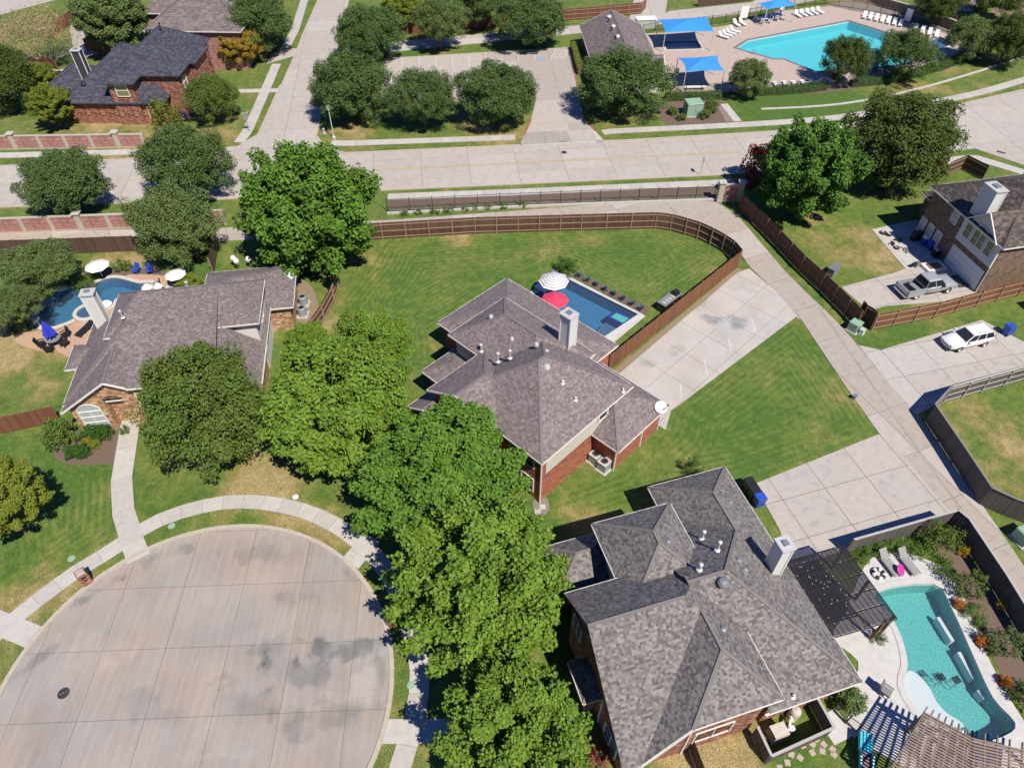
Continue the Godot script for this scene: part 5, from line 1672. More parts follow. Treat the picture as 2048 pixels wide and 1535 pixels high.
	fence("board_fence", "low grey equipment screen around the pool machinery by the grey house", [Vector2(14.26, -14.17), Vector2(14.68, -12.59), Vector2(18.68, -14.11), Vector2(18.19, -15.9)], 1.5, "fence_grey", "post_grey", 1.0, "cap_grey", 2.0)
	fence("board_fence", "short dark board screen standing out from the grey house at the bottom edge", [Vector2(10.31, -13.84), Vector2(10.77, -11.85)], 1.6, "fence_dark", "post_grey", 1.0)
	iron_fence("iron_fence", "black iron fence stepping along the planted strip beside the main road", [Vector2(-14.23, -70.36), Vector2(-1.39, -71.51), Vector2(10.23, -72.35), Vector2(23.64, -73.11)], 1.75, 2.44, 0.115)
	iron_fence("iron_fence", "thin black iron fence along the far and right side of the community pool", [Vector2(21.72, -123.81), Vector2(23.98, -125.13), Vector2(36.48, -128.75), Vector2(43.39, -132.53), Vector2(48.23, -135.98), Vector2(56.43, -138.01), Vector2(64.73, -133.51), Vector2(71.69, -126.92), Vector2(75.84, -117.9)], 1.5, 2.4, 0.16)
	iron_fence("iron_fence", "thin black iron fence along the hedge on the near side of the community pool", [Vector2(22.75, -100.75), Vector2(31.52, -101.4), Vector2(38.84, -101.73), Vector2(45.56, -102.4)], 1.5, 2.4, 0.16)
	iron_fence("iron_gate", "small black iron gate beside the equipment screen and the white deck", [Vector2(19.65, -15.66), Vector2(20.05, -14.85), Vector2(20.56, -14.39)], 1.2, 1.2, 0.12)
	screen_wall("brick_screen_wall", "pink brick screen wall with pale piers in front of the slate roofed corner house", Vector2(-73.4, -84.71), Vector2(-47.25, -85.5), 1.75, 3.2, 4, 1)
	screen_wall("brick_screen_wall", "pink brick screen wall with pale piers between the main road and the alley", Vector2(-62.86, -65.8), Vector2(-32.14, -67.94), 1.75, 3.2, 4, 3)
	screen_wall("brick_screen_wall", "short brick wall end with pale piers and dark iron gate at the alley corner", Vector2(24.08, -72.67), Vector2(26.37, -72.78), 2.1, 1.6, 1)
	screen_wall("brick_screen_wall", "low stretch of pink brick wall right of the large round oak", Vector2(50.75, -79.12), Vector2(53.15, -79.71), 1.7, 2.0, 3)
	# low concrete kerb under the iron fence
	kerb(packed([Vector2(-14.19, -69.95), Vector2(-1.38, -71.19), Vector2(10.21, -72.03), Vector2(23.83, -72.89)]), 0.3, 0.22, "walk_concrete_pale")
	var o := thing("stone_retaining_wall", "curved grey stone retaining wall beyond the white loungers of the community pool", "wall")
	var s := begin()
	var line := smooth_loop([Vector2(56.9, -139.56), Vector2(63.64, -138.01), Vector2(67.73, -134.49), Vector2(71.78, -129.22), Vector2(75.43, -122.94)], false, 6)
	for i in line.size() - 1:
		wall_quad(s, v3(line[i], 0), v3(line[i + 1], 0), 1.5)
		part("coping_stone", bar_mesh(v3(line[i], 1.53), v3(line[i + 1], 1.53), 0.5, 0.1), M.kerb_concrete, o)
	part("stonework", done(s), M.grey_stone, o)


# ---------------------------------------------------------------- trees

func leaf_arrays(n: int) -> Dictionary:
	return {"v": PackedVector3Array(), "n": PackedVector3Array(), "c": PackedColorArray(), "i": PackedInt32Array()}


func add_leaf(L: Dictionary, p: Vector3, nrm: Vector3, along: Vector3, l: float, w: float, c: Color) -> void:
	var side := nrm.cross(along).normalized() * w * 0.5
	var tip := along * l
	var v: PackedVector3Array = L.v
	var k := v.size()
	L.v.append(p)
	L.v.append(p + tip * 0.45 + side + nrm * l * 0.08)
	L.v.append(p + tip)
	L.v.append(p + tip * 0.45 - side + nrm * l * 0.08)
	for i in 4:
		L.n.append(nrm)
		L.c.append(c)
	for i in [0, 1, 2, 0, 2, 3]:
		L.i.append(k + i)


func leaf_mesh(L: Dictionary) -> ArrayMesh:
	var arr := []
	arr.resize(Mesh.ARRAY_MAX)
	arr[Mesh.ARRAY_VERTEX] = L.v
	arr[Mesh.ARRAY_NORMAL] = L.n
	arr[Mesh.ARRAY_COLOR] = L.c
	arr[Mesh.ARRAY_INDEX] = L.i
	var m := ArrayMesh.new()
	m.add_surface_from_arrays(Mesh.PRIMITIVE_TRIANGLES, arr)
	return m


func ball(r: RandomNumberGenerator) -> Vector3:
	while true:
		var p := Vector3(r.randf_range(-1, 1), r.randf_range(-1, 1), r.randf_range(-1, 1))
		if p.length_squared() < 1.0 and p.length_squared() > 0.01:
			return p
	return Vector3.UP


# a crown of leaves about the origin: leafy boughs spread through an uneven envelope
func crown_mesh(sd: int, R: float, up: float, down: float, lobes: int, per_lobe: int, lobe_r: float, stretch: float, leaf: Vector2, droop: float, fill := 0.12) -> ArrayMesh:
	var r := RandomNumberGenerator.new()
	r.seed = sd
	var nz := FastNoiseLite.new()
	nz.seed = sd
	nz.frequency = 1.7
	var L := leaf_arrays(0)
	for i in lobes:
		var d := ball(r).normalized()
		if d.y < -0.25 and r.randf() < 0.6:
			d.y = -d.y
		d = d.normalized()
		var env := 0.80 + 0.36 * nz.get_noise_3d(d.x, d.y, d.z)
		var reach := env * (r.randf_range(0.88, 1.06) if i % 3 else r.randf_range(0.3, 0.85))
		var c := Vector3(d.x * R, d.y * (up if d.y > 0 else down), d.z * R) * reach
		var axis := (Vector3(d.x, d.y * 0.6 + 0.45 - droop, d.z)).normalized()
		var lr := lobe_r * r.randf_range(0.7, 1.25)
		var tint := r.randf_range(0.82, 1.15)
		var warm := r.randf_range(-0.06, 0.14)
		for k in per_lobe:
			var q := ball(r).normalized()
			if q.dot(axis) < -0.35:
				q = -q
			var rad := lr * (r.randf_range(0.72, 1.08) if r.randf() > fill else r.randf_range(0.1, 0.7))
			var p := c + (q + axis * q.dot(axis) * (stretch - 1.0)) * rad
			var nn := (q * 0.6 + Vector3(0, 0.55, 0) + ball(r) * 1.0).normalized()
			var al := (nn.cross(ball(r).normalized())).normalized()
			al = (al + Vector3(0, -droop * 0.6, 0) + axis * 0.3).normalized()
			al = (al - nn * al.dot(nn)).normalized()
			var b := tint * r.randf_range(0.66, 1.34)
			var s := r.randf_range(0.75, 1.3)
			add_leaf(L, p, nn, al, leaf.x * s, leaf.y * s, Color(b * (1.0 + warm), b, b * r.randf_range(0.75, 1.1)))
	return leaf_mesh(L)


# trunk and limbs up to the middle of the crown, standing on the ground at the origin
func trunk_mesh(sd: int, h: float, R: float, thick: float, limbs: int, multi := false) -> ArrayMesh:
	var r := RandomNumberGenerator.new()
	r.seed = sd
	var s := begin()
	var fork := Vector3(r.randf_range(-0.2, 0.2), h * 0.45, r.randf_range(-0.2, 0.2))
	if not multi:
		tube(s, [Vector3(0, -0.1, 0), Vector3(0, 0.25, 0), fork, fork + Vector3(0, h * 0.6, 0)], [thick * 1.4, thick, thick * 0.8, thick * 0.25], 9)
	for i in limbs:
		var a := TAU * i / limbs + r.randf_range(-0.3, 0.3)
		var o := Vector3(cos(a), 0, sin(a))
		var from := fork.lerp(Vector3(0, 0, 0), 0.9 if multi else r.randf_range(-0.4, 0.1))
		var mid := from + o * R * 0.35 + Vector3(0, h * r.randf_range(0.2, 0.35), 0)
		var tip := from + o * R * r.randf_range(0.62, 0.8) + Vector3(0, h * r.randf_range(0.35, 0.75), 0)
		tube(s, [from, mid, tip], [thick * (0.6 if multi else 0.5), thick * 0.33, thick * 0.1], 6)
		for k in 2:
			var b := a + r.randf_range(-0.9, 0.9)
			tube(s, [mid, mid + Vector3(cos(b), r.randf_range(0.2, 0.9), sin(b)) * R * 0.4], [thick * 0.22, thick * 0.06], 5)
	return done(s)


var protos := {}


func tree(called: String, kind: String, label: String, leafm: String, c: Vector3, R: float, tall := 1.0, turn := 0.0, group := "") -> Node3D:
	# c is the middle of the crown; the tree stands on the ground below it
	var p: Dictionary = protos[kind]
	var k: float = R * 0.88 / p.R
	var t := thing(called, label, "tree", Vector3(c.x, 0, c.z), turn, group)
	var hub: float = c.y
	var tr := part("trunk", p.trunk, M[p.bark], t)
	tr.scale = Vector3(k, hub / p.h, k)
	var cr := part("crown", p.crown, M[leafm], t)
	cr.position = Vector3(0, hub, 0)
	cr.scale = Vector3(k * rng.randf_range(0.92, 1.1), k * tall * rng.randf_range(0.94, 1.08), k * rng.randf_range(0.92, 1.1))
	return t


func shrub(called: String, label: String, leafm: String, at_: Vector2, R: float, h: float, kind := "bush", category := "shrub", group := "") -> Node3D:
	var p: Dictionary = protos[kind]
	var t := thing(called, label, category, v3(at_, 0), rng.randf() * TAU, group)
	var cr := part("foliage", p.crown, M[leafm], t)
	cr.position = Vector3(0, h * 0.45, 0)
	cr.scale = Vector3(R / p.R, h / (p.R * 1.45), R / p.R)
	if p.has("trunk"):
		var tr := part("stem", p.trunk, M[p.bark], t)
		tr.scale = Vector3(R / p.R, h * 0.5 / p.h, R / p.R)
	return t


func hedge(called: String, label: String, pts: Array, w: float, h: float, leafm: String) -> void:
	var t := thing(called, label, "hedge")
	var L := leaf_arrays(0)
	var line := packed(pts)
	for i in line.size() - 1:
		var a := line[i]
		var b := line[i + 1]
		var l := a.distance_to(b)
		var d := (b - a) / l
		var n := Vector2(-d.y, d.x)
		for k in int(l * (w + 2.0 * h) * 150):
			var u := rng.randf_range(-1, 1)
			var y := rng.randf()
			var nn: Vector3
			var e := rng.randf()
			if e < w / (w + 1.6 * h):
				y = 1.0
				nn = Vector3(0, 1, 0)
			else:
				u = signf(u)
				nn = v3(n * u, 0.4)
			var lump := 1.0 + 0.12 * sin(l * rng.randf() * 0.1 + k)
			var p := v3(a + d * rng.randf() * l + n * u * w * 0.5 * lump, y * h * lump * 0.97 + 0.05)
			nn = (nn + ball(rng) * 0.8).normalized()
			var al := nn.cross(ball(rng).normalized()).normalized()
			var tone := rng.randf_range(0.7, 1.3)
			add_leaf(L, p, nn, al, 0.13, 0.09, Color(tone, tone, tone * 0.9))
		# leaves on the ends
	part("foliage", leaf_mesh(L), M[leafm], t)
	var s := begin()
	for i in line.size() - 1:
		bar(s, v3(line[i], h * 0.45), v3(line[i + 1], h * 0.45), w * 0.82, h * 0.82)
	part("branches", done(s), M.bark, t)


func make_trees() -> void:
	protos["maple"] = {"R": 5.0, "h": 6.5, "crown": crown_mesh(11, 5.0, 4.6, 3.6, 210, 260, 0.60, 2.1, Vector2(0.25, 0.17), 0.05), "trunk": trunk_mesh(3, 6.5, 5.0, 0.26, 7), "bark": "bark"}
	protos["maple_tall"] = {"R": 5.0, "h": 6.5, "crown": crown_mesh(29, 5.0, 6.0, 4.6, 220, 260, 0.55, 2.7, Vector2(0.25, 0.17), -0.15), "trunk": trunk_mesh(5, 6.5, 5.0, 0.26, 8), "bark": "bark"}
	protos["oak"] = {"R": 5.0, "h": 5.0, "crown": crown_mesh(41, 5.0, 3.9, 3.2, 230, 190, 0.85, 1.25, Vector2(0.24, 0.12), 0.1), "trunk": trunk_mesh(9, 5.0, 5.0, 0.28, 8), "bark": "bark"}
	protos["oak_spiky"] = {"R": 5.0, "h": 5.0, "crown": crown_mesh(57, 5.0, 4.2, 3.6, 210, 190, 0.75, 1.9, Vector2(0.26, 0.11), 0.0), "trunk": trunk_mesh(13, 5.0, 5.0, 0.26, 8), "bark": "bark"}
	protos["myrtle"] = {"R": 5.0, "h": 5.0, "crown": crown_mesh(73, 5.0, 4.4, 3.4, 190, 210, 0.8, 1.6, Vector2(0.24, 0.12), 0.25), "trunk": trunk_mesh(17, 5.0, 5.0, 0.2, 9, true), "bark": "bark_pale"}
	protos["bare"] = {"R": 5.0, "h": 5.0, "crown": crown_mesh(81, 5.0, 4.2, 3.0, 120, 75, 0.9, 1.5, Vector2(0.20, 0.10), 0.1), "trunk": trunk_mesh(21, 5.0, 5.6, 0.22, 16, true), "bark": "bark_pale"}
	protos["bush"] = {"R": 1.0, "h": 1.0, "crown": crown_mesh(91, 1.0, 0.8, 0.75, 34, 75, 0.3, 1.1, Vector2(0.13, 0.08), 0.05)}
	protos["loose_bush"] = {"R": 1.0, "h": 1.0, "crown": crown_mesh(95, 1.0, 1.1, 0.7, 30, 55, 0.26, 2.1, Vector2(0.15, 0.06), 0.0), "trunk": trunk_mesh(25, 1.0, 1.0, 0.03, 6, true), "bark": "bark"}
	# big trees of the near gardens
	tree("maple_tree", "maple", "big bright green maple standing over the alley behind the stone house annex", "leaf_maple", Vector3(-20.41, 5.6, -61.07), 7.8, 1.0, 0.4)
	tree("oak_tree", "oak_spiky", "dark live oak over the road left of the big bright maple", "leaf_oak", Vector3(-37.07, 4.2, -73.38), 5.2, 0.95, 1.0)
	tree("oak_tree", "oak", "broad low live oak over the road at the far left", "leaf_oak", Vector3(-49.77, 3.8, -70.61), 5.3, 0.72, 2.2)
	tree("elm_tree", "myrtle", "loose olive green tree shading the lawn beyond the curving pool", "leaf_olive", Vector3(-34.33, 4, -61.27), 4.7, 1.15, 3.0)
	tree("elm_tree", "oak", "grey-green low tree left of the curving pool, the farther of two", "leaf_olive", Vector3(-46.27, 3, -55.7), 4.1, 0.7, 4.0)
	tree("elm_tree", "oak_spiky", "grey-green low tree left of the curving pool, the nearer of two", "leaf_olive", Vector3(-45.88, 3, -50.14), 2.6, 0.9, 5.0)
	tree("cedar_elm", "myrtle", "dark fine-leaved tree in front of the stone house beside its front path", "leaf_myrtle", Vector3(-23.42, 4.6, -35.87), 5.7, 1.05, 0.7)
	tree("maple_tree", "maple", "largest yellow-green maple between the stone house and the brick house", "leaf_maple_fresh", Vector3(-13.03, 5, -35.12), 6.2, 1.05, 2.6)
	tree("maple_tree", "maple_tall", "slender light green maple top beside the lawn left of the brick house", "leaf_maple_fresh", Vector3(-11.43, 4.6, -41.89), 3.9, 0.85, 4.4)
	tree("maple_tree", "maple", "smaller light green tree beside the short fence and stone house corner", "leaf_maple_fresh", Vector3(-17.6, 3.2, -44.71), 2.2, 1.0, 1.4)
	tree("maple_tree", "maple_tall", "deep green maple hiding the front of the brick house", "leaf_maple", Vector3(-4.83, 4.6, -29.23), 5.9, 0.8, 5.3)
	tree("maple_tree", "maple_tall", "tall light green maple between the round street end and the grey house", "leaf_maple_fresh", Vector3(-1.88, 5.2, -20.64), 5.8, 1.1, 0.2)
	tree("maple_tree", "maple", "light green maple cut by the bottom edge in front of the grey house", "leaf_maple_fresh", Vector3(0.24, 5, -12.47), 4.6, 1.0, 3.6)
	tree("lime_tree", "maple_tall", "yellow-green tree at the left edge above the curved sidewalk", "leaf_lime", Vector3(-35.61, 3.8, -28.11), 3.1, 1.05, 1.9)
	tree("maple_tree", "maple", "dense green maple over the board fence right of the alley bend", "leaf_maple_deep", Vector3(32.11, 5.2, -69.97), 6.4, 1.0, 5.9)
	tree("oak_tree", "oak", "large round dark oak right of the dense green maple", "leaf_oak_dark", Vector3(44.79, 5.2, -76.91), 7.3, 1.0, 1.1)
	shrub("photinia_bush", "red-leaved bush at the alley gate left of the dense green maple", "leaf_red", Vector2(29.4, -76.66), 2.2, 4.6, "bush")
	# trees of the car park and the pool
	var oaks := "live oaks round the car park and the community pool"
	tree("oak_tree", "oak_spiky", "live oak at the street corner behind the street lamp", "leaf_oak", Vector3(-21.73, 4, -93.6), 5.8, 0.95, 0.3, oaks)
	tree("oak_tree", "oak_spiky", "narrow live oak second from the street corner along the car park front", "leaf_oak", Vector3(-11.66, 4, -90.9), 4.6, 1.0, 1.6, oaks)
	tree("oak_tree", "oak", "live oak third from the street corner along the car park front, left of the drive", "leaf_oak", Vector3(-2.23, 4, -92.09), 6.0, 0.85, 2.9, oaks)
	tree("oak_tree", "oak_spiky", "wide live oak right of the car park drive in front of the clubhouse", "leaf_oak", Vector3(15.19, 4, -95.15), 6.6, 0.8, 4.2, oaks)
	tree("oak_tree", "oak", "live oak behind the car park beside the side street", "leaf_oak", Vector3(-21.51, 4.2, -112.85), 6.0, 0.85, 5.1, oaks)
	tree("oak_tree", "oak_spiky", "slim grey-green live oak behind the middle of the car park", "leaf_olive", Vector3(-11.34, 4.4, -117), 4.8, 0.95, 0.9, oaks)
	tree("oak_tree", "oak", "live oak behind the car park next to the red board fence", "leaf_oak", Vector3(2.82, 4.2, -118.43), 6.2, 0.85, 2.0, oaks)
	tree("oak_tree", "oak", "live oak at the top edge between the side street and the red fence", "leaf_oak", Vector3(-5.66, 4.4, -125.91), 5.4, 0.8, 3.3, oaks)
	tree("maple_tree", "maple", "small bright green tree top beside the dark red fence at the top edge", "leaf_lime", Vector3(-17.91, 3.6, -124.64), 3.6, 0.8, 1.3)
	tree("small_oak", "myrtle", "small twin-topped tree in front of the community pool next to the blue canopy", "leaf_olive", Vector3(33.47, 2.6, -100.03), 3.2, 0.95, 0.4, oaks)
	tree("small_oak", "oak_spiky", "upright dark tree in front of the community pool", "leaf_oak_dark", Vector3(48.07, 3.4, -104.25), 3.9, 1.15, 2.0, oaks)
	tree("small_oak", "oak_spiky", "broad willowy tree at the right of the community pool", "leaf_oak", Vector3(57.39, 3.4, -106.04), 5.0, 0.85, 3.5, oaks)
	tree("small_oak", "oak", "leaning grey-green tree by the stone retaining wall", "leaf_olive", Vector3(70.14, 3.4, -112.85), 4.0, 0.95, 4.6, oaks)
	tree("small_oak", "oak_spiky", "dark tree at the right edge next to the leaning grey-green tree", "leaf_oak_dark", Vector3(75.08, 3.8, -111.38), 4.6, 1.0, 5.6, oaks)
	tree("oak_tree", "oak", "dark tree at the top edge above the stone retaining wall", "leaf_oak_dark", Vector3(71.04, 3.8, -127.3), 4.6, 0.8, 0.8)
	tree("oak_tree", "oak_spiky", "dark tree at the top right corner above the grass bank", "leaf_oak_dark", Vector3(81.18, 4, -130.55), 6.0, 0.8, 1.8)
	# gardens round the slate roofed corner house
	tree("bare_tree", "bare", "bare straw coloured tree at the top left corner", "leaf_straw", Vector3(-70.92, 4.2, -110.29), 6.2, 0.9, 0.5)
	tree("pecan_tree", "maple", "tall drooping green tree behind the slate roofed corner house", "leaf_olive", Vector3(-61.37, 5, -115.27), 6.6, 0.85, 2.4)
	tree("oak_tree", "oak", "dense dark tree at the top edge beside the side street", "leaf_oak", Vector3(-40.38, 4.4, -115.75), 7.0, 0.75, 3.9)
	tree("golden_tree", "maple", "round tree turning golden at the street corner garden", "leaf_gold", Vector3(-41.14, 3, -110.8), 3.6, 0.8, 1.5)
	tree("golden_tree", "oak", "reddish tinged tree right of the slate roof ridge", "leaf_red", Vector3(-48.42, 3.2, -118.74), 2.6, 0.9, 2.5)
	tree("oak_tree", "oak", "rounded bright green oak on the corner lawn right of the slate roofed house", "leaf_myrtle", Vector3(-39.85, 3.2, -92.68), 3.7, 1.05, 4.7)
	tree("magnolia_tree", "maple_tall", "yellow-green magnolia left of the slate roofed house wall", "leaf_lime", Vector3(-60.47, 3, -90.75), 3.0, 0.85, 0.1)
	tree("magnolia_tree", "maple_tall", "smaller yellow-green magnolia behind the first one, near the parked white car", "leaf_lime", Vector3(-65.74, 3, -98.76), 2.6, 0.8, 2.2)
	tree("oak_tree", "oak", "dark tree at the left edge beside the magnolias", "leaf_oak_dark", Vector3(-68.99, 4.2, -95.94), 5.0, 1.2, 3.1)
	shrub("yaupon_bush", "tall light green bush by the front corner of the slate roofed house", "leaf_lime", Vector2(-46.27, -91.26), 1.7, 3.2, "loose_bush")
	shrub("sage_bush", "small purple flowering bush near the slate roofed house", "leaf_purple", Vector2(-44.88, -93), 0.8, 1.2)
	# the stone house front bed
	shrub("round_shrub", "large rounded bush with reddish tips at the left end of the stone house bed", "leaf_myrtle", Vector2(-36.37, -36.53), 1.35, 2.2)
	shrub("round_shrub", "clipped dark green hedge block under the arched window", "leaf_hedge", Vector2(-34.22, -37.06), 0.85, 1.1)
	shrub("round_shrub", "clipped dark green hedge block beside the arched window, nearer the porch", "leaf_hedge", Vector2(-33.3, -37.22), 0.75, 1.1)
	shrub("round_shrub", "low dark green mound at the front left of the mulched bed", "leaf_hedge", Vector2(-34.98, -35.2), 0.75, 0.9)
	shrub("round_shrub", "low dark green mound at the front of the mulched bed, right of its twin", "leaf_hedge", Vector2(-34.33, -35.35), 0.7, 0.9)
	shrub("lime_shrub", "bright lime ball shrub in the mulched bed", "leaf_lime", Vector2(-33.68, -36.12), 0.5, 0.7)
	shrub("lime_shrub", "yellow ball shrub in the mulched bed next to the lime one", "leaf_gold", Vector2(-34.39, -36.48), 0.45, 0.7)
	shrub("round_shrub", "green clipped shrub right of the stone house porch", "leaf_hedge", Vector2(-29.46, -37.97), 0.8, 1.0)
	shrub("lime_shrub", "small lime shrub right of the stone house porch", "leaf_lime", Vector2(-29.08, -37.22), 0.45, 0.6)
	shrub("round_shrub", "green clipped shrub under the lower right window of the stone house", "leaf_hedge", Vector2(-28.62, -38.29), 0.8, 1.0)
	shrub("spiky_plant", "small potted spiky plant at the stone house porch", "leaf_grass", Vector2(-31.78, -37.54), 0.35, 0.7, "loose_bush", "plant")
	# garden of the curving pool
	for a in [[Vector2(-42.82, -58.16), 0.7, 1.4, "tall spiky plant at the left of the white parasol"], [Vector2(-42.68, -56.21), 0.9, 0.8, "low grassy clump left of the curving pool's end"], [Vector2(-43.81, -56.86), 0.8, 0.7, "low grassy clump at the planted edge above the curving pool"], [Vector2(-40.52, -59.51), 0.6, 1.0, "small leafy plant beyond the curving pool"], [Vector2(-39.8, -59.68), 0.5, 0.8, "small leafy plant beyond the curving pool, next to the blue chairs"], [Vector2(-45.92, -55.03), 0.6, 0.7, "straw coloured tuft at the rocky pool edge"], [Vector2(-46.56, -50.35), 0.9, 0.9, "low green bush at the left end of the flagstone"]]:
		shrub("garden_plant", a[3], "leaf_grass", a[0], a[1], a[2], "loose_bush", "plant")
	shrub("lime_shrub", "bright spreading shrub by the annex lawn", "leaf_lime", Vector2(-32.68, -56.86), 1.3, 1.1)
	shrub("red_shrub", "orange-red shrub under the loose olive tree", "leaf_red", Vector2(-34.51, -63.01), 1.0, 1.4, "loose_bush")
	# hedges at the community pool
	hedge("box_hedge", "clipped green hedge below the nearer square blue canopy", [Vector2(21.78, -99.13), Vector2(29.75, -99.77)], 1.1, 0.9, "leaf_hedge")
	hedge("box_hedge", "clipped green hedge in front of the community pool loungers", [Vector2(34.62, -100.75), Vector2(41.74, -101.73), Vector2(45.67, -102.73)], 1.1, 0.9, "leaf_hedge")
	hedge("box_hedge", "clipped green hedge right of the upright dark tree at the pool", [Vector2(49.65, -103.75), Vector2(55.96, -104.95), Vector2(65.38, -109.77), Vector2(70.86, -113.54), Vector2(75.65, -117.49)], 1.1, 0.9, "leaf_hedge")
	hedge("box_hedge", "yellowish hedge along the left wall of the clubhouse", [Vector2(9.94, -117.49), Vector2(10.39, -107.59)], 1.2, 1.2, "leaf_lime")
	for a in [[Vector2(22.17, -94.78), 0.8, "small dark bush left of the transformer cabinet"], [Vector2(26.3, -93.59), 0.9, "bronze bush in front of the transformer cabinet"], [Vector2(27.53, -95.69), 1.2, "green bush right of the transformer cabinet"], [Vector2(23.05, -93), 0.7, "small green bush before the transformer cabinet's left corner"]]:
		shrub("cabinet_bush", a[2], "leaf_myrtle", a[0], a[1], a[1] * 1.2)
	for i in 9:
		shrub("strip_plant", "small green tuft in the gravel strip behind the iron fence", "leaf_grass", Vector2(-12.45, -69.75).lerp(Vector2(0.92, -71.61), i / 8.0 + rng.randf_range(-0.03, 0.03)), rng.randf_range(0.3, 0.6), 0.45, "loose_bush", "plant", "tufts in the gravel strip")
	shrub("car_park_shrub", "small bush between the first two oaks of the car park front", "leaf_olive", Vector2(-16.92, -98.33), 1.0, 1.3)
	# planted edge of the turquoise pool
	shrub("fence_bush", "tall leafy bush in the fence corner by the turquoise pool", "leaf_myrtle", Vector2(30.4, -26.96), 1.1, 2.2, "loose_bush")
	shrub("fence_bush", "leafy bush along the dark fence, second from the fence corner", "leaf_myrtle", Vector2(30.96, -23.34), 0.9, 1.8, "loose_bush")
	shrub("fence_bush", "leafy bush along the dark fence by the middle of the turquoise pool", "leaf_olive", Vector2(31.49, -19.39), 0.9, 1.7, "loose_bush")
	shrub("fence_bush", "leafy bush along the dark fence near the bottom right", "leaf_myrtle", Vector2(31.44, -16.19), 0.8, 1.5, "loose_bush")
	shrub("yellow_flower", "bright yellow flowering plant in the shade of the dark fence", "leaf_yellow", Vector2(32.06, -26.31), 0.35, 0.8, "loose_bush", "plant")
	shrub("yellow_flower", "yellow flowering plant in the shade, nearer the bottom right", "leaf_yellow", Vector2(32.81, -22.25), 0.3, 0.7, "loose_bush", "plant")
	shrub("orange_flower", "orange flowering plant at the pool edge, farthest of three", "leaf_orange", Vector2(30.05, -22.36), 0.4, 0.6, "bush", "plant")
	shrub("orange_flower", "orange flowering plant at the pool edge, middle of three", "leaf_orange", Vector2(30.39, -19.83), 0.42, 0.6, "bush", "plant")
	shrub("orange_flower", "orange and yellow flowering plant at the pool edge, nearest of three", "leaf_orange", Vector2(30.71, -17.22), 0.42, 0.6, "bush", "plant")
	shrub("corner_bush", "rounded light bush at the corner of the grey house by the deck", "leaf_olive", Vector2(20.41, -15.95), 1.0, 1.6)
	shrub("spiky_plant", "bundle of pale spiky leaves on the white deck below the patio cover", "leaf_olive", Vector2(23.77, -20.06), 0.45, 0.9, "loose_bush", "plant")
	shrub("red_bush", "red flowering bush in the dark gap left of the grey house", "leaf_red", Vector2(5.14, -13.02), 0.8, 1.3, "loose_bush")
	for a in [[Vector2(24.89, -26.23), "long grass tuft by the grey fence, left of the loungers"], [Vector2(25.88, -26.72), "long grass tuft behind the left lounger"], [Vector2(27.11, -27.13), "long grass tuft behind the right lounger"], [Vector2(28.83, -26.64), "long grass tuft right of the loungers"], [Vector2(30.21, -25.05), "long grass tuft at the curved deck edge"], [Vector2(30.81, -21.71), "long grass tuft beside the first orange plant"]]:
		shrub("grass_tuft", a[1], "leaf_grass", a[0], 0.75, 0.6, "loose_bush", "plant")
	# agaves along the narrow pool
	for i in 8:
		var where := Vector2(6.83, -58.41).lerp(Vector2(12.59, -53.19), i / 7.0)
		var t := thing("agave", "blue-grey agave in the bed beside the rectangular pool, %s from the palm" % ["first", "second", "third", "fourth", "fifth", "sixth", "seventh", "eighth"][i], "plant", v3(where, 0), rng.randf() * 6.0, "agaves in the pool bed")
		var L := leaf_arrays(0)
		for k in 26:
			var an := TAU * k * 0.618
			var el := rng.randf_range(0.35, 1.25)
			var al := Vector3(cos(an) * cos(el), sin(el), sin(an) * cos(el))
			var nn := (Vector3.UP - al * al.y).normalized()
			var tone := rng.randf_range(0.7, 1.3)
			add_leaf(L, Vector3(0, 0.05, 0), nn, al, rng.randf_range(0.45, 0.7), 0.12, Color(tone, tone, tone))
		part("leaves", leaf_mesh(L), M.leaf_agave, t)
	shrub("palm_plant", "dark spiky palm at the far corner of the rectangular pool", "leaf_hedge", Vector2(5.52, -59), 0.95, 1.7, "loose_bush", "plant")
	shrub("hose_bush", "small bush against the upper wall of the grey house garage", "leaf_hedge", Vector2(14.13, -33.37), 0.6, 1.6, "loose_bush")


# ---------------------------------------------------------------- vehicles

# a body lofted through stations of [x, half width, sill height, belt height, middle height]
func car_body(st: Array) -> ArrayMesh:
	var s := begin()
	s.set_smooth_group(0)
	var rows := []
	for q in st:
		var w: float = q[1]
		rows.append([Vector3(q[0], q[2], w * 0.80), Vector3(q[0], q[2] + 0.12, w * 0.97), Vector3(q[0], lerpf(q[2], q[3], 0.55), w), Vector3(q[0], q[3] - 0.07, w * 0.98), Vector3(q[0], q[3], w * 0.90), Vector3(q[0], q[4], w * 0.45), Vector3(q[0], q[4], -w * 0.45), Vector3(q[0], q[3], -w * 0.90), Vector3(q[0], q[3] - 0.07, -w * 0.98), Vector3(q[0], lerpf(q[2], q[3], 0.55), -w), Vector3(q[0], q[2] + 0.12, -w * 0.97), Vector3(q[0], q[2], -w * 0.80)])
	for i in rows.size() - 1:
		for k in 12:
			var j := (k + 1) % 12
			quad(s, rows[i][k], rows[i][j], rows[i + 1][j], rows[i + 1][k])
	for k in range(1, 11):
		tri(s, rows[0][0], rows[0][k + 1], rows[0][k])
		tri(s, rows[-1][0], rows[-1][k], rows[-1][k + 1])
	return done(s)


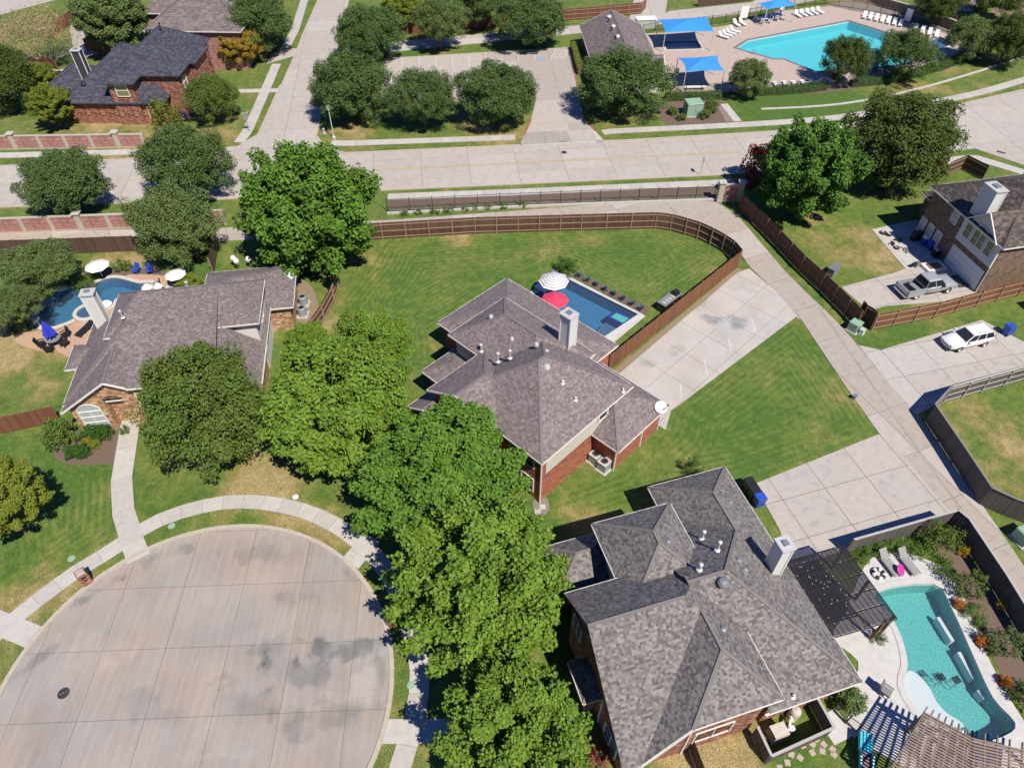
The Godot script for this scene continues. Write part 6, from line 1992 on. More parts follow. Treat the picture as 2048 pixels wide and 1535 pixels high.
# a tapered cabin from base rectangle to roof rectangle; returns [shell mesh, glass quads]
func cabin(o: Node3D, x0: float, x1: float, w0: float, y0: float, t0: float, t1: float, w1: float, y1: float, paint: Material, doors: int) -> void:
	var b := [Vector3(x0, y0, -w0), Vector3(x1, y0, -w0), Vector3(x1, y0, w0), Vector3(x0, y0, w0)]
	var t := [Vector3(t0, y1, -w1), Vector3(t1, y1, -w1), Vector3(t1, y1, w1), Vector3(t0, y1, w1)]
	var s := begin()
	var up := []
	for i in 4:
		up.append(t[i] + Vector3(-0.12 * signf(t[i].x - (t0 + t1) * 0.5), 0.06, -0.1 * signf(t[i].z)))
	quad(s, up[0], up[1], up[2], up[3])
	for i in 4:
		var j := (i + 1) % 4
		quad(s, b[i], b[j], t[j], t[i])
		quad(s, t[i], t[j], up[j], up[i])
	part("roof", done(s), paint, o)
	for i in 4:
		var j := (i + 1) % 4
		var n: Vector3 = (b[j] - b[i]).cross(t[i] - b[i]).normalized()
		if n.dot(b[i] + b[j] - b[0] - b[2]) < 0:
			n = -n
		var count := doors if i % 2 == 0 else 1
		for k in count:
			var f0 := (k + 0.05) / count
			var f1 := (k + 0.95) / count
			var lo := 0.1
			var hi := 0.92
			var p := [b[i].lerp(b[j], f0), b[i].lerp(b[j], f1), t[i].lerp(t[j], f0), t[i].lerp(t[j], f1)]
			var g := begin()
			var q := [p[0].lerp(p[2], lo) + n * 0.012, p[1].lerp(p[3], lo) + n * 0.012, p[1].lerp(p[3], hi) + n * 0.012, p[0].lerp(p[2], hi) + n * 0.012]
			quad(g, q[0], q[1], q[2], q[3])
			part("side_window" if i % 2 == 0 else ("windscreen" if i == 1 else "rear_window"), done(g), M.glass, o)


func wheels(o: Node3D, xs: Array, z: float, r: float) -> void:
	for x in xs:
		for sz in [-1.0, 1.0]:
			var w := Node3D.new()
			w.name = "wheel"
			o.add_child(w, true)
			w.position = Vector3(x, r, z * sz)
			w.rotation.x = PI / 2 * sz
			part("tyre", lathe_mesh(Vector3.ZERO, [Vector2(r * 0.62, -0.12), Vector2(r * 0.95, -0.12), Vector2(r, -0.07), Vector2(r, 0.07), Vector2(r * 0.95, 0.12), Vector2(r * 0.62, 0.12)], 20), M.rubber, w)
			part("rim", lathe_mesh(Vector3.ZERO, [Vector2(r * 0.64, 0.1), Vector2(r * 0.58, 0.12), Vector2(r * 0.5, 0.07), Vector2(r * 0.2, 0.09), Vector2(0.001, 0.1)], 12), M.steel, w)
			var arch := part("wheel_arch", lathe_mesh(Vector3.ZERO, [Vector2(r * 1.16, -0.2), Vector2(r * 1.16, 0.045), Vector2(0.001, 0.045)], 20), M.plastic_black, o)
			arch.position = Vector3(x, r + 0.02, (z - 0.05) * sz)
			arch.rotation.x = PI / 2 * sz


func make_vehicles() -> void:
	# silver crew-cab pickup
	var near := Vector2(39.86, -54.8).lerp(Vector2(43.28, -55.74), 0.5)
	var dir := (Vector2(43.28, -55.74) - Vector2(39.86, -54.8)).normalized()
	var mid := near + Vector2(dir.y, -dir.x) * 0.82
	var o := thing("pickup_truck", "silver crew-cab pickup parked on the drive before the brown house", "pickup truck", v3(mid, 0.04), -dir.angle())
	var paint: Material = M.paint_car_silver
	part("body", car_body([[-0.95, 0.92, 0.42, 1.12, 1.12], [0.4, 0.97, 0.36, 1.12, 1.14], [1.2, 0.97, 0.38, 1.10, 1.17], [1.7, 0.97, 0.42, 1.07, 1.16], [2.45, 0.95, 0.48, 1.02, 1.08], [2.78, 0.90, 0.46, 0.95, 0.98], [2.86, 0.80, 0.50, 0.82, 0.84]]), paint, o)
	cabin(o, -0.95, 1.45, 0.90, 1.1, -0.72, 0.72, 0.70, 1.82, paint, 2)
	for sz in [-1.0, 1.0]:
		part("bed_side", box_mesh(Vector3(-1.92, 0.80, 0.90 * sz), Vector3(1.95, 0.72, 0.14)), paint, o)
		part("mirror", box_mesh(Vector3(0.95, 1.2, 1.06 * sz), Vector3(0.12, 0.2, 0.24)), M.plastic_black, o)
		part("tail_lamp", box_mesh(Vector3(-2.90, 0.92, 0.90 * sz), Vector3(0.05, 0.36, 0.13)), M.lamp_red, o)
		part("headlamp", box_mesh(Vector3(2.72, 0.84, 0.70 * sz), Vector3(0.2, 0.2, 0.34)), M.lamp_glass, o)
		for x in [0.95, -0.15]:
			part("door_handle", box_mesh(Vector3(x - 0.5, 0.95, 0.975 * sz), Vector3(0.16, 0.035, 0.03)), M.steel, o)
	part("tailgate", box_mesh(Vector3(-2.86, 0.80, 0), Vector3(0.1, 0.70, 1.66)), paint, o)
	part("bed_floor", box_mesh(Vector3(-1.9, 0.60, 0), Vector3(1.86, 0.06, 1.66)), M.plastic_black, o)
	part("bed_front", box_mesh(Vector3(-0.99, 0.82, 0), Vector3(0.06, 0.6, 1.66)), M.plastic_black, o)
	part("bed_load", box_mesh(Vector3(-1.5, 0.78, 0.1), Vector3(0.55, 0.3, 1.2), 0.1), M.cloth_slate, o)
	part("rear_bumper", box_mesh(Vector3(-2.98, 0.50, 0), Vector3(0.16, 0.2, 1.8)), M.steel, o)
	part("front_bumper", box_mesh(Vector3(2.88, 0.50, 0), Vector3(0.16, 0.22, 1.7)), M.steel, o)
	wheels(o, [-1.72, 1.92], 0.84, 0.40)
	# white sport utility car
	var a := Vector2(40.78, -47.19)
	var b := Vector2(43.63, -47.99)
	var d := (a - b).normalized()
	var m := (a + b) * 0.5 + Vector2(-d.y, d.x) * 0.78
	var w := thing("white_car", "white SUV with dark windscreen parked on the wide drive beside the dark carport", "car", v3(m, 0.045), -d.angle())
	var white: Material = M.paint_car_white
	part("body", car_body([[-2.30, 0.62, 0.42, 0.85, 0.86], [-2.22, 0.84, 0.34, 1.02, 1.04], [-1.4, 0.92, 0.30, 1.04, 1.06], [0.3, 0.93, 0.30, 0.98, 1.02], [0.95, 0.92, 0.31, 0.95, 1.04], [1.5, 0.90, 0.33, 0.88, 0.98], [2.0, 0.86, 0.34, 0.78, 0.86], [2.26, 0.74, 0.34, 0.66, 0.70], [2.36, 0.55, 0.40, 0.56, 0.58]]), white, w)
	cabin(w, -2.14, 1.05, 0.86, 1.0, -1.78, 0.18, 0.66, 1.60, white, 3)
	for sz in [-1.0, 1.0]:
		part("mirror", box_mesh(Vector3(0.72, 1.08, 1.0 * sz), Vector3(0.14, 0.14, 0.2)), white, w)
		part("headlamp", box_mesh(Vector3(2.14, 0.70, 0.62 * sz), Vector3(0.28, 0.12, 0.3), 0.35 * sz), M.lamp_glass, w)
		part("tail_lamp", box_mesh(Vector3(-2.24, 0.92, 0.72 * sz), Vector3(0.14, 0.22, 0.2)), M.lamp_red, w)
		part("roof_rail", bar_mesh(Vector3(-1.6, 1.68, 0.56 * sz), Vector3(0.0, 1.68, 0.56 * sz), 0.04, 0.04), M.steel, w)
		for x in [0.2, -0.8]:
			part("door_handle", box_mesh(Vector3(x, 0.86, 0.925 * sz), Vector3(0.16, 0.035, 0.03)), M.steel, w)
	part("grille", box_mesh(Vector3(2.31, 0.54, 0), Vector3(0.1, 0.2, 0.95)), M.plastic_black, w)
	part("lower_bumper", box_mesh(Vector3(2.28, 0.36, 0), Vector3(0.14, 0.12, 1.3)), M.plastic_black, w)
	part("number_plate", box_mesh(Vector3(2.375, 0.43, 0), Vector3(0.02, 0.11, 0.3)), M.plastic_white, w)
	wheels(w, [-1.36, 1.36], 0.80, 0.35)
	# white car half hidden by the magnolias
	var v := thing("white_car", "white car half hidden behind the magnolia beside the slate roofed house", "car", v3(Vector2(-67.53, -105.82), 0.05), 1.15)
	part("body", car_body([[-2.25, 0.66, 0.40, 0.85, 0.86], [-2.0, 0.86, 0.32, 0.95, 0.97], [0.3, 0.90, 0.30, 0.95, 0.98], [1.0, 0.90, 0.31, 0.92, 0.99], [1.9, 0.84, 0.34, 0.78, 0.86], [2.25, 0.62, 0.38, 0.62, 0.64]]), white, v)
	cabin(v, -1.9, 1.0, 0.84, 0.95, -1.5, 0.2, 0.64, 1.48, white, 2)
	wheels(v, [-1.3, 1.35], 0.78, 0.33)
	# a covered boat-like white trailer half behind the fence at the right
	var u := thing("white_cart", "white utility cart against the pink brick wall behind the open board fence", "cart", v3(Vector2(51.13, -57.34), 0.0), 0.2)
	part("body", car_body([[-1.1, 0.4, 0.35, 0.7, 0.72], [-0.9, 0.55, 0.3, 0.75, 0.8], [0.4, 0.55, 0.3, 0.7, 0.78], [1.0, 0.45, 0.35, 0.6, 0.65]]), white, u)
	part("seat", box_mesh(Vector3(-0.1, 0.9, 0), Vector3(0.5, 0.3, 0.8)), M.plastic_black, u)
	wheels(u, [-0.7, 0.7], 0.45, 0.25)


# ---------------------------------------------------------------- gardens

func ac_unit(label: String, p: Vector2, turn: float, round_ := false) -> void:
	var o := thing("air_conditioner", label, "air conditioner", v3(p, 0), turn, "outdoor air conditioners")
	part("pad", box_mesh(Vector3(0, 0.04, 0), Vector3(1.1, 0.08, 1.1)), M.walk_concrete, o)
	if round_:
		part("casing", lathe_mesh(Vector3.ZERO, [Vector2(0.42, 0.08), Vector2(0.42, 0.95), Vector2(0.38, 1.0), Vector2(0.3, 1.0)], 18), M.ac_metal, o)
	else:
		var s := begin()
		box(s, at(Vector3(0, 0.5, 0)), Vector3(0.8, 0.84, 0.8))
		part("casing", done(s), M.ac_metal, o)
		part("lid", box_mesh(Vector3(0, 0.95, 0), Vector3(0.86, 0.07, 0.86)), M.metal_pale, o)
	part("fan_guard", lathe_mesh(Vector3.ZERO, [Vector2(0.32, 0.96), Vector2(0.32, 1.02), Vector2(0.26, 1.03), Vector2(0.24, 0.99)], 18), M.metal_grey, o)
	part("fan", lathe_mesh(Vector3.ZERO, [Vector2(0.26, 0.99), Vector2(0.1, 0.995), Vector2(0.08, 1.03), Vector2(0.001, 1.03)], 12), M.metal_dark, o)


func lounger(called: String, label: String, p: Vector2, turn: float, m: String, group := "", y := 0.05, back := 0.75) -> Node3D:
	var o := thing(called, label, "lounger", v3(p, y), turn, group)
	var s := begin()
	for i in 9:
		box(s, at(Vector3(-0.85 + i * 0.155, 0.33, 0)), Vector3(0.135, 0.035, 0.6))
	part("seat", done(s), M[m], o)
	var b := begin()
	for i in 5:
		box(b, Transform3D(Basis(Vector3(0, 0, 1), back), Vector3(0.55 + cos(back) * (i * 0.15), 0.36 + sin(back) * (i * 0.15), 0)), Vector3(0.135, 0.035, 0.6))
	part("backrest", done(b), M[m], o)
	for sz in [-1.0, 1.0]:
		part("side_rail", box_mesh(Vector3(-0.2, 0.29, 0.3 * sz), Vector3(1.5, 0.06, 0.05)), M[m], o)
		for x in [-0.75, 0.4]:
			part("leg", box_mesh(Vector3(x, 0.13, 0.28 * sz), Vector3(0.06, 0.27, 0.05)), M[m], o)
	return o


func parasol(called: String, label: String, p: Vector2, r: float, h: float, ms: Array, y := 0.05) -> Node3D:
	var o := thing(called, label, "parasol", v3(p, y))
	part("pole", tube_mesh([Vector3(0, 0, 0), Vector3(0, h + 0.1, 0)], [0.03, 0.03]), M.metal_pale, o)
	part("foot", lathe_mesh(Vector3.ZERO, [Vector2(0.3, 0.0), Vector2(0.3, 0.06), Vector2(0.05, 0.1)], 14), M.metal_dark, o)
	for k in 8:
		var a := TAU * k / 8.0
		var b := TAU * (k + 1) / 8.0
		var n := 11
		for i in n:
			var f0 := float(i) / n
			var f1 := float(i + 1) / n
			var s := begin()
			var q := [Vector3(cos(a) * r * f0, h - 0.5 * f0 * f0 - 0.05 * f0, sin(a) * r * f0), Vector3(cos(b) * r * f0, h - 0.5 * f0 * f0 - 0.05 * f0, sin(b) * r * f0), Vector3(cos(b) * r * f1, h - 0.5 * f1 * f1 - 0.05 * f1, sin(b) * r * f1), Vector3(cos(a) * r * f1, h - 0.5 * f1 * f1 - 0.05 * f1, sin(a) * r * f1)]
			if ms.size() == 1 and i > 0:
				continue
			if ms.size() == 1:
				quad(s, Vector3(0, h, 0), Vector3(0, h, 0.001), Vector3(cos(b) * r, h - 0.5, sin(b) * r), Vector3(cos(a) * r, h - 0.5, sin(a) * r))
			else:
				quad(s, q[0], q[1], q[2], q[3])
			part("canopy_panel", done(s), M[ms[i % ms.size()]], o)
	return o


func garden_chair(label: String, p: Vector2, turn: float, m: String, group := "") -> Node3D:
	var o := thing("garden_chair", label, "chair", v3(p, 0.05), turn, group)
	part("seat", box_mesh(Vector3(0, 0.42, 0), Vector3(0.55, 0.12, 0.55)), M[m], o)
	var b := part("backrest", box_mesh(Vector3(0, 0.32, 0), Vector3(0.1, 0.62, 0.55)), M[m], o)
	b.position = Vector3(0.3, 0.42, 0)
	b.rotation.z = -0.25
	for sz in [-1.0, 1.0]:
		part("armrest", box_mesh(Vector3(0.02, 0.62, 0.3 * sz), Vector3(0.55, 0.06, 0.08)), M[m], o)
		for x in [-0.22, 0.22]:
			part("leg", box_mesh(Vector3(x, 0.19, 0.26 * sz), Vector3(0.05, 0.38, 0.05)), M[m], o)
	return o


func bin(label: String, p: Vector2, turn: float, m: String, group := "") -> void:
	var o := thing("wheelie_bin", label, "bin", v3(p, 0.045), turn, group)
	part("body", box_mesh(Vector3(0, 0.52, 0), Vector3(0.6, 0.95, 0.65), 0.0, 1.12), M[m], o)
	part("lid", box_mesh(Vector3(0.0, 1.04, 0), Vector3(0.74, 0.09, 0.8), 0.0, 0.9), M[m], o)
	part("handle", bar_mesh(Vector3(-0.4, 1.0, -0.3), Vector3(-0.4, 1.0, 0.3), 0.05, 0.05), M[m], o)
	for sz in [-1.0, 1.0]:
		var w := part("wheel", lathe_mesh(Vector3.ZERO, [Vector2(0.001, -0.03), Vector2(0.13, -0.03), Vector2(0.13, 0.03), Vector2(0.001, 0.03)], 12), M.rubber, o)
		w.position = Vector3(-0.28, 0.13, 0.34 * sz)
		w.rotation.x = PI / 2


func make_yard_things() -> void:
	ac_unit("dark square air conditioner nearest the wall corner of the red brick house", Vector2(6.6, -34.64), -0.77)
	ac_unit("grey square air conditioner beside its twin at the red brick house garage", Vector2(7.21, -33.9), -0.77)
	ac_unit("grey round air conditioner nearer the short fence side of the stone annex", Vector2(-20.23, -52.37), 0.0, true)
	ac_unit("grey round air conditioner behind its twin at the stone annex", Vector2(-20.47, -54.03), 0.0, true)
	bin("black wheelie bin farthest along the grey house garage wall", Vector2(18.06, -31.9), -1.27, "plastic_black", "bins by the grey house")
	bin("black wheelie bin in the middle of three by the grey house garage", Vector2(18.28, -31.2), -1.27, "plastic_black", "bins by the grey house")
	bin("blue wheelie bin nearest the chimney of three by the grey house garage", Vector2(18.54, -30.52), -1.27, "plastic_blue", "bins by the grey house")
	bin("blue wheelie bin in the shade of the dark carport", Vector2(46.5, -49.64), 0.3, "plastic_blue")
	parasol("striped_parasol", "grey and white striped parasol at the corner of the rectangular pool", Vector2(4.08, -55.27), 1.5, 2.4, ["cloth_white", "cloth_mid"])
	parasol("pink_parasol", "bright pink parasol by the house side of the rectangular pool", Vector2(4.07, -52.52), 1.35, 2.2, ["cloth_pink"])
	lounger("sun_lounger", "grey sun lounger standing beside the striped parasol", Vector2(4.51, -58.16), -1.35, "cloth_slate")
	lounger("sun_lounger", "white sun lounger in the shade of the striped parasol", Vector2(3.11, -56.05), -0.77, "plastic_white")
	var g := thing("outdoor_kitchen", "black outdoor grill counter with pale cover strips against the straight fence", "grill", v3(Vector2(15.31, -53.72), 0), 0.78)
	part("counter", box_mesh(Vector3(0, 0.5, 0), Vector3(2.6, 1.0, 0.9)), M.plastic_black, g)
	part("top", box_mesh(Vector3(0, 1.03, 0), Vector3(2.7, 0.06, 1.0)), M.cloth_slate, g)
	for i in 5:
		part("cover_strip", box_mesh(Vector3(-1.0 + i * 0.45, 1.09, 0.1), Vector3(0.2, 0.05, 0.4)), M.metal_pale, g)
	part("hood", box_mesh(Vector3(0.9, 1.25, 0), Vector3(0.7, 0.4, 0.7), 0.0, 0.7), M.plastic_black, g)
	# furniture of the curving pool
	var t := thing("dining_table", "round glass garden table under the closed blue parasol", "table", v3(Vector2(-42.31, -48.26), 0.04))
	part("top", lathe_mesh(Vector3.ZERO, [Vector2(0.001, 0.7), Vector2(0.68, 0.7), Vector2(0.68, 0.74), Vector2(0.001, 0.74)], 22), M.cloth_slate, t)
	for k in 4:
		part("leg", bar_mesh(Vector3(cos(k * TAU / 4) * 0.5, 0, sin(k * TAU / 4) * 0.5), Vector3(cos(k * TAU / 4) * 0.3, 0.7, sin(k * TAU / 4) * 0.3), 0.05, 0.05), M.metal_dark, t)
	for k in 5:
		var a := TAU * k / 5.0 + 0.3
		garden_chair("black garden chair at the table of the closed blue parasol, %s clockwise from the pool" % ["first", "second", "third", "fourth", "fifth"][k], Vector2(-42.31, -48.26) + Vector2(cos(a), sin(a)) * 1.05, -a, "metal_dark", "chairs round the parasol table")
	var u := thing("closed_parasol", "closed royal blue parasol over the black garden table", "parasol", v3(Vector2(-42.31, -48.26), 0.05))
	part("pole", tube_mesh([Vector3.ZERO, Vector3(0, 2.75, 0)], [0.03, 0.03]), M.metal_dark, u)
	var f := begin()
	for k in 16:
		var a := TAU * k / 16.0
		var b := TAU * (k + 1) / 16.0
		var ra := 0.62 if k % 2 else 0.34
		var rb := 0.34 if k % 2 else 0.62
		quad(f, Vector3(cos(a) * ra, 1.15, sin(a) * ra), Vector3(cos(b) * rb, 1.15, sin(b) * rb), Vector3(cos(b) * 0.08, 2.75, sin(b) * 0.08), Vector3(cos(a) * 0.08, 2.75, sin(a) * 0.08))
	part("folded_canopy", done(f), M.cloth_blue, u)
	lounger("sun_lounger", "black cushioned sun lounger beside the tall white chimney", Vector2(-40.31, -49.92), 1.25, "metal_dark", "", 0.05, 0.1)
	parasol("white_parasol", "white parasol above the bend of the curving pool", Vector2(-41.9, -58.16), 1.2, 2.0, ["cloth_white"])
	parasol("white_parasol", "small white parasol between the blue chairs and the stone house roof", Vector2(-33.59, -56.86), 1.05, 1.9, ["cloth_white"])
	parasol("white_parasol", "little white umbrella standing in the end of the curving pool", Vector2(-36.87, -56.69), 0.6, 0.6, ["cloth_white"], -0.1)
	parasol("white_parasol", "small white umbrella by the black chairs at the curving pool's end", Vector2(-35.23, -55.9), 0.5, 1.2, ["cloth_white"])
	garden_chair("royal blue armchair at the pool, the one nearer the white parasol", Vector2(-38.69, -58.91), 1.2, "plastic_blue", "blue armchairs")
	garden_chair("royal blue armchair at the pool, the one farther from the white parasol", Vector2(-37.25, -58.91), 1.9, "plastic_blue", "blue armchairs")
	garden_chair("black garden chair beside the small white umbrella at the pool's end", Vector2(-35.65, -56.37), 0.5, "metal_dark")
	var fl := thing("pool_float", "small white float lying by the spa next to the stone house roof", "float", v3(Vector2(-39.79, -53.72), 0.1))
	part("tube", lathe_mesh(Vector3.ZERO, [Vector2(0.3, 0.0), Vector2(0.5, 0.05), Vector2(0.6, 0.16), Vector2(0.5, 0.26), Vector2(0.001, 0.2)], 18), M.plastic_white, fl)
	for a in [[Vector2(-41.99, -51.64), "pale boulder in the water edge"], [Vector2(-45.32, -56.37), "white boulder on the planted edge of the curving pool"], [Vector2(-46.68, -54.1), "brown boulder at the shaded end of the curving pool"], [Vector2(-45.93, -51.64), "small boulder at the left end of the curving pool"], [Vector2(-46.64, -54.88), "flat brown boulder beside the straw coloured tuft"]]:
		if a[1].begins_with("pale"):
			continue
		var r := thing("boulder", a[1], "rock", v3(a[0], 0))
		var s := begin()
		s.set_smooth_group(0)
		lathe(s, Vector3.ZERO, [Vector2(0.5, 0.0), Vector2(0.55, 0.15), Vector2(0.42, 0.32), Vector2(0.2, 0.42), Vector2(0.001, 0.44)], 9)
		var mi := part("rock", done(s), M.gravel if a[1].contains("brown") else M.coping, r)
		mi.scale = Vector3(1.0, 0.9, 0.7)
		mi.rotation.y = rng.randf() * 6.0
	for i in 3:
		var gl := thing("garden_lamp", "white globe on a short post behind the annex roof, %s from the leaning fence" % ["first", "second", "third"][i], "lamp", v3([Vector2(-28.77, -60.02), Vector2(-28.32, -59.51), Vector2(-27.17, -59.85)][i], 0), 0.0, "white globes by the annex")
		part("post", tube_mesh([Vector3.ZERO, Vector3(0, 0.9, 0)], [0.05, 0.05]), M.metal_grey, gl)
		part("globe", lathe_mesh(Vector3(0, 1.15, 0), [Vector2(0.001, -0.3), Vector2(0.2, -0.24), Vector2(0.3, 0.0), Vector2(0.2, 0.24), Vector2(0.001, 0.3)], 14), M.plastic_white, gl)
	grey_house_garden()
	pickup_yard()


func grey_house_garden() -> void:
	# patio cover: panels on a frame
	var A := Vector3(17.93, 3, -23.96)
	var B := Vector3(22.46, 2.75, -25.43)
	var C := Vector3(24.13, 2.75, -20.16)
	var D := Vector3(19.46, 3, -18.79)
	var o := thing("patio_cover", "dark smoked panel patio cover joining the grey house to the white deck", "patio cover")
	M.panel_smoke.transparency = BaseMaterial3D.TRANSPARENCY_ALPHA
	M.panel_smoke.albedo_color.a = 0.84
	for j in 5:
		for i in 13:
			var q := []
			for k in [Vector2(i + 0.04, j + 0.02), Vector2(i + 0.96, j + 0.02), Vector2(i + 0.96, j + 0.98), Vector2(i + 0.04, j + 0.98)]:
				q.append(A.lerp(B, k.x / 13.0).lerp(D.lerp(C, k.x / 13.0), k.y / 5.0) + Vector3(0, 0.06, 0))
			var s := begin()
			quad(s, q[0], q[1], q[2], q[3])
			part("panel", done(s), M.panel_smoke, o)
	for i in 14:
		part("rafter", bar_mesh(A.lerp(B, i / 13.0), D.lerp(C, i / 13.0), 0.035, 0.07), M.trim_dark, o)
	for j in 6:
		part("beam", bar_mesh(A.lerp(D, j / 5.0) + Vector3(0, -0.08, 0), B.lerp(C, j / 5.0) + Vector3(0, -0.08, 0), 0.07, 0.07), M.trim_dark, o)
	part("ledger", bar_mesh(A + Vector3(0, 0.02, 0), D + Vector3(0, 0.02, 0), 0.12, 0.2), M.trim_dark, o)
	for p in [B.lerp(C, 0.04), B.lerp(C, 0.5), B.lerp(C, 0.96), A.lerp(B, 0.85).lerp(D.lerp(C, 0.85), 0.98)]:
		part("post", box_mesh(Vector3(p.x, p.y * 0.5 - 0.05, p.z), Vector3(0.16, p.y - 0.1, 0.16), 0.3), M.post_brown, o)
	var sl := thing("string_lights", "string of tiny pale bulbs above the dark patio cover", "lights")
	var sb := begin()
	for i in 40:
		var p := A.lerp(B, rng.randf_range(0.05, 0.9)).lerp(D.lerp(C, rng.randf_range(0.05, 0.6)), rng.randf())
		lathe(sb, p + Vector3(0, 0.16, 0), [Vector2(0.001, -0.03), Vector2(0.03, 0.0), Vector2(0.001, 0.03)], 6)
	part("bulbs", done(sb), M.plastic_white, sl, true)
	# slatted trellis at the corner
	var T := thing("shade_trellis", "brown slatted shade trellis over the corner of the white deck at the bottom right", "pergola")
	var h := 2.7
	var a0 := Vector3(23.47, 2.7, -14.47)
	var a1 := Vector3(20.32, 2.7, -11.41)
	var b0 := Vector3(25.62, 2.7, -13.08)
	var b1 := Vector3(23.74, 2.7, -9.17)
	var c0 := Vector3(29.99, 2.7, -12.03)
	var c1 := Vector3(27.62, 2.7, -8.06)
	for i in 26:
		var f := i / 25.0
		for q in [[a0.lerp(a1, f), b0.lerp(b1, f)], [b0.lerp(b1, f), c0.lerp(c1, f)]]:
			var s := begin()
			var tone := rng.randf_range(0.75, 1.2)
			s.set_color(Color(tone, tone, tone))
			bar(s, q[0] + Vector3(0, 0.2, 0), q[1] + Vector3(0, 0.2, 0), 0.085, 0.06)
			part("slat", done(s), M.slat_wood, T)
	for i in 8:
		var f := i / 7.0
		var p := a0.lerp(b0, f)
		var q := a1.lerp(b1, f)
		part("rafter", bar_mesh(p + (p - q).normalized() * 0.5 + Vector3(0, 0.1, 0), q + Vector3(0, 0.1, 0), 0.06, 0.16), M.post_grey, T)
		p = b0.lerp(c0, f)
		q = b1.lerp(c1, f)
		part("rafter", bar_mesh(p + (p - q).normalized() * 0.5 + Vector3(0, 0.1, 0), q + Vector3(0, 0.1, 0), 0.06, 0.16), M.post_grey, T)
	for e in [[a0, b0], [a1, b1], [b0, c0], [b1, c1]]:
		part("beam", bar_mesh(e[0], e[1], 0.14, 0.2), M.post_grey, T)
	for p in [a0.lerp(b0, 0.06), b0, a1.lerp(b1, 0.06), b1, c0]:
		part("post", box_mesh(Vector3(p.x, 1.3, p.z), Vector3(0.22, 2.6, 0.22)), M.post_grey, T)
	# deck furniture
	lounger("sun_lounger", "grey mesh sun lounger on the white deck, left of the pair", Vector2(26.48, -25.32), 1.9, "cloth_grey", "pair of mesh loungers")
	lounger("sun_lounger", "grey mesh sun lounger on the white deck, right of the pair", Vector2(27.85, -25.4), 1.9, "cloth_grey", "pair of mesh loungers")
	var r := thing("swim_ring", "black and white patterned swim ring beside the left mesh lounger", "swim ring", v3(Vector2(25.56, -24.7), 0.05))
	for k in 10:
		var s := begin()
		var pts := []
		for m in 4:
			var a := TAU * (k + m / 3.0) / 10.0
			pts.append(Vector3(cos(a) * 0.36, 0.13, sin(a) * 0.36))
		tube(s, pts, [0.13, 0.13, 0.13, 0.13], 10, false)
		part("segment", done(s), M.plastic_black if k % 2 else M.cloth_white, r)
	var dsk := thing("pink_disc", "magenta disc float leaning between the two mesh loungers", "float", v3(Vector2(27.03, -24.82), 0.05))
	var pd := part("disc", lathe_mesh(Vector3.ZERO, [Vector2(0.001, -0.04), Vector2(0.4, -0.04), Vector2(0.44, 0.0), Vector2(0.4, 0.04), Vector2(0.001, 0.05)], 22), M.plastic_magenta, dsk)
	pd.position = Vector3(0, 0.42, 0)
	pd.rotation = Vector3(0.5, 0, -0.6)
	garden_chair("light metal chair alone on the white deck above the trellis shadow", Vector2(23.02, -16.55), 2.4, "cloth_slate")
	for i in 2:
		var st := thing("pool_stool", ["submerged dark stool in the turquoise water, the shadowed one", "dark slatted stool in the turquoise pool"][i], "stool", v3([Vector2(27.07, -17.66), Vector2(27.98, -17.5)][i], -0.1), 0.3, "stools in the pool")
		for k in 4:
			part("slat", box_mesh(Vector3(-0.2 + k * 0.13, 0.0 - i * 0.0, 0), Vector3(0.09, 0.04, 0.42)), M.plastic_black, st)
		for k in 4:
			part("leg", box_mesh(Vector3((k % 2) * 0.36 - 0.2, -0.5, (k / 2) * 0.36 - 0.18), Vector3(0.04, 1.0, 0.04)), M.metal_grey, st)
	var hr := thing("pool_handrail", "curved steel handrails at the near end of the turquoise pool", "handrail", Vector3.ZERO)
	for p in [Vector2(26.63, -14.39), Vector2(27.06, -14.23)]:
		var q := v3(p, 0)
		part("rail", tube_mesh([q + Vector3(0, -0.6, 0), q + Vector3(0, 0.6, 0), q + Vector3(-0.15, 0.85, 0.25), q + Vector3(-0.3, 0.7, 0.5), q + Vector3(-0.35, 0.05, 0.6)], [0.025, 0.025, 0.025, 0.025, 0.025], 6), M.steel, hr)
	# slide, machinery, stepping stones
	var sld := thing("play_slide", "turquoise and maroon plastic play slide on the lawn by the deck", "slide", v3(Vector2(20.39, -13.02), 0), -0.35)
	part("bed", box_mesh(Vector3(0, 0.75, -0.55), Vector3(0.75, 0.12, 1.1)), M.plastic_cyan, sld)
	for i in 4:
		part("ridge", box_mesh(Vector3(-0.28 + i * 0.19, 0.84, -0.55), Vector3(0.1, 0.08, 1.1)), M.plastic_cyan, sld)
	part("chute", bar_mesh(Vector3(0.05, 0.72, 0.0), Vector3(0.25, 0.1, 1.5), 0.6, 0.08), M.plastic_maroon, sld)
	part("guard", bar_mesh(Vector3(0.38, 0.85, 0.0), Vector3(0.58, 0.22, 1.5), 0.1, 0.3), M.plastic_cyan, sld)
	part("guard", bar_mesh(Vector3(-0.28, 0.85, 0.0), Vector3(-0.08, 0.22, 1.5), 0.1, 0.3), M.plastic_cyan, sld)
	for k in 4:
		part("leg", box_mesh(Vector3((k % 2) * 0.6 - 0.3, 0.35, -0.95 + (k / 2) * 0.8), Vector3(0.08, 0.7, 0.08)), M.plastic_maroon, sld)
	var mc := thing("pool_machinery", "pale pool pump and filter tank inside the grey screen", "machinery", v3(Vector2(16.33, -14.68), 0), 0.3)
	part("heater", box_mesh(Vector3(-0.75, 0.5, 0.3), Vector3(0.95, 0.9, 0.75)), M.coping, mc)
	part("heater_base", box_mesh(Vector3(-0.75, 0.06, 0.3), Vector3(1.05, 0.12, 0.85)), M.deck_pink, mc)
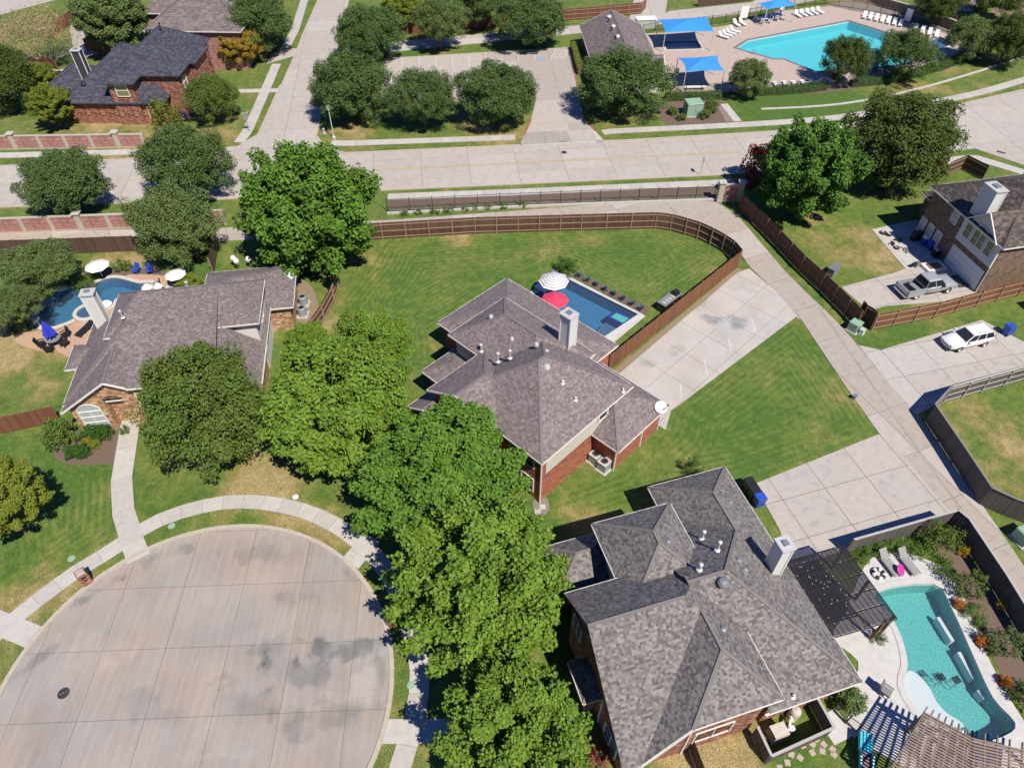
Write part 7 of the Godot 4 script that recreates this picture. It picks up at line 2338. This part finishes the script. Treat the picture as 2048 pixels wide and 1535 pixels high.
	part("filter_tank", lathe_mesh(Vector3(0.75, 0, -0.35), [Vector2(0.33, 0.0), Vector2(0.33, 0.95), Vector2(0.25, 1.1), Vector2(0.1, 1.15), Vector2(0.001, 1.2)], 16), M.coping, mc)
	part("pump", lathe_mesh(Vector3(0.25, 0, 0.3), [Vector2(0.2, 0.0), Vector2(0.22, 0.35), Vector2(0.12, 0.5), Vector2(0.001, 0.5)], 12), M.plastic_white, mc)
	for k in 5:
		part("pipe", tube_mesh([Vector3(-0.2 + k * 0.18, 0.05, 0.6 - k * 0.2), Vector3(-0.2 + k * 0.18, 0.6 + (k % 2) * 0.2, 0.5 - k * 0.2), Vector3(0.4, 0.6 + (k % 2) * 0.2, -0.3 + k * 0.1)], [0.045, 0.045, 0.045], 7), M.plastic_white, mc)
	for p in [Vector2(16.01, -12.67), Vector2(16.36, -13.12), Vector2(16.81, -12.94), Vector2(17.14, -13.61), Vector2(17.61, -13.21), Vector2(17.75, -13.67), Vector2(18.04, -13.95), Vector2(18.23, -13.29), Vector2(18.43, -13.67), Vector2(18.85, -13.4), Vector2(15.5, -12.4), Vector2(18.85, -13.12)]:
		var st := part("stepping_stone", slab_mesh(PackedVector2Array([Vector2(-0.17, -0.16), Vector2(0.16, -0.18), Vector2(0.18, 0.15), Vector2(-0.15, 0.17)]), 0.04, -0.02), M.deck_pink, self)
		st.position = v3(p, 0)
		st.rotation.y = rng.randf() * 6.0
		tag(st, "pale pink square stepping stone in the grass by the grey equipment screen", "stepping stone", "stepping stones in the grass")
	for p in [Vector2(1.91, -29.9), Vector2(2.3, -30.3)]:
		var st := part("stepping_stone", slab_mesh(PackedVector2Array([Vector2(-0.25, -0.2), Vector2(0.22, -0.22), Vector2(0.25, 0.2), Vector2(-0.2, 0.22)]), 0.06, -0.02), M.walk_concrete_pale, self)
		st.position = v3(p, 0)
		tag(st, "pale flat stone at the near corner of the red brick house", "stepping stone", "stones at the brick house corner")


func tyre(called: String, label: String, p: Vector2, r: float, flat := true) -> void:
	var o := thing(called, label, "wheel", v3(p, 0.05))
	var n := Node3D.new()
	n.name = "wheel"
	o.add_child(n)
	n.position = Vector3(0, 0.09 if flat else r, 0)
	if not flat:
		n.rotation.x = 1.4
	part("tyre", lathe_mesh(Vector3.ZERO, [Vector2(r * 0.7, -0.07), Vector2(r * 0.95, -0.07), Vector2(r, 0.0), Vector2(r * 0.95, 0.07), Vector2(r * 0.7, 0.07)], 22), M.rubber, n)
	part("rim", lathe_mesh(Vector3.ZERO, [Vector2(r * 0.7, 0.06), Vector2(r * 0.6, 0.02), Vector2(r * 0.2, 0.03), Vector2(r * 0.1, 0.05), Vector2(0.001, 0.05)], 12), M.steel, n)


func pickup_yard() -> void:
	tyre("bicycle_wheel", "thin spoked wheel lying at the far edge of the cluttered patio", Vector2(40.87, -66.09), 0.38)
	tyre("spare_wheel", "white rimmed wheel lying in the middle of the cluttered patio edge", Vector2(41.31, -63.29), 0.3)
	for i in 6:
		var p: Vector2 = [Vector2(41.32, -65.8), Vector2(42.42, -65.23), Vector2(41.02, -64.11), Vector2(42.01, -63.01), Vector2(41.9, -64.58), Vector2(42.34, -62.47)][i]
		var o := thing("metal_part", ["bent dark metal part beside the thin spoked wheel", "long dark metal part among the clutter near the house shadow", "small dark fitting below the thin spoked wheel", "round dark cover beside the white rimmed wheel", "grey pipe piece in the middle of the cluttered patio", "dark bracket at the lower end of the cluttered patio"][i], "scrap part", v3(p, 0.05), i * 0.8, "scrap parts on the patio")
		var s := begin()
		bar(s, Vector3(-0.5, 0.05, 0), Vector3(0.4, 0.08, 0.2), 0.12, 0.08)
		bar(s, Vector3(-0.1, 0.06, -0.35), Vector3(0.1, 0.1, 0.4), 0.08, 0.1)
		tube(s, [Vector3(-0.3, 0.08, 0.2), Vector3(0.0, 0.1, 0.35), Vector3(0.35, 0.08, 0.15)], [0.05, 0.05, 0.05], 6)
		part("bars", done(s), M.metal_dark if i % 2 == 0 else M.metal_grey, o)
	for i in 4:
		var o := thing("grill_cart", ["black covered grill against the brown house wall", "blue storage drum against the brown house wall", "white and blue cooler below the brown house windows", "dark tool chest near the white garage door"][i], ["grill", "drum", "cooler", "tool chest"][i], v3([Vector2(43.92, -64.86), Vector2(45.02, -63.29), Vector2(44.71, -64.11), Vector2(45, -61.94)][i], 0.05), 0.3)
		part("body", box_mesh(Vector3(0, 0.45, 0), Vector3(1.0, 0.8, 0.6)), [M.plastic_black, M.plastic_blue, M.plastic_blue, M.metal_dark][i], o)
		part("lid", box_mesh(Vector3(0, 0.95, 0), Vector3(1.04, 0.2, 0.64), 0.0, 0.75), [M.plastic_black, M.plastic_blue, M.plastic_white, M.metal_grey][i], o)
		for x in [-0.4, 0.4]:
			part("foot", box_mesh(Vector3(x, 0.03, 0), Vector3(0.08, 0.06, 0.5)), M.metal_dark, o)
	var mo := thing("motorbike_frame", "stripped black motorbike frame lying between the clutter and the pickup", "motorbike", v3(Vector2(42.19, -60.19), 0.05), 0.4)
	part("front_wheel", lathe_mesh(Vector3(0.7, 0.1, 0.0), [Vector2(0.2, -0.05), Vector2(0.32, -0.05), Vector2(0.34, 0.0), Vector2(0.32, 0.05), Vector2(0.2, 0.05)], 18), M.rubber, mo)
	part("frame", bar_mesh(Vector3(-0.7, 0.25, 0.1), Vector3(0.7, 0.35, 0), 0.12, 0.16), M.metal_dark, mo)
	part("engine", box_mesh(Vector3(-0.1, 0.3, 0.1), Vector3(0.5, 0.45, 0.4)), M.metal_grey, mo)
	part("seat", box_mesh(Vector3(-0.5, 0.5, 0.1), Vector3(0.6, 0.14, 0.26)), M.plastic_black, mo)
	part("handlebar", bar_mesh(Vector3(0.45, 0.6, -0.4), Vector3(0.45, 0.6, 0.4), 0.04, 0.04), M.metal_dark, mo)
	var cr := thing("wooden_crate", "flat white crate with a brown top on the drive beside the pickup hood", "crate", v3(Vector2(43.82, -59.85), 0.045), 0.25)
	part("frame", box_mesh(Vector3(0, 0.14, 0), Vector3(2.2, 0.28, 1.4)), M.trim, cr)
	part("top", box_mesh(Vector3(0, 0.29, 0), Vector3(1.5, 0.04, 0.95)), M.post_brown, cr)
	var ld := thing("ladder_rack", "black ladder rack lying on the drive in front of the pickup", "rack", v3(Vector2(45.9, -57.59), 0.05), 0.22)
	for i in 7:
		part("rung", box_mesh(Vector3(-0.9 + i * 0.3, 0.1, 0), Vector3(0.07, 0.06, 1.7)), M.metal_dark, ld)
	for z in [-0.85, 0.85]:
		part("rail", box_mesh(Vector3(0, 0.1, z), Vector3(2.1, 0.08, 0.08)), M.metal_dark, ld)
	var ba := thing("grey_sheet_box", "grey box standing behind the alley fence on the dry lawn", "box", v3(Vector2(32.99, -58.83), 0), 0.75)
	part("body", box_mesh(Vector3(0, 0.45, 0), Vector3(1.2, 0.9, 0.7)), M.cloth_slate, ba)
	part("lid", box_mesh(Vector3(0, 0.93, 0), Vector3(1.3, 0.07, 0.8)), M.metal_grey, ba)


# ---------------------------------------------------------------- community pool

func canopy(label: String, c: Array, h: float, sag: float) -> void:
	# a square sail on four poles: corners run clockwise from the far left
	var o := thing("shade_canopy", label, "canopy", Vector3.ZERO, 0.0, "blue shade canopies")
	var mid := Vector3.ZERO
	for p in c:
		mid += v3(p, 0) * 0.25
	mid.y = h + 0.75
	for i in 4:
		var a := v3(c[i], h)
		var b := v3(c[(i + 1) % 4], h)
		var s := begin()
		s.set_smooth_group(0)
		var n := 6
		for k in n:
			for r in 5:
				var q := []
				for e in [Vector2(k, r), Vector2(k + 1, r), Vector2(k + 1, r + 1), Vector2(k, r + 1)]:
					var f: float = e.x / n
					var g: float = e.y / 5.0
					var rim := a.lerp(b, f) + (mid - a.lerp(b, f)) * Vector3(1, 0, 1) * 4.0 * f * (1.0 - f) * sag
					q.append(rim.lerp(mid, 1.0 - g))
				quad(s, q[0], q[1], q[2], q[3])
		part("sail_panel", done(s), M.canopy_blue, o)
		part("pole", tube_mesh([v3(c[i], 0), v3(c[i], h + 0.05)], [0.07, 0.06]), M.metal_pale, o)
	for i in 4:
		part("edge_cable", bar_mesh(v3(c[i], h), v3(c[i], h - 0.12), 0.12, 0.12), M.metal_pale, o)


func make_club_things() -> void:
	canopy("wide blue sail canopy over the small wading pool", [Vector2(23.66, -121.65), Vector2(31.79, -122.94), Vector2(31.66, -116.69), Vector2(23.95, -116.28)], 3.0, 0.05)
	canopy("square blue sail canopy with curved edges nearest the hedge", [Vector2(24.41, -106.7), Vector2(30.43, -107.59), Vector2(30.28, -102.06), Vector2(24.71, -101.73)], 2.9, 0.12)
	canopy("blue sail canopy beside the far lawn of the community pool", [Vector2(41.66, -129.68), Vector2(47.32, -132.53), Vector2(47.87, -128.75), Vector2(42.54, -126.92)], 2.8, 0.04)
	var o := thing("picnic_bench", "white slatted bench in the shade of the nearest blue canopy", "bench", v3(Vector2(26.64, -102.4), 0.05), 0.05)
	for i in 3:
		part("slat", box_mesh(Vector3(0, 0.45, -0.2 + i * 0.18), Vector3(3.0, 0.05, 0.15)), M.plastic_white, o)
	for x in [-1.2, 1.2]:
		part("leg", box_mesh(Vector3(x, 0.22, 0), Vector3(0.1, 0.44, 0.45)), M.metal_grey, o)
	var bins := thing("pool_bin", "blue-grey bin below the near left pole of the square blue canopy", "bin", v3(Vector2(24.65, -107.23), 0.05))
	part("body", lathe_mesh(Vector3.ZERO, [Vector2(0.3, 0.0), Vector2(0.36, 0.9), Vector2(0.38, 0.95), Vector2(0.001, 1.05)], 14), M.ac_metal, bins)
	for i in 2:
		var t := thing("cafe_table", ["round blue-grey table under the far blue canopy, left one", "round blue-grey table under the far blue canopy, right one"][i], "table", v3([Vector2(43.13, -128.98), Vector2(45.98, -130.39)][i], 0.05), 0.0, "tables under the far canopy")
		part("top", lathe_mesh(Vector3.ZERO, [Vector2(0.001, 0.7), Vector2(0.6, 0.7), Vector2(0.6, 0.75), Vector2(0.001, 0.75)], 18), M.cloth_white, t)
		part("stem", lathe_mesh(Vector3.ZERO, [Vector2(0.3, 0.0), Vector2(0.06, 0.08), Vector2(0.06, 0.7)], 12), M.metal_grey, t)
		for k in 4:
			var a := TAU * k / 4.0 + 0.5
			garden_chair("pale chair at the %s far canopy table, %s seat" % [["left", "right"][i], ["far", "near", "first", "last"][k]], [Vector2(43.13, -128.98), Vector2(45.98, -130.39)][i] + Vector2(cos(a), sin(a)) * 1.0, -a, "plastic_white", "chairs under the far canopy")
	var ordinal := ["first", "second", "third", "fourth", "fifth", "sixth", "seventh"]
	var rows := [
		[Vector2(38.15, -127.37), Vector2(39.27, -127.83), 2, 1.9, "white lounger of the pair by the far fence, %s from the wading pool"],
		[Vector2(34.88, -121.86), Vector2(37.21, -124.24), 4, 2.4, "white lounger in the slanting row left of the cyan pool, %s from the wading pool"],
		[Vector2(49.77, -131.57), Vector2(54.1, -133.26), 5, 1.9, "white lounger in the row right of the far canopy, %s from it"],
		[Vector2(61.09, -131.1), Vector2(65.93, -127.37), 7, 1.1, "white lounger in the far right row above the cyan pool, %s from the left"],
		[Vector2(67.59, -125.13), Vector2(70.03, -122.5), 4, 1.1, "white lounger in the short row near the small dark pool, %s from the left"],
		[Vector2(38.73, -103.58), Vector2(47.03, -104.78), 7, -1.5, "white lounger along the near fence behind the hedge, %s from the left"]]
	for r in rows:
		for i in r[2]:
			lounger("pool_lounger", r[4] % ordinal[i], r[0].lerp(r[1], i / maxf(1.0, r[2] - 1.0)), r[3], "plastic_white", "white loungers of the community pool")
	for i in 3:
		var t := thing("notice_board", ["white notice board on the far fence left of the far canopy", "small white notice board behind the far canopy", "pale board at the end of the far right lounger row"][i], "sign", v3([Vector2(39.88, -130.15), Vector2(46.89, -132.53), Vector2(67.48, -128.75)][i], 0), [0.2, 0.2, -0.9][i])
		part("board", box_mesh(Vector3(0, 1.3, 0), Vector3(1.4 if i == 0 else 1.1, 1.9 if i != 1 else 0.9, 0.05)), M.plastic_white, t)
		for x in [-0.5, 0.5]:
			part("post", box_mesh(Vector3(x, 0.7, -0.05), Vector3(0.06, 1.4, 0.06)), M.metal_grey, t)
	var hand := thing("pool_ladder", "steel ladder rails at the near left corner of the cyan pool", "ladder")
	for p in [Vector2(38.12, -115.69), Vector2(38.47, -115.49)]:
		part("rail", tube_mesh([v3(p, -0.5), v3(p, 0.8), v3(p, 0.85) + Vector3(-0.2, 0, 0.3), v3(p, 0.05) + Vector3(-0.3, 0, 0.5)], [0.03, 0.03, 0.03, 0.03], 6), M.steel, hand)
	var blue := thing("blue_picnic_set", "deep blue picnic table half hidden between the two trees at the pool", "table", v3(Vector2(54.53, -109.77), 0.05), 0.2)
	part("top", box_mesh(Vector3(0, 0.74, 0), Vector3(2.4, 0.08, 1.0)), M.plastic_blue, blue)
	for z in [-0.85, 0.85]:
		part("bench", box_mesh(Vector3(0, 0.45, z), Vector3(2.4, 0.06, 0.35)), M.plastic_blue, blue)
	for x in [-0.8, 0.8]:
		part("leg", box_mesh(Vector3(x, 0.36, 0), Vector3(0.1, 0.72, 1.6)), M.metal_grey, blue)
	var pump := thing("pump_shed", "low pale machinery housing beside the clubhouse gate", "housing", v3(Vector2(22.51, -126.69), 0.05), 0.1)
	part("body", box_mesh(Vector3(0, 0.7, 0), Vector3(3.2, 1.4, 1.6)), M.metal_pale, pump)
	part("lid", box_mesh(Vector3(0, 1.45, 0), Vector3(3.4, 0.1, 1.8)), M.cloth_white, pump)
	var play := thing("playset", "wooden playset with a red slide at the top right corner", "playset", Vector3(88.55, 0, -135.48), 0.4)
	for k in 4:
		part("post", box_mesh(Vector3((k % 2) * 2.0 - 1.0, 1.3, (k / 2) * 2.0 - 1.0), Vector3(0.16, 2.6, 0.16)), M.post_pale, play)
	part("platform", box_mesh(Vector3(0, 1.3, 0), Vector3(2.2, 0.12, 2.2)), M.post_pale, play)
	part("slide", bar_mesh(Vector3(1.0, 1.35, 0), Vector3(3.4, 0.2, 0.4), 0.6, 0.1), M.deck_flag, play)
	part("roof", box_mesh(Vector3(0, 2.9, 0), Vector3(2.4, 0.6, 2.4), 0.0, 0.2), M.post_brown, play)
	bed_patch("play_sand", [Vector2(85.44, -135.48), Vector2(95.1, -141.4), Vector2(93.88, -133.75), Vector2(86.54, -131.33)], "bare_soil", 0.02)


# ---------------------------------------------------------------- street things

func cabinet(label: String, p: Vector2, size: Vector3, turn: float) -> void:
	var o := thing("transformer_cabinet", label, "utility box", v3(p, 0), turn, "green utility cabinets")
	part("plinth", box_mesh(Vector3(0, 0.05, 0), Vector3(size.x + 0.25, 0.1, size.z + 0.25)), M.walk_concrete, o)
	part("body", box_mesh(Vector3(0, size.y * 0.5 + 0.1, 0), size), M.box_green, o)
	part("lid", box_mesh(Vector3(0, size.y + 0.13, 0.02), Vector3(size.x + 0.08, 0.08, size.z + 0.1), 0.0, 0.94), M.box_green, o)
	part("door_edge", box_mesh(Vector3(0, size.y * 0.5 + 0.1, size.z * 0.5 + 0.01), Vector3(0.02, size.y * 0.9, 0.02)), M.metal_dark, o)
	part("lock", box_mesh(Vector3(0.12, size.y * 0.5 + 0.1, size.z * 0.5 + 0.03), Vector3(0.06, 0.16, 0.05)), M.metal_grey, o)


func make_small_things() -> void:
	cabinet("pale green transformer cabinet in the mulched bed by the sidewalk", Vector2(24.87, -94.78), Vector3(2.2, 1.7, 1.8), 0.15)
	cabinet("pale green transformer cabinet at the alley corner by the board fence", Vector2(32.29, -50.2), Vector3(0.9, 0.9, 0.9), 0.7)
	cabinet("pale green transformer cabinet on the grass at the right edge of the lower alley", Vector2(37.09, -27.54), Vector3(1.4, 1.0, 1.1), 0.35)
	var wb := thing("meter_box", "small white meter box beside the alley corner cabinet", "utility box", v3(Vector2(32.85, -49.64), 0), 0.7)
	part("body", box_mesh(Vector3(0, 0.3, 0), Vector3(0.42, 0.6, 0.4)), M.plastic_white, wb)
	part("lid", box_mesh(Vector3(0, 0.62, 0), Vector3(0.48, 0.06, 0.46)), M.metal_pale, wb)
	# street lamp, hydrant, signs
	var l := thing("street_lamp", "slim pale street lamp with box lantern at the corner of the side street", "street lamp", v3(Vector2(-23.37, -87.77), 0))
	part("pole", tube_mesh([Vector3.ZERO, Vector3(0, 0.4, 0), Vector3(0, 3.9, 0)], [0.1, 0.07, 0.05]), M.metal_pale, l)
	part("base", lathe_mesh(Vector3.ZERO, [Vector2(0.24, 0.0), Vector2(0.22, 0.3), Vector2(0.1, 0.42)], 12), M.metal_pale, l)
	part("lantern", box_mesh(Vector3(0, 4.15, 0), Vector3(0.3, 0.5, 0.3), 0.0, 1.35), M.lamp_glass, l)
	part("lantern_cap", box_mesh(Vector3(0, 4.48, 0), Vector3(0.48, 0.16, 0.48), 0.0, 0.3), M.metal_grey, l)
	var h := thing("fire_hydrant", "small blue-white fire hydrant on the grass at the street corner", "fire hydrant", v3(Vector2(-24.96, -89.28), 0))
	part("barrel", lathe_mesh(Vector3.ZERO, [Vector2(0.2, 0.0), Vector2(0.2, 0.06), Vector2(0.13, 0.08), Vector2(0.13, 0.55), Vector2(0.17, 0.58), Vector2(0.13, 0.72), Vector2(0.001, 0.8)], 12), M.metal_pale, h)
	part("cap", lathe_mesh(Vector3(0, 0.6, 0), [Vector2(0.15, 0.0), Vector2(0.12, 0.14), Vector2(0.001, 0.2)], 12), M.plastic_blue, h)
	for sz in [-1.0, 1.0]:
		part("nozzle", bar_mesh(Vector3(0.1 * sz, 0.42, 0), Vector3(0.24 * sz, 0.42, 0), 0.11, 0.11), M.plastic_blue, h)
	var s := thing("road_sign", "road sign seen edge on beside the main road near the alley gate", "sign", v3(Vector2(23.05, -78.52), 0), 1.25)
	part("post", box_mesh(Vector3(0, 1.2, 0), Vector3(0.06, 2.4, 0.06)), M.metal_grey, s)
	part("plate", box_mesh(Vector3(0, 2.05, 0.04), Vector3(0.62, 0.78, 0.02)), M.metal_grey, s)
	var n := thing("street_name_sign", "green street name sign on a post at the corner sidewalk", "sign", v3(Vector2(-34.96, -89.7), 0), 0.6)
	part("post", box_mesh(Vector3(0, 1.3, 0), Vector3(0.06, 2.6, 0.06)), M.metal_grey, n)
	part("name_plate", box_mesh(Vector3(0, 2.55, 0), Vector3(0.9, 0.2, 0.02)), M.box_green, n)
	part("cross_plate", box_mesh(Vector3(0, 2.78, 0), Vector3(0.02, 0.2, 0.9)), M.box_green, n)
	part("stop_plate", lathe_mesh(Vector3.ZERO, [Vector2(0.38, 0.0), Vector2(0.38, 0.02), Vector2(0.001, 0.02)], 8), M.metal_grey, n).transform = Transform3D(Basis(Vector3.RIGHT, PI / 2), Vector3(0, 2.0, 0.05))
	# brick letter boxes
	for i in 2:
		var p: Vector2 = [Vector2(-29.37, -24.13), Vector2(-7.9, -21.15)][i]
		var t := thing("brick_mailbox", ["brick mailbox pillar on the grass beside the left kerb of the round street end", "brick mailbox pillar in the tree shade at the right kerb of the round street end"][i], "mailbox", v3(p, 0), [0.75, -0.35][i], "brick mailboxes")
		var w := begin()
		var k := [Vector3(-0.32, 0, 0.32), Vector3(0.32, 0, 0.32), Vector3(0.32, 0, -0.32), Vector3(-0.32, 0, -0.32)]
		for j in 4:
			wall_quad(w, k[j], k[(j + 1) % 4], 1.25)
		part("pillar", done(w), M.mixed_brick, t)
		var c := begin()
		for j in 4:
			wall_quad(c, k[j] * 1.0 + Vector3(0, 1.25, 0), k[(j + 1) % 4] + Vector3(0, 1.25, 0), 0.12)
		part("top_course", done(c), M.pink_brick, t)
		part("top", box_mesh(Vector3(0, 1.4, 0), Vector3(0.58, 0.08, 0.58), 0.0, 0.7), M.deck_pink, t)
		part("letter_slot", box_mesh(Vector3(0.0, 1.0, 0.33), Vector3(0.24, 0.2, 0.02)), M.metal_dark, t)
		part("plate", box_mesh(Vector3(0.0, 0.7, 0.33), Vector3(0.24, 0.14, 0.02)), M.metal_dark, t)
	# manholes and small lids
	for i in 2:
		var m := thing("manhole_cover", ["dark iron manhole cover in the concrete of the round street end", "dark iron manhole cover in the main road lane"][i], "manhole cover", v3([Vector2(-27.78, -16.61), Vector2(6.64, -84.07)][i], 0.032), 0.0, "manhole covers")
		part("ring", lathe_mesh(Vector3.ZERO, [Vector2(0.42, 0.0), Vector2(0.42, 0.012), Vector2(0.36, 0.012)], 26), M.court_concrete, m)
		part("lid", lathe_mesh(Vector3.ZERO, [Vector2(0.36, 0.008), Vector2(0.34, 0.014), Vector2(0.001, 0.014)], 26), M.iron, m)
		for k in 3:
			part("pick_hole", box_mesh(Vector3(-0.15 + k * 0.15, 0.015, 0.08 - k * 0.08), Vector3(0.06, 0.006, 0.03)), M.metal_pale, m)
	for i in 4:
		var m := thing("valve_lid", ["green valve lid in the grass strip below the curved sidewalk", "green valve lid on the lawn left of the curved sidewalk", "pale green valve lid in the strip right of the round street end", "round white lid at the sidewalk under the largest maple"][i], "valve lid", v3([Vector2(-25.08, -28.64), Vector2(-31.3, -25.95), Vector2(-6.3, -17.1), Vector2(-16.49, -31.2)][i], 0.03))
		part("rim", lathe_mesh(Vector3.ZERO, [Vector2(0.26, 0.0), Vector2(0.26, 0.03), Vector2(0.2, 0.035)], 16), M.box_green if i < 3 else M.metal_pale, m)
		part("lid", lathe_mesh(Vector3.ZERO, [Vector2(0.2, 0.03), Vector2(0.001, 0.035)], 16), M.box_green if i < 3 else M.plastic_white, m)
	var sp := thing("spigot_box", "small grey pedestal box on the dry corner of the triangular lawn", "utility box", v3(Vector2(29.45, -41.39), 0), 0.6)
	part("body", box_mesh(Vector3(0, 0.2, 0), Vector3(0.35, 0.4, 0.3)), M.ac_metal, sp)
	part("lid", box_mesh(Vector3(0, 0.42, 0), Vector3(0.4, 0.05, 0.35)), M.metal_grey, sp)
	var gr := part("storm_grate", slab_mesh(packed([Vector2(61.93, -84.2), Vector2(62.77, -83.68), Vector2(63.02, -83.94), Vector2(62.18, -84.45)]), 0.07, 0.04), M.iron, self)
	tag(gr, "rusty storm drain grate on the pale walk at the right edge", "drain")
